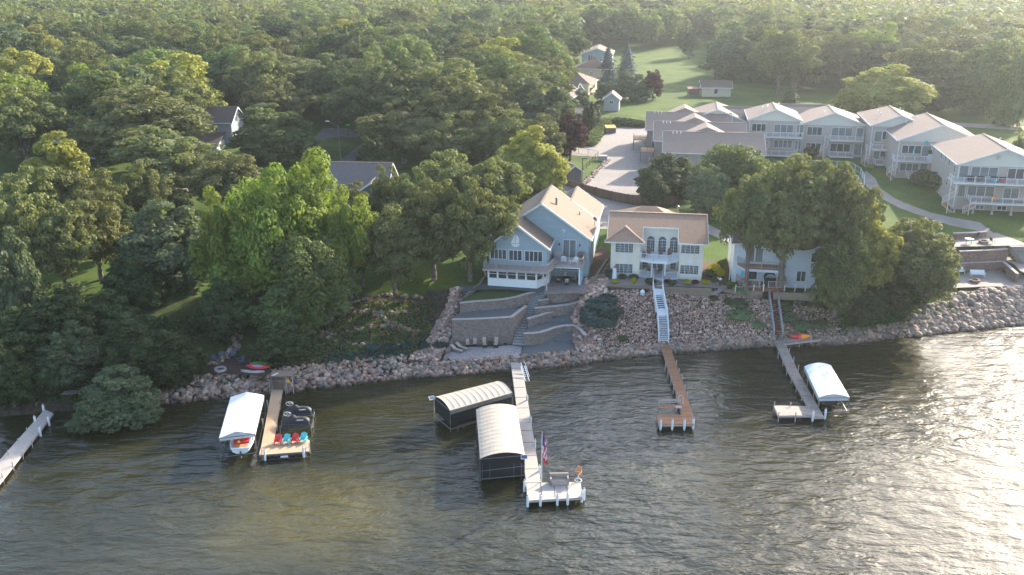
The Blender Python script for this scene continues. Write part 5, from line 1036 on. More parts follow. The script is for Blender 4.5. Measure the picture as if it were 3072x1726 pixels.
# small lawn garden right: walls of the condominium patio
def bw(pts, z0, z1, label, m='block_red'):
    b = MB(M[m]); n = len(pts); P = [W(a, c, z1) for a, c in pts]
    for p, q in zip(P[:-1], P[1:]): b.beam(Vector((p.x, p.y+.2, (z0+z1)/2-.05)), Vector((q.x, q.y+.2, (z0+z1)/2-.05)), .4, z1-z0-.1)
    w = tag(b.build('retaining_wall'), label, 'retaining wall'); c = MB(M['cap'])
    for p, q in zip(P[:-1], P[1:]): c.beam(Vector((p.x, p.y+.2, z1-.05)), Vector((q.x, q.y+.2, z1-.05)), .5, .1)
    c.build('coping', w)
bw([(2860, 791), (2940, 787), (3010, 784), (3030, 800), (3055, 822)], 3.3, 5.0, 'reddish block wall behind the white benches of the lower patio')
bw([(2880, 754), (2960, 751), (3025, 747)], 4.9, 6.9, 'reddish block wall between the flower bed and the upper patio')
bw([(2862, 700), (2920, 698), (2958, 695), (2966, 686)], 7.2, 8.3, 'curved reddish block wall behind the fire pit of the upper patio')
drape([tuple(W(a, c, 4.9)[:2]) for a, c in ((2865, 789), (3008, 782), (3040, 790), (3060, 812), (3100, 830), (3100, 760), (3020, 772), (2880, 775))], 'gravel_terrace', M['pink_gravel'], 0, 1.5, z=4.88)
T = thing('concrete_stairs', 'broad concrete stairs descending at the right edge beside the yellow flowers', 'stairs', (0, 0, 0)); b = MB(M['concrete'])
p0 = W(3045, 738, 7.3); p1 = W(3115, 822, 3.5)
for i in range(20): t = i/20; p = p0.lerp(p1, t); b.box(p.x-.9, p.y-.5, p.z-.9, p.x+2.6, p.y+.05, p.z)
b.build('steps', T); b = MB(M['white']); q = p0+Vector((2.4, 0, 0)); q1 = p1+Vector((2.4, 0, 0)); b.path([q, q+Vector((0, 0, 1)), q.lerp(q1, .5)+Vector((0, 0, 1)), q.lerp(q1, .5)], .04); b.build('handrail', T)
for k in range(11):
    t = k/10; p = W(3024+t*42, 757+t*42, 5.9-t*1.6); shrub(p.x, p.y, .45, .6, 'gold' if k % 2 else 'dark', 'yellow-flowering clump in the strip beside the concrete stairs' , 'yellow-flowering clumps beside the concrete stairs', name='flower_clump', cat='plant', z=p.z-.3, lumps=4)
for k, px in enumerate((2915, 2945, 2962, 2978)): p = W(px, 780, 4.9); shrub(p.x, p.y+.4, .45, .55, 'oak', 'small olive shrub in the bed between the two reddish walls', 'small shrubs between the reddish walls', name='shrub', z=4.85, lumps=4)
def bench(label, px, py, z, rz, L_=2.2):
    p = W(px, py, z); t = thing('bench', label, 'bench', p, rz, 'white benches on the lower patio'); b = MB(M['white']); b.box(-L_/2, -.3, .42, L_/2, .25, .48); b.build('seat', t); b = MB(M['white']); b.beam((0, .27, .5), (0, .42, 1.0), L_, .05); b.build('backrest', t)
    for s in (-1, 1): b = MB(M['white']); b.box(s*(L_/2-.05)-.04, -.28, 0, s*(L_/2-.05)+.04, -.2, .65); b.box(s*(L_/2-.05)-.04, .25, 0, s*(L_/2-.05)+.04, .33, .65); b.box(s*(L_/2-.05)-.05, -.3, .65, s*(L_/2-.05)+.05, .35, .69); b.build('leg', t)
bench('white bench facing the fire ring on the lower patio', 2932, 830, 3.48, R(-4)); bench('white bench partly under the shore tree at the left of the lower patio', 2872, 822, 3.48, R(8))
def ring(label, px, py, z, r=.75, m='block_red', h=.4, name='fire_pit', group=None):
    p = W(px, py, z); t = thing(name, label, 'fire pit', p, 0, group); b = MB(M[m]); b.lathe([(r*.68, 0), (r, 0), (r, h), (r*.68, h), (r*.68, .05)], n=20, cap=False); b.build('ring', t); b = MB(M['mulch']); b.lathe([(r*.68, .0), (r*.66, .1)], n=16); b.build('ash_bed', t); return p
ring('round brick fire ring in front of the white bench on the lower patio', 2924, 846, 3.48); ring('round brick fire ring beside the dark chairs on the upper patio', 2950, 729, 7.34)
for lb, px, py, rz in (('black metal chair right of the fire ring on the upper patio', 2976, 730, 1.9), ('black metal chair behind the fire ring against the curved wall', 2937, 716, .2), ('black metal chair at the right of the lower patio by the wall end', 3012, 822, .5)): p = W(px, py, 3.48 if py > 800 else 7.34); chair('patio_chair', 'dark_metal', lb, p, rz, 'black patio chairs')
p = W(2906, 730, 7.34); rtable('patio_table', 'aqua', 'glass-topped round table on the upper patio', p, .7, .72)
# ------------------------------------------------------------------ docks
def fr2(a, z): return W(a[0], a[1], z)
def dock(label, quads, z, m, posts=(), sleeves=(), angle=0, th=.14, name='dock', group='docks on the lake', frame=True, seams=0):
    """quads: plan outlines given as photo points on the deck's level"""
    O = fr2(quads[0][0], 0); T = thing(name, label, 'dock', (O.x, O.y, 0), angle, group)
    inv = T.matrix_basis.inverted() if False else Matrix.Rotation(-angle, 4, 'Z') @ Matrix.Translation((-O.x, -O.y, 0))
    L_ = lambda p, zz=z: inv @ W(p[0], p[1], zz)
    for qi, q in enumerate(quads):
        P = [L_(p) for p in q]
        for p in P: p.z = z+.006*qi
        b = MB(M[m]); b.slab(P, .07); d = b.build('decking', T)
        if frame:
            b = MB(M['deck' if m != 'tan_dock' else 'metal'])
            for p, r in zip(P, P[1:]+P[:1]): b.beam(p-Vector((0, 0, .16)), r-Vector((0, 0, .16)), .07, .17)
            b.build('stringer', d)
    for p in posts:
        q = L_(p, z); b = MB(M['deck']); b.tube((q.x, q.y, -1.2), (q.x, q.y, z+.5), .065, 8); b.build('post', T)
    for p in sleeves:
        q = L_(p, z); b = MB(M['deck']); b.tube((q.x, q.y, -1.2), (q.x, q.y, z+.75), .07, 8); o = b.build('post', T); b = MB(M['white']); b.lathe([(.1, -.25+z-.4), (.13, z-.6), (.13, z+.55), (.1, z+.6)], q.x, q.y, 10); b.build('bumper_sleeve', o)
    return T, inv
def along(p, q, n): return [(p[0]+(q[0]-p[0])*i/n, p[1]+(q[1]-p[1])*i/n) for i in range(n+1)]
def ZL(x, y): return x/3.215, 1050+y/3.215
def ZJ(x, y): return 600+x/4.5225, 1080+y/4.5225
def ZM(x, y): return 1250+x/3.1455, 1080+y/3.1455
def ZR(x, y): return 1700+x/2.862, 840+y/2.862
T, inv = dock('plain grey dock cut off by the left edge, lined with thin posts', [[ZL(430, 575), ZL(515, 610), ZL(-60, 1350), ZL(-260, 1350)]], .55, 'grey_dock', [ZL(*p) for p in ((262, 790), (178, 895), (82, 1010), (308, 905), (218, 1010), (125, 1120), (25, 1230))], [ZL(*p) for p in ((338, 685), (470, 690), (385, 790), (420, 575))], R(-40))
T, inv = dock('tan L-shaped dock carrying red and aqua chairs', [[ZJ(975, 390), ZJ(1125, 385), ZJ(985, 1190), ZJ(825, 1200)], [ZJ(822, 1200), ZJ(990, 1110), ZJ(1485, 1085), ZJ(1480, 1240), ZJ(800, 1290)]], .75, 'tan_dock', [ZJ(*p) for p in ((1085, 600), (1040, 880), (915, 600), (850, 850), (845, 1270), (1430, 1240), (1485, 1180))], [ZJ(880, 1290), ZJ(1405, 1250)], R(8))
tb = MB(M['metal']); A = inv @ W(*ZJ(805, 1292), .75); Bq = inv @ W(*ZJ(1478, 1242), .75)
for i in range(12): p = A.lerp(Bq, i/12); q = A.lerp(Bq, (i+1)/12); tb.beam((p.x, p.y-.06, .15 if i % 2 else .6), (q.x, q.y-.06, .6 if i % 2 else .15), .03, .03)
tb.beam((A.x, A.y-.06, .12), (Bq.x, Bq.y-.06, .12), .05, .05); tb.build('truss', T); b = MB(M['white']); p = A.lerp(Bq, .5); b.box(p.x-.4, p.y-.14, .3, p.x+.4, p.y-.09, .5); b.build('registration_plate', T)
main_dock = [[ZM(885, -5), ZM(985, -5), ZM(1170, 1160), ZM(1035, 1162)], [ZM(1035, 1162), ZM(1545, 1152), ZM(1562, 1300), ZM(1045, 1328)]]
T, inv = dock('long pale grey dock with L-shaped end, flagpole and plastic bench', main_dock, .7, 'grey_dock', [], [ZM(*p) for p in ((1042, 380), (1074, 580), (1115, 800), (1158, 1050), (1018, 1190), (1048, 1335), (1168, 1325), (1328, 1320), (1425, 1315), (1560, 1290), (1580, 1270))], R(8))
b = MB(M['dark_metal'])
for y_ in (80, 170, 260, 355, 455, 560, 668, 780, 902, 1030, 1160):
    p = inv @ W(*ZM(885+(y_/1162)*150, y_), .7); q = inv @ W(*ZM(985+(y_/1162)*185, y_-2), .7); b.beam((p.x, p.y, .705), (q.x, q.y, .705), .06, .02)
for x_ in (1175, 1300, 1420): p = inv @ W(*ZM(x_-5, 1160), .7); q = inv @ W(*ZM(x_+8, 1310), .7); b.beam((p.x, p.y, .71), (q.x, q.y, .71), .06, .02)
b.build('seam', T)
T, inv = dock('long red-brown board dock with a low bench at its T-shaped end', [[ZR(797, 530), ZR(875, 530), ZR(1060, 1080), ZR(1080, 1160), ZR(982, 1160), ZR(970, 1060)], [ZR(780, 1157), ZR(1080, 1157), ZR(1092, 1240), ZR(788, 1242)]], .8, 'brown_dock', [ZR(*p) for p in ((848, 740), (870, 800), (895, 860), (918, 930), (940, 1010), (942, 720), (965, 790), (992, 850), (1015, 930), (1035, 1000))], [ZR(*p) for p in ((808, 1242), (908, 1242), (1012, 1242), (1088, 1235))], R(-6))
bt = thing('dock_bench', 'low brown railed bench on the left of the red-brown dock', 'bench', (0, 0, 0)); P = [W(*ZR(*p), .8) for p in ((790, 1105), (975, 1100), (975, 1150), (790, 1155))]
b = MB(M['brown_dock']); b.slab([P[0]+Vector((0, 0, .45)), P[1]+Vector((0, 0, .45)), P[1].lerp(P[2], .5)+Vector((0, 0, .45)), P[0].lerp(P[3], .5)+Vector((0, 0, .45))], .06); b.build('seat', bt); b = MB(M['deck']); [b.beam(P[0]+Vector((0, .25, h)), P[1]+Vector((0, .25, h)), .04, .09) for h in (.65, .85, 1.0)]; [b.tube(p+Vector((0, .25, -1.5)), p+Vector((0, .25, 1.0)), .04) for p in (P[0], P[1], P[0].lerp(P[1], .5))]; b.build('backrest', bt)
p = W(*ZR(958, 1140), .8); b = MB(M['dark_metal']); b.box(-.15, -.15, 0, .15, .15, .7); b.use(M['cap']); b.box(-.35, -.3, .7, .35, .3, .76); tag(b.build('bench_table', None, p, R(-8)), 'small grey-topped stand at the right end of the dock bench', 'table')
p = W(*ZR(975, 1065), .8); b = MB(M['white']); b.path([(.3*math.cos(a), -.1, .9+.3*math.sin(a)) for a in [math.pi*k/8 for k in range(9)]], .03); b.tube((.3, -.1, .9), (.3, -.1, -1), .03); b.tube((-.3, -.1, .9), (-.3, -.1, -1), .03); tag(b.build('swim_ladder', None, p), 'white hoop ladder on the red-brown dock near its end', 'ladder')
T, inv = dock('weathered grey plank dock leading to the white boat canopy at right', [[ZR(1785, 520), ZR(1868, 520), ZR(1985, 780), ZR(2115, 1010), ZR(2208, 1175), ZR(2128, 1178), ZR(2062, 1070), ZR(1900, 780)], [ZR(1778, 1078), ZR(2075, 1085), ZR(2125, 1165), ZR(1815, 1165)]], .8, 'old_dock', [ZR(*p) for p in ((1818, 630), (1858, 690), (1892, 770), (1932, 840), (1975, 910), (2022, 985), (1910, 620), (1950, 690), (1990, 760), (2068, 870), (2125, 960), (2170, 1040), (1783, 1080), (1922, 1085), (1820, 1168), (1966, 1168))], [ZR(2115, 1170), ZR(2222, 1150)], R(-20))
T2, _ = dock('triangular brown shore deck carrying the red and yellow kayak', [[ZR(1868, 502), ZR(2180, 512), ZR(1868, 548)]], 1.0, 'old_dock', [ZR(2000, 520), ZR(2100, 512)], [], R(-8), name='shore_deck', group=None)
# ---- ramps and stairs to the docks
def stairrun(T, pts, w, m, rail_m, zfun=None, nsteps=None, tread='step'):
    """pts: list of (x, y, z, kind) - kind 'ramp' or 'steps' describes the run that starts there"""
    for (x0, y0, z0, k), (x1, y1, z1, _) in zip(pts[:-1], pts[1:]):
        p = Vector((x0, y0, z0)); q = Vector((x1, y1, z1)); d = q-p; dh = Vector((d.x, d.y, 0)).normalized(); r = Vector((dh.y, -dh.x, 0))*w/2
        if k == 'ramp': b = MB(M[m]); b.slab([p-r, p+r, q+r, q-r], .12); b.build('landing', T)
        else:
            n = max(2, round(abs(z1-z0)/.2)); b = MB(M[m])
            for i in range(n): t0 = (i+.5)/n; c = p+d*t0; c.z = z0+(z1-z0)*(i+1)/n; e = dh*.14; b.slab([c-r-e, c+r-e, c+r+e, c-r+e], .05)
            b.build('treads', T); b = MB(M[rail_m]); [b.beam(p+s*r-Vector((0, 0, .1)), q+s*r-Vector((0, 0, .1)), .07, .28) for s in (-1, 1)]; b.build('stringer', T)
        b = MB(M[rail_m])
        for s in (-1, 1):
            a, c = p+s*r, q+s*r; b.beam(a+Vector((0, 0, 1)), c+Vector((0, 0, 1)), .1, .06); b.beam(a+Vector((0, 0, .15)), c+Vector((0, 0, .15)), .04, .06); L_ = (c-a).length; n = max(1, int(L_/.2))
            for i in range(n+1): t = i/n; g = a.lerp(c, t); big = i in (0, n); u = .06 if big else .022; b.box(g.x-u, g.y-u, g.z-(.8 if big else 0), g.x+u, g.y+u, g.z+1.02)
        b.build('railing', T)
def wp(px, py, z): p = W(px, py, z); return (p.x, p.y, z)
T = thing('white_stairway', 'white railed boardwalk and stairs from the cream house down to the red-brown dock', 'stairway', (0, 0, 0))
stairrun(T, [(*wp(1974, 822, 6.62), 'ramp'), (*wp(1973, 866, 6.3), 'ramp'), (*wp(1975, 884, 5.85), 'steps'), (*wp(1982, 927, 4.45), 'ramp'), (*wp(1987, 946, 4.0), 'steps'), (*wp(1991, 1021, 1.3), '')], 1.35, 'white', 'white')
T = thing('grey_stairway', 'grey-blue railed stairway with red-brown landing down to the weathered dock', 'stairway', (0, 0, 0))
stairrun(T, [(*wp(2313, 852, 6.05), 'ramp'), (*wp(2318, 882, 5.3), 'steps'), (*wp(2335, 1004, 1.25), '')], 1.2, 'red_deck', 'grey_side')
T = thing('shore_steps', 'old grey wooden steps with a small platform above the tan dock', 'steps', (0, 0, 0)); b = MB(M['timber']); p0 = W(*ZJ(1050, 390), .85); p1 = W(*ZJ(1050, 220), 2.6)
for i in range(9): t = i/8; p = p0.lerp(p1, t); b.box(p.x-.78, p.y-.12, p.z-.06, p.x+.78, p.y+.16, p.z)
b.beam(p0+Vector((-.85, 0, 0)), p1+Vector((-.85, 0, 0)), .07, .3); b.beam(p0+Vector((.85, 0, 0)), p1+Vector((.85, 0, 0)), .07, .3); b.build('treads', T)
b = MB(M['timber']); b.box(p1.x-.9, p1.y, 2.5, p1.x+1.9, p1.y+1.5, 2.62); b.build('platform', T); b = MB(M['deck']); [b.tube((p1.x+dx, p1.y+.1, .2), (p1.x+dx, p1.y+.1, 2.6), .06) for dx in (-.8, 1.0, 1.8)]; [b.tube((p0.x+s*.95, p0.y+.1, -.6), (p0.x+s*.95, p0.y+.1, 2.0), .06) for s in (-1, 1)]; b.build('post', T)
b = MB(M['white']); [b.beam((p1.x-.7+k*.2, p1.y+.05, 2.65), (p1.x-.2+k*.2, p1.y+.75, 2.68), .1, .03) for k in range(2)]; tag(b.build('white_boards'), 'two white boards lying on the small platform above the tan dock', 'boards')
p = W(*ZJ(1190, 300), 1.6); b = MB(M['yellow']); b.lathe([(.05, -.25), (.22, -.15), (.25, .1), (.06, .25)], n=10); tag(b.build('life_jacket', None, (p.x, p.y, 1.7)), 'yellow life jacket hanging under the small platform', 'life jacket')
# aluminium ladder/ramp beside main dock
b = MB(M['white']); a = W(*ZM(1000, 60), 1.3); c = W(*ZM(1045, 200), .3)
for s in (-.25, .25): b.tube(a+Vector((s, 0, 0)), c+Vector((s, 0, 0)), .05, 6); b.tube(a+Vector((s, 0, .6)), c+Vector((s, 0, .6)), .03, 6)
[b.tube(a.lerp(c, k/7)+Vector((-.25, 0, 0)), a.lerp(c, k/7)+Vector((.25, 0, 0)), .03, 6) for k in range(8)]; tag(b.build('boarding_ladder'), 'white aluminium ladder propped on the rocks right of the pale grey dock', 'ladder')
b = MB(M['metal']); a = W(*ZR(900, 600), .6); [b.tube(a+Vector((k*.5, 0, 0)), a+Vector((1.3-k*.35, .2, .9)), .03) for k in range(4)]; b.tube(a+Vector((0, 0, .9)), a+Vector((1.5, 0, .9)), .03); tag(b.build('sawhorse_rack'), 'grey wooden rack on the rocks right of the red-brown dock', 'rack')
# ---- boat lifts and canopies
def canopy(label, corners, ztop, m, arch, curtains=None, zc=.7, gab=False, drop=.3, ribs=12, bulge=.03):
    """corners (photo points at eave height): a far-left, b far-right, c near-right, d near-left; ridge runs from the ab side to the cd side"""
    a, b_, c, d = [W(*p, ztop) for p in corners]; T = thing('boat_lift', label, 'boat lift', (0, 0, 0), 0, 'covered boat lifts'); nr, nc = ribs*4+1, 13; rows = []
    for i in range(nr):
        t = i/(nr-1); L0 = a.lerp(d, t); R0 = b_.lerp(c, t); row = [L0-Vector((0, 0, drop))]
        for j in range(nc):
            s = j/(nc-1); p = L0.lerp(R0, s); hgt = arch*(1-abs(2*s-1)) if gab else arch*math.sin(math.pi*s)**.8
            row.append(Vector((p.x, p.y, p.z+hgt+bulge*(abs(math.sin(math.pi*i/4))**.7*-1+.6)*(1 if 0 < s < 1 else 0))))
        row.append(R0-Vector((0, 0, drop))); rows.append(row)
    m_ = MB(M[m]); m_.arc_shell(rows, .03); 
    cv = m_.build('canopy', T)
    for row in (rows[0], rows[-1]):
        top = row[1:-1]; e = MB(M[m])
        if gab or not curtains: n = len(top); lo = [Vector((p.x, p.y, ztop-drop)) for p in top]; e.add(top+lo, [(i, i+1, n+i+1, n+i) for i in range(n-1)]); e.add(top+lo, [(n+i, n+i+1, i+1, i) for i in range(n-1)])
        if e.v: e.build('end_panel', T)
    if curtains:
        for nm, P, Q in (('left', a, d), ('front', d, c), ('right', c, b_), ('back', b_, a)):
            k = MB(M['curtain_d']); arcq = nm in ('front', 'back'); n = 12; q0 = []; q1 = []
            for i in range(n+1):
                s = i/n; p = P.lerp(Q, s); hh = arch*math.sin(math.pi*s)**.8-.06 if arcq else -drop*.9; q0.append((p.x*.995+T.location.x, p.y, ztop+hh)); q1.append((p.x*.995, p.y, zc))
            ctr = (a+b_+c+d)/4; ins = lambda p: (p[0]+(ctr.x-p[0])*.012, p[1]+(ctr.y-p[1])*.012, p[2]); q0 = [ins(p) for p in q0]; q1 = [ins(p) for p in q1]
            k.add(q0+q1, [(i, i+1, n+2+i, n+1+i) for i in range(n)]); k.build('curtain', T)
    f = MB(M['metal'])
    for p in (a, b_, c, d): f.tube((p.x, p.y, -1.0), (p.x, p.y, ztop), .045, 8)
    for p, q in ((a, b_), (b_, c), (c, d), (d, a)): f.tube((p.x, p.y, ztop-.05), (q.x, q.y, ztop-.05), .04, 6); f.tube((p.x, p.y, .35), (q.x, q.y, .35), .05, 6)
    f.build('frame', T); return T, (a, b_, c, d)
T, q = canopy('boat lift with tan arched canopy set crosswise behind the other tan one', [ZM(315, 478), ZM(160, 352), ZM(745, 205), ZM(900, 310)], 2.75, 'canvas_t', .5, True, .9, ribs=11, bulge=.05, drop=.5)
b = MB(M['metal']); pA = q[0].lerp(q[3], .12); pB = q[3]; b.beam((pA.x, pA.y-.1, .45), (pB.x, pB.y-.1, .45), .5, .08); [b.tube((p.x, p.y-.15, -1.2), (p.x, p.y-.15, .5), .07) for p in (pA, pA.lerp(pB, .1), pA.lerp(pB, .45))]; b.build('catwalk', T)
def solar(label, p, rz, tilt=.5): t = thing('solar_panel', label, 'solar panel', p, rz, 'small solar panels on the tan boat lifts'); b = MB(M['slate']); b.box(-.3, -.22, 0, .3, .22, .03); o = b.build('panel', t); o.rotation_euler = (tilt, 0, 0); b = MB(M['white']); [b.box(*v) for v in ((-.34, -.26, -.01, .34, -.22, .04), (-.34, .22, -.01, .34, .26, .04), (-.34, -.22, -.01, -.3, .22, .04), (.3, -.22, -.01, .34, .22, .04))]; o = b.build('frame', t); o.rotation_euler = (tilt, 0, 0)
p = W(*ZM(143, 360), 2.9); solar('small solar panel at the left corner of the crosswise tan canopy', p, .5)
T, q = canopy('boat lift with tan arched canopy and black curtains, nearest the camera', [ZM(562, 468), ZM(938, 440), ZM(1018, 898), ZM(598, 935)], 2.75, 'canvas_t', .5, True, .35, ribs=13, bulge=.035)
b = MB(M['metal']); d_, c_ = q[3], q[2]; b.tube((d_.x, d_.y-.08, 1.35), (c_.x, c_.y-.08, 1.5), .035); [b.tube((d_.lerp(c_, s).x, d_.y-.1, .4), (d_.lerp(c_, s).x, d_.y-.1, 2.3), .02) for s in (.05, .22, .76, .93)]; b.build('rail', T)
p = W(*ZM(1015, 918), 2.9); solar('small solar panel at the near right corner of the nearer tan canopy', p, 0)
T, q = canopy('boat lift with white gabled canopy over a boat with red seats', [ZJ(415, 505), ZJ(868, 480), ZJ(742, 1000), ZJ(258, 1062)], 2.7, 'canvas_w', .55, None, gab=True, drop=.38, ribs=8, bulge=.012)
# boat under it
ax = ((q[0]+q[1])/2-(q[2]+q[3])/2); ax.z = 0; ax.normalize(); ang = math.atan2(ax.y, ax.x)-math.pi/2; mid = (q[2]+q[3])/2; st = W(*ZJ(550, 1240), .9)
T = thing('ski_boat', 'white boat with red seats and orange-brown stern deck under the white gabled canopy', 'boat', (st.x, st.y, .55), ang)
def hull(bd, L_, wd, h): 
    rows = []
    for i in range(13):
        t = i/12; w = wd/2*(1-max(0, (t-.55)/.45)**2.2)*(.78+.22*min(1, t*5)); rows.append([(s*w*k, t*L_, z) for s, k, z in ((-1, 1, h), (-1, .92, h*.45), (-1, .5, .05), (1, .5, .05), (1, .92, h*.45), (1, 1, h))])
    vs = [p for r in rows for p in r]; fs = [(i*6+j, (i+1)*6+j, (i+1)*6+j+1, i*6+j+1) for i in range(12) for j in range(5)]+[(0, 1, 2, 3, 4, 5)]; bd.add(vs, fs); bd.add([r[0] for r in rows]+[r[5] for r in rows], [(13+i, 13+i+1, i+1, i) for i in range(12)]); return rows
b = MB(M['white']); rows = hull(b, 6.6, 2.4, .7); b.build('hull', T)
b = MB(M['white']); [b.tube(rows[i][0], rows[i+1][0], .09, 6) for i in range(12)]; [b.tube(rows[i][5], rows[i+1][5], .09, 6) for i in range(12)]; b.tube(rows[0][0], rows[0][5], .12, 8); b.build('gunwale', T)
b = MB(M['wood']); b.box(-.8, .12, .70, .8, .95, .80); b.build('stern_deck', T); b = MB(M['red']); b.box(-.85, 1.0, .70, .85, 1.6, .98); b.box(-.85, 1.5, .95, .85, 1.7, 1.25); b.build('seat', T); b = MB(M['slate']); b.box(-.9, 1.75, .70, .9, 4.6, .74); b.build('floor', T); b = MB(M['red']); b.box(-.9, 3.4, .74, .9, 4.0, 1.15); b.build('front_seat', T)
b = MB(M['dark_metal']); b.tube((0, -.1, .4), (0, -.35, -.1), .09); b.lathe([(.05, -.2), (.2, -.15), (.05, -.05)], 0, -.4, 8); b.build('outdrive', T)
p = W(*ZJ(525, 1112), 1.9); b = MB(M['yellow']); b.lathe([(.16, 0), (.18, .1), (.1, .2)], n=8); tag(b.build('yellow_cushion', None, (p.x, p.y, 1.85)), 'small yellow float lying on the red boat seat', 'float')
T, q = canopy('boat lift with white fabric canopy beside the weathered dock at right', [ZR(2040, 745), ZR(2270, 735), ZR(2427, 1008), ZR(2165, 1012)], 2.3, 'canvas_w', .45, None, drop=.45, ribs=9, bulge=.012)
T = thing('covered_boat', 'dark covered boat hull glimpsed under the white canopy at right', 'boat', (0, 0, 0)); c_ = (q[0]+q[1]+q[2]+q[3])/4; b = MB(M['black']); ax = (q[0]-q[3]).normalized(); b.beam(Vector((c_.x, c_.y, .8))-ax*2.8, Vector((c_.x, c_.y, .8))+ax*2.8, 1.9, .7); b.build('hull', T); b = MB(M['white']); b.beam(Vector((c_.x, c_.y, 1.18))-ax*2.7, Vector((c_.x, c_.y, 1.18))+ax*2.4, 1.6, .06); b.build('cover', T)
# jet skis on their lifts
for k, (x, y, lb, lb2) in enumerate(((1250, 700, 'black covered watercraft on a lift, the one farther from the chairs', 'watercraft lift with white hand wheel, the one farther from the chairs'), (1220, 840, 'black covered watercraft on a lift, the one just behind the chairs', 'watercraft lift with white hand wheel, the one just behind the chairs'))):
    p = W(*ZJ(x+80, y), 1.1); T = thing('covered_watercraft', lb, 'watercraft', (p.x, p.y, 1.0), R(4), 'covered watercraft'); b = MB(M['black']); L_ = 3.2; rows = []
    prof = [(-1.6, .05, .15), (-1.45, .35, .5), (-1.0, .52, .75), (-.6, .55, .85), (-.35, .5, 1.15), (-.1, .48, 1.1), (.1, .5, .82), (.7, .52, .85), (1.2, .5, .75), (1.5, .45, .45), (1.6, .3, .2)]
    for x_, w_, h_ in prof: rows.append([(x_, w_*math.cos(a), .08+h_*math.sin(a)**.8*.8) for a in [math.pi*i/8 for i in range(9)]])
    b.arc_shell(rows, .02); b.build('cover', T, smooth=True); b = MB(M['slate']); b.arc_shell([[(x_, -w_*1.02, .1), (x_, -w_*.6, -.2), (x_, w_*.6, -.2), (x_, w_*1.02, .1)] for x_, w_, h_ in prof], .02); b.build('hull', T)
    b = MB(M['white']); b.beam((.2, -.475, .53), (.95, -.47, .54), .02, .08); b.build('stripe', T)
    T = thing('watercraft_lift', lb2, 'boat lift', (p.x, p.y, 0), R(4), 'watercraft lifts'); b = MB(M['metal']); [b.tube((sx*1.75, sy*.65, -1), (sx*1.75, sy*.65, 1.0), .05) for sx in (-1, 1) for sy in (-1, 1)]; [b.beam((-1.75, sy*.5, .72), (1.75, sy*.5, .72), .1, .08) for sy in (-1, 1)]; [b.beam((sx*1.75, -.65, .5), (sx*1.75, .65, .5), .08, .08) for sx in (-1, 1)]; b.build('frame', T)
    b = MB(M['white']); r = .42; c0 = Vector((-1.0, .55, 1.85)); pts_ = [c0+Vector((r*math.cos(a), -.25*math.sin(a), r*math.sin(a)*.9)) for a in [2*math.pi*i/16 for i in range(17)]]; b.path(pts_, .035, 6); [b.tube(c0, pts_[i], .02, 5) for i in (0, 5, 11)]; b.build('hand_wheel', T); b = MB(M['metal']); b.tube((-1.0, .6, 0), (-1.0, .58, 1.9), .05); b.build('winch_post', T)
for x, y, m_, lb in ((1065, 1130, 'red', 'red adirondack chair on the tan dock, leftmost of the four'), (1178, 1128, 'aqua', 'aqua adirondack chair on the tan dock, between the two red ones'), (1292, 1118, 'red', 'red adirondack chair on the tan dock, between the two aqua ones'), (1408, 1108, 'aqua', 'aqua adirondack chair on the tan dock, rightmost of the four')):
    p = W(*ZJ(x, y), .76); adirondack('adirondack_chair', m_, lb, (p.x, p.y-.1, .76), R(-2), 'red and aqua chairs on the tan dock')
# flag, bench, chair on main dock
p = W(*ZM(1178, 1150), .7); T = thing('flagpole', 'white flagpole with a drooping american flag on the pale grey dock', 'flagpole', (p.x, p.y, .7)); b = MB(M['white']); b.tube((0, 0, -1.5), (0, 0, 5.6), .045, 8, .03); b.build('pole', T); b = MB(M['wood']); b.lathe([(.02, 5.6), (.09, 5.68), (.02, 5.78)], n=8); b.build('finial', T)
b = MB(M['flag_red']); b.mats = [M['flag_red'], M['white'], M['flag_blue']]
rows = []; nz_, nx_ = 22, 13
for i in range(nz_):
    t = i/(nz_-1); rows.append([(.06+.04*j+.05*math.sin(j*1.9+t*4)*(j > 0), .09*math.sin(j*1.5+t*5)*(j/12+.2), 5.45-t*2.9-.9*(j/12)**1.3*(1-.2*t)) for j in range(nx_)])
for i in range(nz_-1):
    for j in range(nx_-1): b.c = 2 if (i < 9 and j < 6) else (0 if ((j+i//3) % 2 == 0 or i > 17) else 1); b.add([rows[i][j], rows[i][j+1], rows[i+1][j+1], rows[i+1][j]], [(0, 1, 2, 3)])
b.build('flag', T)
b = MB(M['white']); b.lathe([(.05, 0), (.05, .8)], n=6); 
p = W(*ZM(1345, 1165), .71); T = thing('dock_bench', 'grey-brown plastic storage bench on the end of the pale grey dock', 'bench', (p.x, p.y, .71), R(2)); b = MB(M['dockbox']); b.box(-.95, -.42, 0, .95, .28, .52); b.build('seat', T); b = MB(M['dockbox']); b.box(-.95, .28, 0, .95, .42, 1.0); [b.box(-.9+k*.15, .25, .54, -.8+k*.15, .28, .95) for k in range(12)]; b.build('backrest', T)
for s in (-1, 1): b = MB(M['dockbox']); b.box(s*.95, -.42, 0, s*.80, .28, .78); b.build('armrest', T)
b = MB(M['cap']); b.box(-.25, -.44, .15, .25, -.42, .28); b.build('label_plate', T)
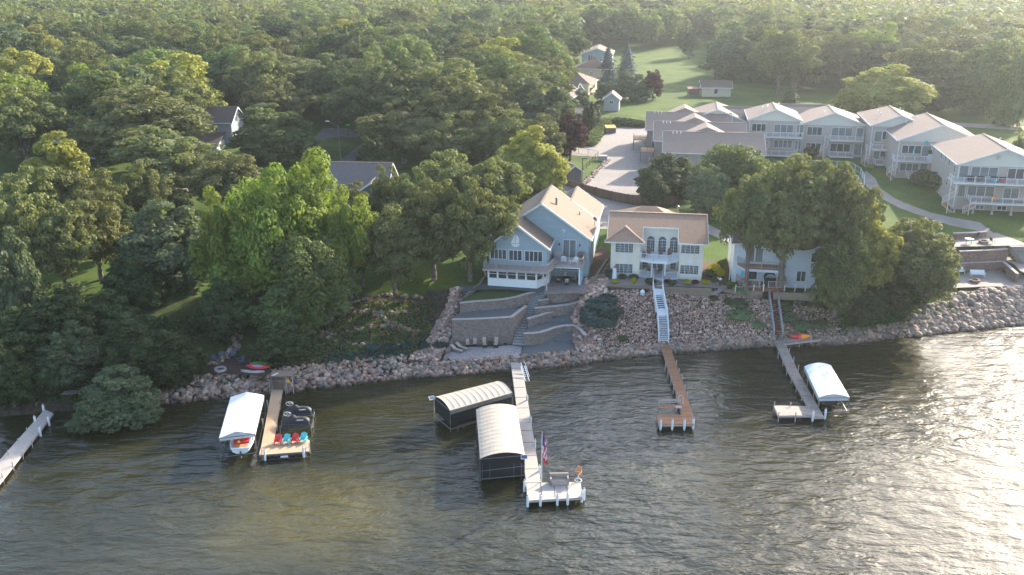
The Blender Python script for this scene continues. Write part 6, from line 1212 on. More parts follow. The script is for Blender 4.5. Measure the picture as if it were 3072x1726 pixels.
p = W(*ZM(1525, 1140), .71); T = thing('swivel_bar_chair', 'tall swivel chair with tan back and white ring base at dock end', 'chair', (p.x, p.y, .71), R(-25)); b = MB(M['wood']); b.box(-.26, -.25, .85, .26, .25, .91); b.build('seat', T); b = MB(M['wood']); b.beam((0, .25, .95), (0, .34, 1.5), .5, .04); b.build('backrest', T); b = MB(M['white']); b.path([(.36*math.cos(a), .36*math.sin(a), .05) for a in [2*math.pi*i/14 for i in range(15)]], .03); [b.tube((0, 0, .5), (.36*math.cos(a), .36*math.sin(a), .05), .02) for a in (0, 1.57, 3.14, 4.71)]; b.tube((0, 0, .4), (0, 0, .86), .04); b.build('base', T)
for s in (-1, 1): b = MB(M['wood']); b.path([(s*.3, -.2, .9), (s*.32, -.2, 1.12), (s*.3, .27, 1.15)], .025); b.build('armrest', T)
# ---- patio furniture by the lake
gp = 'furniture on the lakeside patio'
p = W(*ZT(1345, 1072), 1.2); lounger('tan sling lounger on the lakeside patio, the nearer to the water', (p.x, p.y, 1.2), R(52), gp); p = W(*ZT(1388, 1052), 1.2); lounger('tan sling lounger on the lakeside patio, the nearer to the tall wall', (p.x, p.y, 1.2), R(52), gp)
for x, y, rz, lb in ((1440, 1030, .15, 'tan sling chair against the tall wall, nearer the loungers'), (1502, 1025, 0, 'tan sling chair against the tall wall, nearer the round table')): p = W(*ZT(x, y), 1.2); chair('sling_chair', 'tan_sling', lb, (p.x, p.y, 1.2), rz, gp)
for x, y, rz, lb in ((1585, 1035, .2, 'high-backed swivel chair left of the small table on the lakeside patio'), (1682, 1035, -.2, 'high-backed swivel chair right of the small table on the lakeside patio')): p = W(*ZT(x, y), 1.2); chair('swivel_chair', 'tan_sling', lb, (p.x, p.y, 1.2), rz, gp, rock=True, h=1.35)
p = W(*ZT(1635, 1030), 1.2); rtable('side_table', 'dark_metal', 'small dark table between the two high-backed swivel chairs', p, .42, .55)
# ---- left shore patio with tires and boards
def ZK(x, y): return x/2.3336, 500+y/2.3336
drape([tuple(W(*ZJ(*p), 1.75)[:2]) for p in ((150, 60), (160, 190), (560, 200), (900, 230), (960, 150), (950, 20), (560, -40), (260, -60))], 'dirt_patio', M['mulch'], .02, 1.2, z=1.78)
ring('old white-painted tyre used as a fire ring on the left shore patio', *ZJ(278, 140), 1.82, .75, 'cap', .28)
for x, y, rz, lb in ((1515, 1370, 1.0, 'slate blue chair at the far left of the left shore patio'), (1560, 1350, .6, 'slate blue chair on the left shore patio, second from the left'), (1632, 1340, .1, 'slate blue chair on the left shore patio, middle of the group'), (1685, 1375, -.9, 'slate blue chair on the left shore patio, beside the paddle boards')): p = W(*ZK(x, y), 1.8); adirondack('adirondack_chair', 'slate', lb, (p.x, p.y, 1.8), rz, 'slate blue chairs on the left shore patio')
def board(name, label, p, L_, w, rz, m, m2=None, tilt=.35, h=.1, cat='paddle board'):
    T = thing(name, label, cat, p, rz); T.rotation_euler = (tilt, 0, rz); rows = []
    for i in range(17): t = i/16; x = (t-.5)*L_; ww = w/2*(1-abs(2*t-1)**2.6)+.02; rows.append([(x, -ww, 0), (x, -ww*.6, h*.7), (x, 0, h), (x, ww*.6, h*.7), (x, ww, 0)])
    b = MB(M[m]); b.arc_shell(rows, .05); b.build('hull', T, smooth=True)
    if m2: b = MB(M[m2]); b.arc_shell([[(x*.55, y*.75, z+.012) for x, y, z in r] for r in rows], .02); b.build('pad', T, smooth=True)
    return T
p = W(*ZJ(785, 100), 2.0); board('paddle_board', 'red paddle board with grey pad lying on the left shore patio', (p.x, p.y, 2.15), 3.2, .95, R(-8), 'red', 'grey_side'); p = W(*ZJ(820, 78), 2.0); board('paddle_board', 'bright green board under the red paddle board', (p.x, p.y+.3, 2.05), 3.0, .95, R(-10), 'green'); p = W(*ZJ(715, 168), 1.8); board('kayak', 'pale grey kayak lying below the red paddle board', (p.x, p.y, 1.9), 3.1, .62, R(-6), 'deck', 'black', .1, .22, 'kayak')
p = W(*ZR(2005, 490), 1.2); T = board('kayak', 'red and yellow kayak on its side on the triangular shore deck', (p.x, p.y, 1.25), 3.0, .8, R(3), 'red', None, .7, .3, 'kayak')
km = MB(M['orange']); rows = []
for i in range(9): t = .5+i/16; x = (t-.5)*3.0; ww = .41*(1-abs(2*t-1)**2.6)+.03; rows.append([(x, -ww, .015), (x, -ww*.6, .23), (x, 0, .32), (x, ww*.6, .23), (x, ww, .015)])
km.arc_shell(rows, .03); km.build('yellow_half', T, smooth=True)
p = W(*ZK(1062, 1018), 4.6); T = thing('boat_planter', 'little white rowboat used as a planter on the shaded left lawn', 'planter', (p.x, p.y, H(p.x, p.y)), R(5)); b = MB(M['white']); rows = [[((t-.5)*1.9, -w_, .5+.2*abs(2*t-1)**2), ((t-.5)*1.5, 0, 0), ((t-.5)*1.9, w_, .5+.2*abs(2*t-1)**2)] for t, w_ in [(i/8, .42*(1-abs(i/4-1)**2.5)+.03) for i in range(9)]]; b.arc_shell(rows, .05); b.build('hull', T); b = MB(M['mulch']); b.prism([(-.6, -.25), (.6, -.25), (.6, .25), (-.6, .25)], .3, .45); b.build('soil', T)
p = W(*ZL(680, 405), 2.2); b = MB(M['metal']); b.slab([(-.9, -.6, .3), (.9, -.3, .3), (.7, .5, .3), (-.8, .3, .3)], .12); tag(b.build('upturned_skiff', None, (p.x, p.y, 1.9)), 'small pale metal skiff half hidden under the left shore branches', 'boat')
# pergola in left lawn
p = W(*ZK(320, 690), 5.8); T = thing('pergola', 'dark reddish wooden pergola under the oaks at the left edge', 'pergola', (p.x, p.y, H(p.x, p.y)), R(-10)); b = MB(M['red_deck']); [b.box(sx*1.6-.1, sy*1.3-.1, -.3, sx*1.6+.1, sy*1.3+.1, 2.5) for sx in (-1, 1) for sy in (-1, 1)]; b.build('post', T); b = MB(M['red_deck']); [b.box(-2.1, -1.8+k*.45, 2.5, 2.1, -1.7+k*.45, 2.68) for k in range(9)]; b.build('roof', T)
# ---- fences, lamp, tank, pool
T = thing('board_fence', 'tall brown board fence between the parking lot and the driveway', 'fence', (0, 0, 0)); P = [W(*Z1(x, y), 7.1) for x, y in ((950, 140), (1120, 195), (1250, 230), (1400, 268), (1560, 300), (1680, 312), (2030, 320))]
for p, q in zip(P[:-1], P[1:]): b = MB(M['fence_wood']); L_ = (q-p).length; b.box(0, -.04, -.2, L_, .04, 1.9); o = b.build('panel', T, p, math.atan2(q.y-p.y, q.x-p.x)); b = MB(M['fence_wood']); b.box(-.07, -.1, -.2, .07, .1, 2.05); b.build('post', T, p)
def wirefence(label, pts, h, m, n, name='chain_link_fence', mesh=True, z=7.5):
    T = thing(name, label, 'fence', (0, 0, 0)); P = [W(*p, z) for p in pts]
    b = MB(M[m])
    for p, q in zip(P[:-1], P[1:]):
        k = max(1, int((q-p).length/n)); b.tube(p+Vector((0, 0, h)), q+Vector((0, 0, h)), .03, 6)
        if mesh: b.tube(p+Vector((0, 0, .15)), q+Vector((0, 0, .15)), .02, 6)
        for j in range(int((q-p).length/.35)): g = p.lerp(q, j/int((q-p).length/.35)); b.tube(g+Vector((0, 0, .15)), g+Vector((0, 0, h)), .008, 4)
    b.build('rail', T); b = MB(M[m])
    for p, q in zip(P[:-1], P[1:]):
        k = max(1, int((q-p).length/n))
        for i in range(k+1): g = p.lerp(q, i/k); b.tube(g-Vector((0, 0, .3)), g+Vector((0, 0, h+.05)), .045, 6)
    b.build('posts', T)
def Q2(x, y): return 1000+x/2.576, y/2.576
wirefence('dark wire fence round the small lawn with the grey shed, beside the parking lot', [Q2(1850, 1440), Q2(1930, 1330), Q2(2045, 1220), Q2(1820, 1175)], 1.5, 'bronze', 3)
wirefence('white railing round the swimming pool in front of the condominiums', [ZU(905, 1010), ZU(1230, 1020), ZU(1560, 1030), ZU(2050, 1050), ZU(2260, 1180), (2592, 545), (2590, 580)], 1.3, 'white', 2.4, 'pool_fence')
wirefence('low wooden rail fence on the far bank behind the parking lot', [QZ(770, 800), QZ(900, 810), QZ(1070, 832)], .9, 'timber', 3, 'rail_fence', False)
wirefence('black wire fence along the shrub strip beside the arborvitae', [QZ(560, 950), QZ(690, 830), QZ(770, 800)], 1.3, 'bronze', 3)
drape(G([(2390, 505), (2545, 508), (2588, 540), (2585, 585), (2400, 575)], 7.5), 'pool_deck', M['concrete'], .05, 3); drape(G([(2420, 525), (2540, 530), (2560, 560), (2430, 560)], 7.5), 'pool_water', M['water_blue'], .1, 3)
for k, (x, y) in enumerate(((2550, 522), (2560, 530), (2568, 540))): p = W(x, y, 7.6); t = thing('pool_lounger', 'blue-striped lounger beside the pool railing', 'sun lounger', p, -.6, 'blue loungers by the pool'); b = MB(M['water_blue']); b.box(-.3, -.9, .3, .3, .3, .36); b.build('seat', t); b = MB(M['white']); b.box(-.33, -.9, .0, -.3, .9, .3); b.box(.3, -.9, 0, .33, .9, .3); b.build('frame', t); b = MB(M['water_blue']); b.beam((0, .3, .34), (0, .95, .8), .6, .05); b.build('backrest', t)
p = W(*ZU(1048, 1010), 7.5); t = thing('patio_umbrella', 'closed turquoise umbrella standing by the pool railing', 'umbrella', p); b = MB(M['teal']); b.lathe([(.05, .5), (.3, .7), (.24, 2.2), (.03, 3.0)], n=9); b.build('canopy', t); b = MB(M['metal']); b.tube((0, 0, 0), (0, 0, 3.0), .03); b.build('pole', t)
p = W(*Q2(1920, 1435), 7.5); T = thing('lamp_post', 'black lamp post with flat square head at the corner of the parking lot', 'lamp post', p); b = MB(M['dark_metal']); b.tube((0, 0, 0), (0, 0, 5.6), .08, 8); b.build('pole', T); b = MB(M['dark_metal']); b.box(-.1, -.25, 5.5, .9, .25, 5.7); b.build('lamp_head', T)
p = W(1025, 500, 7.4); T = thing('street_lamp', 'grey street lamp with long arm rising behind the dark-roofed house', 'street lamp', p); hgt = 9.0; b = MB(M['metal']); b.tube((0, 0, 0), (-.3, 0, hgt), .13, 8, .1); b.build('pole', T); b = MB(M['metal']); b.tube((-.3, 0, hgt-.1), (-2.2, 0, hgt+.9), .05, 6); b.build('arm', T); b = MB(M['white']); b.lathe([(.05, 0), (.2, .05), (.2, .15), (.08, .2)], n=8); o = b.build('lamp_head', T, (-2.5, 0, hgt+.85)); o.scale = (2.4, 1, 1)
p = W(1046, 408, 7.5); T = thing('street_sign', 'green street name sign on a post by the far street', 'street sign', p); b = MB(M['dark_metal']); b.tube((0, 0, 0), (0, 0, 3), .06); b.build('post', T); b = MB(M['green']); b.box(-.5, -.03, 2.6, .5, .03, 2.9); b.build('sign_blade', T)
p = W(*QZ(725, 940), 7.5); T = thing('waste_container', 'dark green waste container with yellow lid at the back of the parking lot', 'waste container', p, .1); b = MB(M['dark_side']); b.box(-1.3, -1, 0, 1.3, 1, 1.5); b.build('bin', T); b = MB(M['yellow']); b.slab([(-1.35, -1.05, 1.5), (1.35, -1.05, 1.5), (1.35, 1.05, 1.9), (-1.35, 1.05, 1.9)], .15); b.build('lid', T)
p = W(*QZ(655, 1200), 7.5); T = thing('utility_box', 'green-grey utility box beside the rocks at the parking lot entrance', 'utility box', p); b = MB(M['grey_side']); b.box(-.9, -.7, 0, .9, .7, 1.0); b.build('cabinet', T); b = MB(M['cap']); b.box(-.95, -.75, 1.0, .95, .75, 1.12); b.build('lid', T)
pts = [(lambda p: (p.x+frnd(-.5, .5), p.y+frnd(-.8, .8), 7.6, frnd(.15, .4)))(W(*QZ(460+t*240, 1440-t*240), 7.5)) for t in [rnd.random() for _ in range(260)]]
scatter_rocks(pts, 'landscape_rocks', PALE, 1, 'strip of pale landscape rocks along the left edge of the parking lot')
p = W(*QZ(476, 490), 10.2); T = thing('patio_umbrella', 'open white umbrella on the deck of the grey-brown hipped house', 'umbrella', (p.x, p.y, 9.8)); b = MB(M['white']); b.lathe([(1.9, 0), (1.0, .45), (.03, .8)], n=8, cap=False); b.build('canopy', T); b = MB(M['metal']); b.tube((0, 0, -2.2), (0, 0, .8), .04); b.build('pole', T)
T = thing('wooden_deck', 'brown wooden deck under the white umbrella up the street', 'deck', (p.x, p.y, 7.5), R(-15)); b = MB(M['bronze']); b.box(-3, -2, 0, 3.5, 2, .4); b.box(-3, -2, 1.8, 3.5, 2, 2.0); [b.box(sx*2.8-.1, -1.9, 0, sx*2.8+.1, -1.7, 1.9) for sx in (-1, 1)]; b.build('platform', T); railing(T, [(-2.9, 1.9), (-2.9, -1.9), (3.4, -1.9), (3.4, 1.9)], 2.0, 'bronze', sp=.3)
# rope fence
posts_ = [(38, 1255), (240, 1245), (435, 1250), (650, 1245), (1103, 1240), (1332, 1240), (1555, 1240), (1785, 1238), (1735, 1155), (1690, 1080), (1635, 1000)]
T = thing('rope_fence', 'white posts with drooping white rope along the timber wall of the white house', 'fence', (0, 0, 0)); P = [W(*ZX(x, y), 6.0) for x, y in posts_]
for p in P: b = MB(M['rope']); b.tube(p-Vector((0, 0, .2)), p+Vector((.06, 0, .95)), .06, 6); b.build('post', T)
b = MB(M['rope'])
for i in range(len(P)-1):
    if i == 3: continue
    a, c = P[i]+Vector((0, 0, .85)), P[i+1]+Vector((0, 0, .85)); b.path([a.lerp(c, k/6)-Vector((0, 0, .3*math.sin(math.pi*k/6))) for k in range(7)], .025, 5)
b.build('rope', T)
# lighthouse ornament, ornament globe, bird bath
p = on(CF, .7, -1.6, .1); T = thing('garden_lighthouse', 'small white lighthouse ornament with red top at the corner of the cream house', 'garden ornament', p); b = MB(M['white']); b.lathe([(.38, 0), (.26, 1.3), (.3, 1.34), (.3, 1.42), (.15, 1.42), (.15, 1.68)], n=12); b.build('tower', T); b = MB(M['red']); b.lathe([(.22, 1.68), (.04, 1.9)], n=12); b.build('cap', T)
p = W(*ZR(645, 222), 4.0); T = thing('buoy_ornament', 'white buoy painted with a blue band on the pinkish riprap', 'buoy', (p.x, p.y, H(p.x, p.y)+.1)); b = MB(M['white']); b.lathe([(.1, 0), (.32, .15), (.36, .4), (.28, .7), (.1, .85)], n=12); b.build('float', T); b = MB(M['aqua']); b.lathe([(.365, .3), (.37, .38), (.365, .46)], n=12, cap=False); b.build('band', T)
p = on(CF, 8.3, -1.9, 0); T = thing('bird_bath', 'grey stone bird bath beside the white boardwalk', 'bird bath', p); b = MB(M['cap']); b.lathe([(.2, 0), (.1, .2), (.12, .5), (.5, .6), (.52, .7), (.4, .62)], n=14); b.build('bowl', T)
p = on(CF, 15.9, -2.5, 0); T = thing('pelican_ornament', 'white pelican ornament on a dark post between the cream and white houses', 'garden ornament', p); b = MB(M['dark_metal']); b.tube((0, 0, 0), (0, 0, .8), .1); b.build('post', T); b = MB(M['white']); b.lathe([(.03, .8), (.2, .9), (.22, 1.05), (.05, 1.2)], n=8); b.beam((0, 0, 1.1), (-.5, 0, 1.2), .08, .06); b.build('bird', T)
for x, y, leaf, r, h, lb in ((1.9, -1.4, 'dark', .62, .75, 'dark green dome shrub in front of the left windows of the cream house'), (4.6-1.1, -1.6, 'dark', .75, .85, 'dark green dome shrub left of the cream house recess'), (6.0, -3.2, 'dark', .85, .8, 'dark green dome shrub just left of the white boardwalk'), (9.1, -3.2, 'dark', .7, .75, 'dark green dome shrub just right of the white boardwalk'),
    (.9, -3.2, 'gold', .6, .5, 'yellow dome shrub below the lighthouse ornament'), (3.5, -3.0, 'gold', .5, .8, 'yellow-green upright shrub left of the boardwalk'), (11.2, -2.3, 'gold', .65, .65, 'yellow dome shrub below the sailboat emblem, left of the dark one'), (12.4, -2.2, 'bur', .55, .6, 'dark burgundy dome shrub between the two yellow ones'), (13.8, -2.2, 'gold', .65, .65, 'yellow dome shrub right of the burgundy one'),
    (15.2, -1.0, 'dark', .8, .8, 'dark green dome shrub at the right corner of the cream house'), (16.6, -2.0, 'dark', .85, .8, 'dark green dome shrub beside the pelican ornament'), (5.9, -2.2, 'bur', .8, .55, 'red-flowering low shrub left of the boardwalk'), (8.6, -2.2, 'bur', .7, .5, 'brownish low shrub right of the boardwalk'), (.0, -1.0, 'juniper', .9, 1.3, 'loose grey-green bush at the left corner of the cream house')):
    p = CF.world(x, y); shrub(p.x, p.y, r, h, leaf, lb, 'round shrubs in the gravel bed of the cream house', z=6.5, lumps=1 if 'dome' in lb else 6)
for x, y, r, h, leaf, lb in ((15.3, 4.2, 1.0, 1.2, 'gold', 'bright yellow-green bush between the cream and white houses, the rear one'), (16.4, 2.4, .9, 1.1, 'gold', 'bright yellow-green bush between the cream and white houses, the front one'), (14.6, 2.2, .9, 1.0, 'dark', 'dark green bush against the right wall of the cream house'), (16.8, 5.4, 1.0, 1.5, 'dark', 'dark bush by the driveway end between the houses')): p = CF.world(x, y); shrub(p.x, p.y, r, h, leaf, lb, z=H(p.x, p.y))
for px, py, r, h, lb, lf in ((2225, 868, 1.5, .7, 'spreading grey-blue juniper below the white house deck', 'silver'), (2285, 868, 1.2, .6, 'low green shrub between the juniper and the grey stairs', 'dark'), (2380, 862, 1.2, .7, 'low dark shrub right of the grey stairs top', 'dark')): p = W(px, py, 6.0); shrub(p.x, p.y, r, h, lf, lb, name='low_shrub')
for k in range(16):
    px, py, r, h = [(1768, 945, 1.5, 1.0), (1800, 925, 1.6, 1.2), (1828, 945, 1.5, 1.0), (1785, 972, 1.6, 1.1), (1812, 978, 1.5, 1.0), (1822, 908, 1.3, .9)][k % 6]
    if k > 5: break
    p = GR(px, py+6); shrub(p.x, p.y, r*1.35, h*1.25, 'juniper', 'spreading bluish juniper mass on the riprap beside the curved walls', 'bluish juniper spread', name='juniper_bush', ls=.2)
for px, py, r, h, leaf, lb in ((2215, 962, 1.9, 1.3, 'silver', 'large silvery green bush on the riprap left of the grey stairs'), (2220, 925, 1.5, 1.0, 'willow', 'green bush with white blooms above the silvery bush'), (2180, 915, .8, .8, 'dark', 'dark green hosta-like clump left of the bush with white blooms'), (2140, 905, .8, .6, 'dark', 'small dark green clump highest on the riprap'), (2270, 985, 1.3, .7, 'silver', 'low silvery bush just left of the grey stairs'), (1868, 1022, 1.0, .5, 'dark', 'low brown-green clump near the water left of the red-brown dock'), (1932, 880, .6, .4, 'bur', 'small burgundy clump high on the riprap near the boardwalk'),
    (2365, 970, 1.3, 1.0, 'willow', 'green bush just right of the grey stairs'), (2400, 990, 1.5, 1.0, 'silver', 'low pale green bush above the kayak'), (2355, 930, 1.4, 1.0, 'dark', 'dark bush right of the upper grey stairs'), (2450, 985, 1.6, .9, 'willow', 'low green bush right of the kayak'), (1850, 955, .7, .6, 'oak', 'olive tuft at the foot of the juniper mass')):
    p = GR(px, py); shrub(p.x, p.y, r, h, leaf, lb, name='bush', ls=.2)
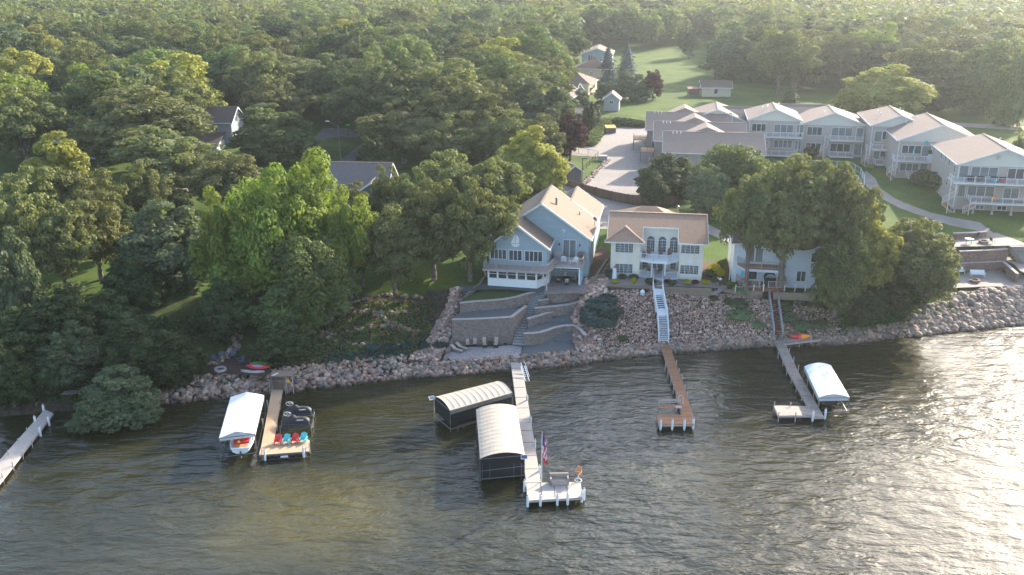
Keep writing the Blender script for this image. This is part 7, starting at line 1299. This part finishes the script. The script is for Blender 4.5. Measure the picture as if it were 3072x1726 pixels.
# ------------------------------------------------------------------ vegetation
placed = []
def tree_at(dx, dtop, dw, h, kind, label, z0=7.5, group='trees around the lake houses', lean=0, rmin=1.5, vi=None, name=None):
    """crown top seen at display point (dx, dtop), crown dw wide, tree h metres tall"""
    px, py = dx*1.1925, dtop*1.1925; p = W(px, py, z0+h*.93); v = (863-py)/FPX; t = (CAMZ-z0-h*.93)/(ST-v*CT)
    r = max(rmin, dw*1.1925/2*t/FPX)*1.03; placed.append((p.x, p.y, r)); return plant_tree(kind, p.x, p.y, r, h, label, group, lean=lean, z=min(z0, H(p.x, p.y)) if z0 > 7 else z0, vi=vi, name=name)
TR = [
 (655, 440, 190, 20.5, 'bright', 'sunlit bright green maple by the shore, largest of its clump', 4.6), (545, 472, 150, 19, 'bright', 'sunlit bright green maple, left shoulder of the big clump', 4.2),
 (745, 405, 210, 21.5, 'bright', 'tallest sunlit bright green maple in the clump left of the blue house', 4.6), (868, 468, 150, 18, 'bright', 'green maple at the right edge of the bright clump', 5),
 (640, 560, 240, 14.5, 'bright', 'bright green maple crown hanging low in front of the clump', 3.6), (770, 590, 200, 14, 'maple', 'mid green maple below the tallest bright one', 3.6), (720, 720, 190, 8, 'maple', 'low leafy tree on the garden slope above the small wooden steps', 2.6), (700, 800, 130, 6, 'bushy', 'dark low tree beside the slate blue chairs and paddle boards', 2.2),
 (1180, 455, 190, 16, 'oak', 'dark olive oak with pale trunk right in front of the blue house roof', 6.5), (1085, 470, 190, 15, 'oak', 'dark olive oak left of the one touching the blue house', 6.5), (1000, 500, 150, 12, 'dark', 'shaded dark tree behind the two oaks left of the blue house', 6.6), (1270, 500, 70, 9, 'oak', 'small oak bough right at the left eave of the blue house', 6.8),
 (1240, 395, 180, 14, 'oak', 'olive oak just behind the one with the pale trunk', 7), (1130, 400, 190, 14, 'oak', 'broad olive oak between the dark-roofed house and the blue house', 7), (975, 428, 95, 13, 'oak', 'narrow oak at the right end of the dark grey-brown roof', 7), (1045, 440, 140, 13, 'oak', 'rounded oak right of the dark-roofed house', 7),
 (1335, 328, 165, 15, 'lime', 'yellow-green sunlit tree behind the blue house roof', 7), (1370, 380, 110, 12, 'lime', 'smaller yellow-green tree beside the grey shed lawn', 7),
 (1010, 262, 210, 14, 'oak', 'olive oak with rounded crown above the street lamp', 7.5), (1120, 290, 190, 13, 'oak', 'olive oak in the row behind the yellow-green tree, leftmost', 7.5), (1210, 285, 170, 13, 'oak', 'olive oak in the row behind the yellow-green tree, middle', 7.5), (1290, 292, 150, 13, 'oak', 'olive oak in the row behind the yellow-green tree, right', 7.5), (1365, 300, 110, 12, 'oak', 'small olive oak beside the purple maple at the parking lot', 7.5),
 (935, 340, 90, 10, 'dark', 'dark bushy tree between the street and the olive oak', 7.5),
 (680, 268, 215, 13, 'roundmaple', 'dense round green maple left of the street lamp', 7.5), (350, 240, 330, 17, 'oak', 'huge spreading olive oak left of centre with visible limbs', 7.5), (420, 330, 240, 13, 'oak', 'lower right bough-heavy oak in front of the grey two-storey house', 7.3), (230, 290, 130, 13, 'oak', 'small oak at the left flank of the huge spreading oak', 7.5),
 (130, 338, 160, 15, 'lime', 'golden-leaved tree in front of the pale house at the left edge', 7.4), (190, 420, 190, 14, 'oak', 'olive oak with golden tips below the golden-leaved tree', 7), (70, 425, 200, 15, 'oak', 'olive oak at the far left below the golden-leaved tree', 7), (20, 480, 170, 15, 'oak', 'dark oak cut by the left edge of the lawn', 6.6),
 (225, 500, 180, 13, 'oak', 'oak with leaning trunk standing on the sunny lawn strip', 6.5), (130, 520, 180, 14, 'oak', 'oak in front of the pergola', 6.4), (350, 425, 120, 12, 'oak', 'oak by the small stone-edged bed in the left lawn', 7), (15, 590, 110, 14, 'willow', 'mid green tree at the left edge below the oaks', 5.5), (300, 600-90, 90, 9, 'dark', 'dark small tree behind the leaning trunk', 6.8),
 (470, 395, 130, 9, 'oak', 'small olive tree in front of the street behind the bright maples', 7), (575, 395, 200, 11, 'oak', 'low olive crown between the street and the bright maples', 7), (880, 470, 120, 10, 'oak', 'olive crown right behind the bright maples near the dark roof', 7), (445, 480, 80, 8, 'bushy', 'bushy dark tree beside the bright maples by the road', 7),
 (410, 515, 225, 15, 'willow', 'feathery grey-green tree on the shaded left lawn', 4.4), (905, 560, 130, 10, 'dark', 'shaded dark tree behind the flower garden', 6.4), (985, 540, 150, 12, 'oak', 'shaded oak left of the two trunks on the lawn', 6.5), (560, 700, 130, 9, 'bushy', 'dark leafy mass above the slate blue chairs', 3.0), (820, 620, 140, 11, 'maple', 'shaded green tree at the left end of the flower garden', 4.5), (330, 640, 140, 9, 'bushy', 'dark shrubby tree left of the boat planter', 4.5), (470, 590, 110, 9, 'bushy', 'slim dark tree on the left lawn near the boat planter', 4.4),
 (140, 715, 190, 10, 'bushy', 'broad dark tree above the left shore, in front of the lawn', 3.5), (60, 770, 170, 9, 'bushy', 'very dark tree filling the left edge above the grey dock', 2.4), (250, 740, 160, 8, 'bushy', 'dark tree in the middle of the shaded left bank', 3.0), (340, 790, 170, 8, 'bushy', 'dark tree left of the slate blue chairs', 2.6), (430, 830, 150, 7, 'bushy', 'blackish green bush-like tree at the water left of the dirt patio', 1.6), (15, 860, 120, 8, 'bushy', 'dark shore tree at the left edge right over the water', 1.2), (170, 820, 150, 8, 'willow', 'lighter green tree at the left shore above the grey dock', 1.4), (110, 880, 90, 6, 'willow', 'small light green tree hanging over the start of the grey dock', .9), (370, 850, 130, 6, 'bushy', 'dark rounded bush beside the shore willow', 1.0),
 (288, 935, 180, 6.6, 'willow', 'blue-green shrubby willow bulging over the water', -.4), (230, 1000, 110, 4.4, 'willow', 'left low lobe of the shore willow touching the water', -.4), (345, 995, 100, 4.2, 'willow', 'right low lobe of the shore willow touching the water', -.4),
 (1690, 392, 150, 9, 'bushy', 'dense dark green tree at the corner of the long condominium block', 7), (1650, 440, 80, 7, 'bushy', 'smaller dark tree at the end of the board fence', 7), (1850, 358, 160, 13, 'maple', 'pale green sunlit tree in front of the long condominium roof', 7), (1790, 420, 110, 10, 'willow', 'lighter green lower tree right of the dense dark one', 7), (1920, 400, 110, 11, 'maple', 'sunlit tree right of the pale green one, by the rear deck', 7),
 (2010, 415, 250, 18.5, 'oakhigh', 'great olive oak over the white house', 5.9), (2130, 430, 180, 18.5, 'oakhigh', 'right half of the great oak beside the pool', 5.5), (1900, 460, 150, 17, 'oakhigh', 'left low bough of the great oak over the white house roof', 6.0),
 (1985, 500, 200, 14.5, 'oakhigh', 'low central bough of the great oak over the white house eaves', 5.9), (2175, 525, 170, 15, 'lime', 'sunlit yellow-green tree on the shore right of the white house', 3.6), (2125, 590, 140, 12.5, 'maple', 'leaning green tree with bare trunk by the timber wall', 3.6), (2300, 555, 215, 13, 'oak', 'rounded olive shore tree left of the upper patio', 3.3), (2350, 620, 150, 10.5, 'oak', 'lower right dark tree beside the white benches', 3.2), (2215, 640, 130, 7, 'bushy', 'shaded dark tree over the grassy bank', 3.2), (2270, 680, 150, 6, 'bushy', 'low dark tree above the grassy bank', 2.8), (2110, 700, 90, 4, 'lime', 'small golden-green tree at the end of the rope fence', 4.4), (2180, 740, 90, 4, 'bushy', 'low dark green bush-tree on the bank near the leaning trunk', 3.0),
 (1395, 400, 5, 3, 'bushy', 'small bush on the lawn edge by the parking lot', 7.5),
 (1412, 240, 66, 11, 'purple', 'upper part of the purple-leaved maple clump beside the white gabled garage', 7.5), (1437, 285, 88, 11.5, 'purple', 'larger purple-leaved maple at the entrance of the parking lot', 7.5), (1412, 80, 84, 14, 'purple', 'dark purple-leaved maple left of the blue gabled house', 7.5), (1645, 176, 54, 10, 'purple', 'purple-leaved maple on the lawn right of the round green tree', 7.5),
 (1475, 272, 17, 6.5, 'arbor', 'columnar arborvitae, leftmost of three behind the parking lot', 7.5), (1489, 264, 17, 7.5, 'arbor', 'columnar arborvitae, middle of three behind the parking lot', 7.5), (1501, 264, 15, 7, 'arbor', 'columnar arborvitae, rightmost of three behind the parking lot', 7.5),
 (1531, 120, 66, 13.5, 'spruce', 'blue spruce beside the blue gabled house, the left one', 7.5), (1580, 111, 72, 14, 'spruce', 'blue spruce beside the blue gabled house, the right one', 7.5), (1590, 178, 95, 10, 'willow', 'round green tree above the grey garden shed', 7.5), (1530, 205, 60, 7, 'willow', 'low green tree left of the round green one', 7.5), (1463, 225, 45, 6, 'willow', 'small feathery tree by the umbrella deck', 7.5), (1452, 150, 40, 6, 'bushy', 'dark rounded shrub-tree at the left of the blue gabled house', 7.5),
 (1490, 12, 150, 18, 'lime', 'wide pale yellow-green tree beyond the purple maple', 7.5), (1640, -5, 190, 22, 'dark', 'tall dark tree at the left edge of the far lawn', 7.5), (1585, 20, 110, 18, 'dark', 'dark tree left of the tall one at the far lawn', 7.5), (1560, 40, 70, 12, 'oak', 'small grey-green tree behind the blue spruces', 7.5), (1320, 38, 115, 20, 'maple', 'tall rounded pale-tipped tree left of the purple maple', 7.5), (1225, -5, 200, 20, 'dark', 'tall broad green tree at top centre', 7.5), (1285, 108, 150, 15, 'bright', 'bright rounded maple in the middle of the wood', 7.5), (1330, 165, 180, 16, 'maple', 'large green maple right of the woodland centre', 7.5), (1100, 168, 200, 16, 'maple', 'feathery green maple in the woodland centre', 7.5), (1190, 175, 150, 15, 'maple', 'green maple between the feathery one and the large one', 7.5), (985, 185, 150, 14, 'maple', 'mid green maple right of the big olive oak', 7.5), (980, 240, 130, 12, 'bright', 'lighter green tree over the far street', 7.5), (1090, 65, 200, 16, 'oak', 'grey-green oak with domed crown above the feathery maple', 7.5), (880, 80, 150, 16, 'maple', 'jagged green maple upper centre-left', 7.5), (985, 100, 120, 16, 'maple', 'pointed green maple left of the domed oak', 7.5),
 (790, 142, 300, 17, 'oak', 'very wide olive oak left of the woodland centre', 7.5), (690, 205, 170, 14, 'oak', 'left shoulder of the very wide olive oak', 7.5), (620, 100, 250, 16, 'dark', 'dark broad oak above the grey two-storey house', 7.5), (700, 80, 150, 15, 'oak', 'olive crown right of the dark broad oak', 7.5), (400, 130, 250, 17, 'oak', 'broad domed oak above the huge spreading oak', 7.5), (270, 160, 190, 15, 'dark', 'shaded oak left of the broad domed oak', 7.5), (470, 175, 130, 14, 'oak', 'sunlit right flank of the broad domed oak', 7.5), (80, 185, 180, 15, 'dark', 'dark oak at the left edge above the cottage', 7.5), (160, 225, 130, 13, 'dark', 'dark crown over the beige cottage', 7.5), (20, 230, 110, 13, 'oak', 'oak cut by the left edge above the cottage', 7.5),
 (1735, 70, 60, 14, 'dark', 'slim dark tree at the right edge of the far lawn', 7.5), (1760, 5, 90, 18, 'oak', 'greyish thin-crowned tree at the back of the far lawn', 7.5), (1815, 25, 90, 15, 'dark', 'dark tree behind the right of the far lawn', 7.5), (1850, 75, 150, 19, 'willow', 'grey-green tree behind the beige garage', 7.5), (1945, 50, 160, 20, 'dark', 'broad dark tree right of the grey-green one', 7.5), (2035, 60, 120, 22, 'pine', 'tall brownish pine behind the condominiums', 7.5), (2125, 80, 140, 20, 'oak', 'oak with pinkish sunlit edge right of the pine', 7.5), (1990, 210, 66, 8, 'fir', 'small dark spruce just behind the condominium roofs', 7.5),
 (2240, 170, 205, 15.5, 'lime', 'sunlit pale green tree right behind the condominium roofs', 7.5), (2160, 188, 100, 13, 'lime', 'left lobe of the sunlit pale green tree', 7.5), (2500, 112, 190, 21, 'roundmaple', 'large green tree near the right edge above the last condominium', 7.5), (2568, 130, 120, 21, 'roundmaple', 'green tree cut by the right edge', 7.5), (2345, 112, 190, 20, 'oak', 'olive domed tree behind the sunlit pale one', 7.5), (2420, 80, 200, 20, 'oak', 'wide olive tree at upper right', 7.5), (2540, 40, 160, 17, 'oak', 'olive tree at the upper right corner', 7.5), (2370, 215, 110, 8, 'bushy', 'shaded tree beside the parked vehicle', 7.5), (2235, 105, 130, 18, 'dark', 'dim tree between the pine group and the domed tree', 7.5), (2200, 20, 150, 17, 'willow', 'pale hazy green tree at upper right of centre', 7.5), (2310, 40, 150, 16, 'maple', 'hazy green tree above the domed one', 7.5),
 (2572, 330, 40, 12, 'oak', 'leafy bough at the right edge above the largest condominium', 7.5),
]
for t in TR:
    dx, dt, dw, h, k, lb, z0 = t
    if dw < 10: continue
    tree_at(dx, dt, dw, h, k, lb, z0)
# clearings where no further tree may stand (outlines on the ground)
def poly_w(lst, z=7.5): return [tuple(W(a*1.1925, b*1.1925, z)[:2]) for a, b in lst]
CLEAR = [poly_w([(1395, 240), (1380, 420), (1300, 560), (2576, 760), (2800, 300), (2400, 235), (2250, 215), (1950, 245), (1870, 160), (1800, 105), (1700, 112), (1620, 130), (1560, 120), (1440, 110), (1390, 170)]),
         poly_w([(560, 330), (520, 420), (420, 520), (300, 560), (560, 600), (760, 520), (960, 420), (940, 330), (800, 300)]), poly_w([(60, 330), (60, 400), (280, 400), (280, 330)]), poly_w([(470, 255), (470, 400), (600, 400), (600, 255)])]
def inpoly(P, x, y):
    r = False
    for i in range(len(P)):
        x0, y0 = P[i]; x1, y1 = P[i-1]
        if (y0 > y) != (y1 > y) and x < (x1-x0)*(y-y0)/(y1-y0)+x0: r = not r
    return r
def proj(x, y, z): d = y*CT+(CAMZ-z)*ST; return 1536+FPX*x/d, 863-FPX*(y*ST-(CAMZ-z)*CT)/d
cands = []; grid = {}
for x, y, r in placed: grid.setdefault((int(x//16), int(y//16)), []).append((x, y, r))
tries = 0
while tries < 90000 and len(cands) < 4600:
    tries += 1
    y = 196+(1180-196)*rnd.random()**.8; x = (rnd.random()*2-1)*(y*.56+25)
    if any(inpoly(P, x, y) for P in CLEAR): continue
    r = rnd.uniform(7.5, 12.5); gx_, gy_ = int(x//16), int(y//16)
    if any((x-a)**2+(y-c)**2 < ((r+q)*.66)**2 for i in (-1, 0, 1) for j in (-1, 0, 1) for a, c, q in grid.get((gx_+i, gy_+j), [])): continue
    grid.setdefault((gx_, gy_), []).append((x, y, r)); cands.append((x, y, r))
cands.sort(key=lambda c: math.hypot(c[0], c[1]))
inv_ = [c for c in cands if -60 < proj(c[0], c[1], 18)[0] < 3132]
vis = inv_[:max(0, 292-len(placed))]; rest = inv_[len(vis):]
KN = {'oak': 'olive green', 'maple': 'mid green', 'dark': 'dark green', 'bright': 'fresh green', 'lime': 'yellow-green', 'willow': 'grey-green'}
shapes = {'oak': 'broad domed', 'maple': 'jagged-topped', 'dark': 'dense rounded', 'bright': 'jagged-topped', 'lime': 'rounded', 'willow': 'soft rounded'}
def kind_for():
    u = rnd.random(); return 'oak' if u < .42 else 'maple' if u < .66 else 'dark' if u < .80 else 'willow' if u < .89 else 'bright' if u < .95 else 'lime'
def where(px, py):
    h_ = ['at the left edge', 'in the left part', 'left of the centre', 'in the middle', 'right of the centre', 'in the right part', 'at the right edge'][max(0, min(6, int(px/439)))]
    v_ = 'along the top of the picture' if py < 60 else 'in hazy back rows' if py < 160 else 'in the middle rows' if py < 300 else 'in the nearer rows'
    return h_+' '+v_
for x, y, r in vis:
    k = kind_for(); h = r*.95+rnd.uniform(8.5, 12)+(3 if rnd.random() < .12 else 0); px, py = proj(x, y, 7.5+h)
    plant_tree(k, x, y, r, h, '%s %s tree %s' % (KN[k], shapes[k], where(px, py)), '%s trees of the wood %s' % (KN[k], where(px, py)))
# the far wood beyond them reads as one mass
def far_wood(cs, name, label):
    bk = ['oak', 'maple', 'dark']; src = {}
    for k in bk:
        me = TV[k][0][0]; n = len(me.vertices); v = np.empty(n*3); me.vertices.foreach_get('co', v); src[k] = v.reshape(-1, 3)
    objs = []
    for k in bk:
        V = src[k]; nq = (len(V)-9*len(IV))//4; q = V[:nq*4].reshape(-1, 4, 3); rs = np.random.RandomState(3); sel = rs.choice(nq, 1100, replace=False); q = q[sel]; cen = q.mean(1, keepdims=True); q = cen+(q-cen)*2.7; core = V[nq*4:]
        src[k] = (q.reshape(-1, 3), core, TV[k][0][2], TV[k][0][3])
    VV = []; FF = []; T3 = []; mi = []; n = 0; F3b = np.concatenate([IF+i*len(IV) for i in range(9)]); mi3 = []
    for i, (x, y, r) in enumerate(cs):
        k = bk[rnd.choice((0, 0, 1, 1, 2))]; q, core, Rr, Ht = src[k]; h = r*.95+rnd.uniform(8.5, 12); a = rnd.uniform(0, 6.28); c, s = math.cos(a), math.sin(a); Rm = np.array([[c, -s, 0], [s, c, 0], [0, 0, 1]])
        S = np.array([r/Rr, r/Rr, h/Ht]); v = (q*S)@Rm.T+np.array([x, y, 7.5]); w = (core*S)@Rm.T+np.array([x, y, 7.5])
        VV += [v, w]; FF.append(np.arange(len(v)).reshape(-1, 4)+n); T3.append(F3b+n+len(v)); mi.append(np.full(len(v)//4, bk.index(k))); mi3.append(np.full(len(F3b), bk.index(k))); n += len(v)+len(w)
    V = np.concatenate(VV); F = np.concatenate(FF); T = np.concatenate(T3); idx = np.concatenate([F.ravel(), T.ravel()]); tot = np.concatenate([np.full(len(F), 4), np.full(len(T), 3)])
    me = bpy.data.meshes.new(name); me.vertices.add(len(V)); me.vertices.foreach_set('co', V.ravel()); me.loops.add(len(idx)); me.loops.foreach_set('vertex_index', idx); me.polygons.add(len(tot)); me.polygons.foreach_set('loop_start', np.concatenate([[0], np.cumsum(tot)[:-1]])); me.polygons.foreach_set('loop_total', tot); me.polygons.foreach_set('material_index', np.concatenate(mi+mi3))
    for k in bk: me.materials.append(L[k])
    me.update(); o = bpy.data.objects.new(name, me); col.objects.link(o); tag(o, label, 'wood', kind='stuff')
print('TREES', len(placed), len(vis), len(rest))
far_wood(rest[:2200], 'far_woods', 'hazy distant woods filling the top of the photo')
# ground cover
def tufts(region, n, leaf, name, label, h=.35, w=.5, z=None):
    rs = np.random.RandomState(len(name)); P = []
    while len(P) < n:
        x, y = region(); P.append((x, y, H(x, y)+h*.3))
    P = np.array(P); k = 5; P = np.repeat(P, k, 0)+rs.randn(n*k, 3)*np.array([w*.5, w*.5, h*.25]); N = rs.randn(n*k, 3)*.7+np.array([0, -.2, 1.0]); N /= np.linalg.norm(N, axis=1)[:, None]
    V = leafquads(P, N, np.full(len(P), w*.45), rs); me = mesh_np(name, V, np.arange(len(V)).reshape(-1, 4), [L[leaf]]); o = bpy.data.objects.new(name, me); col.objects.link(o); tag(o, label, 'plants', kind='stuff')
def reg(x0, x1, f0, f1, absolute=False):
    def f():
        x = frnd(x0, x1); s = 0 if absolute else shore(x); return x, s+frnd(f0, f1)
    return f
tufts(reg(-34, -11.2, 4, 15.5), 1500, 'maple', 'garden_perennials', 'mixed green perennials in the terraced garden beds', .5, .55)
tufts(reg(-34, -11.2, 4.5, 16), 1100, 'dark', 'garden_groundcover', 'dark low ground cover between the stone edgings of the garden', .35, .6)
tufts(reg(-30, -13, 8, 15.5), 90, 'flower', 'orange_daylilies', 'scattered orange daylilies in the terraced garden', .8, .22)
tufts(reg(-24, -14, 3.6, 5.2), 500, 'juniper', 'low_junipers', 'bluish low junipers along the top of the shore boulders', .4, .6)
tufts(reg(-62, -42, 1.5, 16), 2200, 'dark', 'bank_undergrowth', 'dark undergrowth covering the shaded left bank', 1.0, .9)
tufts(reg(-40, -10, 1.5, 3.5), 120, 'grassy', 'shore_weeds', 'weeds between the shore boulders', .4, .4)
tufts(reg(47, 66, 1.8, 6.5), 2600, 'grassy', 'bank_grass', 'long green grass on the bank right of the kayak', .4, .5)
tufts(reg(38, 50, 1.0, 7), 500, 'silver', 'bank_weeds', 'pale weeds growing through the riprap around the grey stairs', .4, .45)
tufts(reg(45, 62, 5.5, 11), 900, 'dark', 'shade_groundcover', 'dark ground cover under the shore trees at right', .6, .7)
for k in range(5): p = GR(1120+k*50, 1052-k*2); shrub(p.x, p.y, 1.1, .8, 'juniper', 'bluish juniper mound above the boulders of the garden', 'bluish juniper mounds above the boulders', name='juniper_bush', ls=.2)
for px, py, r, h, lb, lf in ((2255, 478, 0, 0, '', ''), (2435, 470, 2.3, 1.9, 'dark shrub clump between the first and second condominiums', 'dark'), (2790, 562, 3.4, 3.0, 'dark shrub in front of the fourth condominium, left of the pair', 'dark'), (2838, 580, 3.6, 3.2, 'dark shrub in front of the fourth condominium, right of the pair', 'dark'), (2610, 508, 1.1, .8, 'small hosta clump at the foot of the third condominium stair', 'lime')):
    if r: p = W(px, py, 7.3); shrub(p.x, p.y, r, h, lf, lb, ls=.22)
def hedge(pts, n, r, h, leaf, name, label):
    P = [W(*p, 7.5) for p in pts]; tot = []
    for k in range(n): t = k/(n-1)*(len(P)-1); i = min(len(P)-2, int(t)); q = P[i].lerp(P[i+1], t-i); tot.append(q)
    V, F, F3 = shrubgeo(77, 1, 1, 420, .24, 6); VV = []; FF = []; TT = []; m = 0; nq = len(F)*4
    for q in tot: v = V*np.array([r, r, h])*rnd.uniform(.8, 1.2)+np.array([q.x, q.y, H(q.x, q.y)]); VV.append(v); FF.append(F+m); TT.append(F3+m); m += len(V)
    me = mesh_np(name, np.concatenate(VV), np.concatenate(FF), [L[leaf]], np.concatenate(TT)); o = bpy.data.objects.new(name, me); col.objects.link(o); tag(o, label, 'hedge')
hedge([QZ(540, 1060), QZ(600, 960), QZ(680, 860)], 12, 2.0, 1.4, 'maple', 'shrub_strip', 'strip of green shrubs along the left side of the parking lot')
hedge([QZ(790, 860), QZ(900, 878), QZ(1040, 885)], 12, 2.0, 1.6, 'dark', 'hedge', 'dark clipped hedge at the far end of the parking lot')
# bare branches of the leaning shore tree
T = thing('dead_branches', 'tangle of bare pale branches under the shore trees at right', 'branches', W(2600, 850, 4)); b = MB(M['bark_pale'])
for i in range(26): a = rnd.uniform(2.4, 5.6); l = rnd.uniform(1, 3); p = Vector((rnd.uniform(-2, 2), rnd.uniform(-2.4, -1.6), rnd.uniform(1.5, 3.6))); b.path([p, p+Vector((math.cos(a)*l*.4, -.3, -l*.25)), p+Vector((math.cos(a)*l*.6, -.5, -l*.8))], .03, 4)
b.build('twigs', T)
# vehicles in the shade
def car(label, x, y, z, rz, m):
    T = thing('parked_car', label, 'car', (x, y, z), rz); b = MB(M[m]); b.box(-2.3, -.9, .35, 2.3, .9, .95); b.build('body', T); b = MB(M[m]); b.slab([(-1.5, -.78, 1.6), (.8, -.78, 1.6), (.8, .78, 1.6), (-1.5, .78, 1.6)], .08); b.build('roof', T); b = MB(M['glass'])
    b.add([(-2.0, -.85, .95), (1.5, -.85, .95), (1.5, .85, .95), (-2.0, .85, .95), (-1.5, -.76, 1.53), (.8, -.76, 1.53), (.8, .76, 1.53), (-1.5, .76, 1.53)], [(0, 1, 5, 4), (1, 2, 6, 5), (2, 3, 7, 6), (3, 0, 4, 7)]); b.build('windows', T)
    for sx in (-1, 1):
        for sy in (-1, 1): b = MB(M['black']); b.tube((sx*1.45, sy*.75, .36), (sx*1.45, sy*.95, .36), .36, 12); w = b.build('wheel', T); b = MB(M['metal']); b.tube((sx*1.45, sy*.94, .36), (sx*1.45, sy*.96, .36), .2, 8); b.build('hubcap', w)
    for sx in (-1, 1): b = MB(M['white']); b.box(-2.34, sx*.6-.15, .6, -2.3, sx*.6+.15, .75); b.build('headlight', T)
p = W(2885, 308, 7.5); car('dark vehicle parked in tree shade at the right edge', p.x, p.y, 7.55, R(80), 'dark_metal')
# ------------------------------------------------------------------ light, sky and haze
SUN_EL, SUN_AZ = R(23), R(42)          # azimuth measured from the view direction towards the right
sd = Vector((math.sin(SUN_AZ)*math.cos(SUN_EL), math.cos(SUN_AZ)*math.cos(SUN_EL), math.sin(SUN_EL)))
sl_ = bpy.data.lights.new('sun', 'SUN'); sl_.energy = 4.1; sl_.angle = R(.9); sl_.color = (1, .89, .74); so = bpy.data.objects.new('sun', sl_); col.objects.link(so); so.rotation_euler = sd.to_track_quat('Z', 'Y').to_euler(); so.location = sd*500
w = bpy.data.worlds.new('World'); sc.world = w; w.use_nodes = True; nt = w.node_tree; bg = nt.nodes['Background']
sky = nt.nodes.new('ShaderNodeTexSky'); sky.sky_type = 'NISHITA'; sky.sun_disc = False; sky.sun_elevation = SUN_EL; sky.sun_rotation = SUN_AZ; sky.air_density = 1.0; sky.dust_density = 1.8; sky.ozone_density = 1.0
nt.links.new(sky.outputs[0], bg.inputs[0]); bg.inputs[1].default_value = .15
hz = MB(); hz.box(-640, -30, -4, 640, 1250, 56); hm = bpy.data.materials.new('haze_air'); hm.use_nodes = True; nt = hm.node_tree; nt.nodes.clear(); out = nt.nodes.new('ShaderNodeOutputMaterial'); pv = nt.nodes.new('ShaderNodeVolumePrincipled')
pv.inputs['Color'].default_value = (.86, .93, 1, 1); pv.inputs['Density'].default_value = .000125; pv.inputs['Anisotropy'].default_value = .6; nt.links.new(pv.outputs[0], out.inputs['Volume']); hz.mats = [hm]; tag(hz.build('haze'), kind='stuff')
sc.view_settings.view_transform = 'Standard'; sc.view_settings.look = 'None'; sc.view_settings.exposure = 1.78; sc.view_settings.gamma = 1
sc.render.engine = 'CYCLES'; sc.cycles.max_bounces = 6; sc.cycles.diffuse_bounces = 3; sc.cycles.transmission_bounces = 4; sc.cycles.volume_bounces = 1; sc.cycles.glossy_bounces = 3; sc.cycles.volume_step_rate = 4; sc.cycles.use_denoising = True
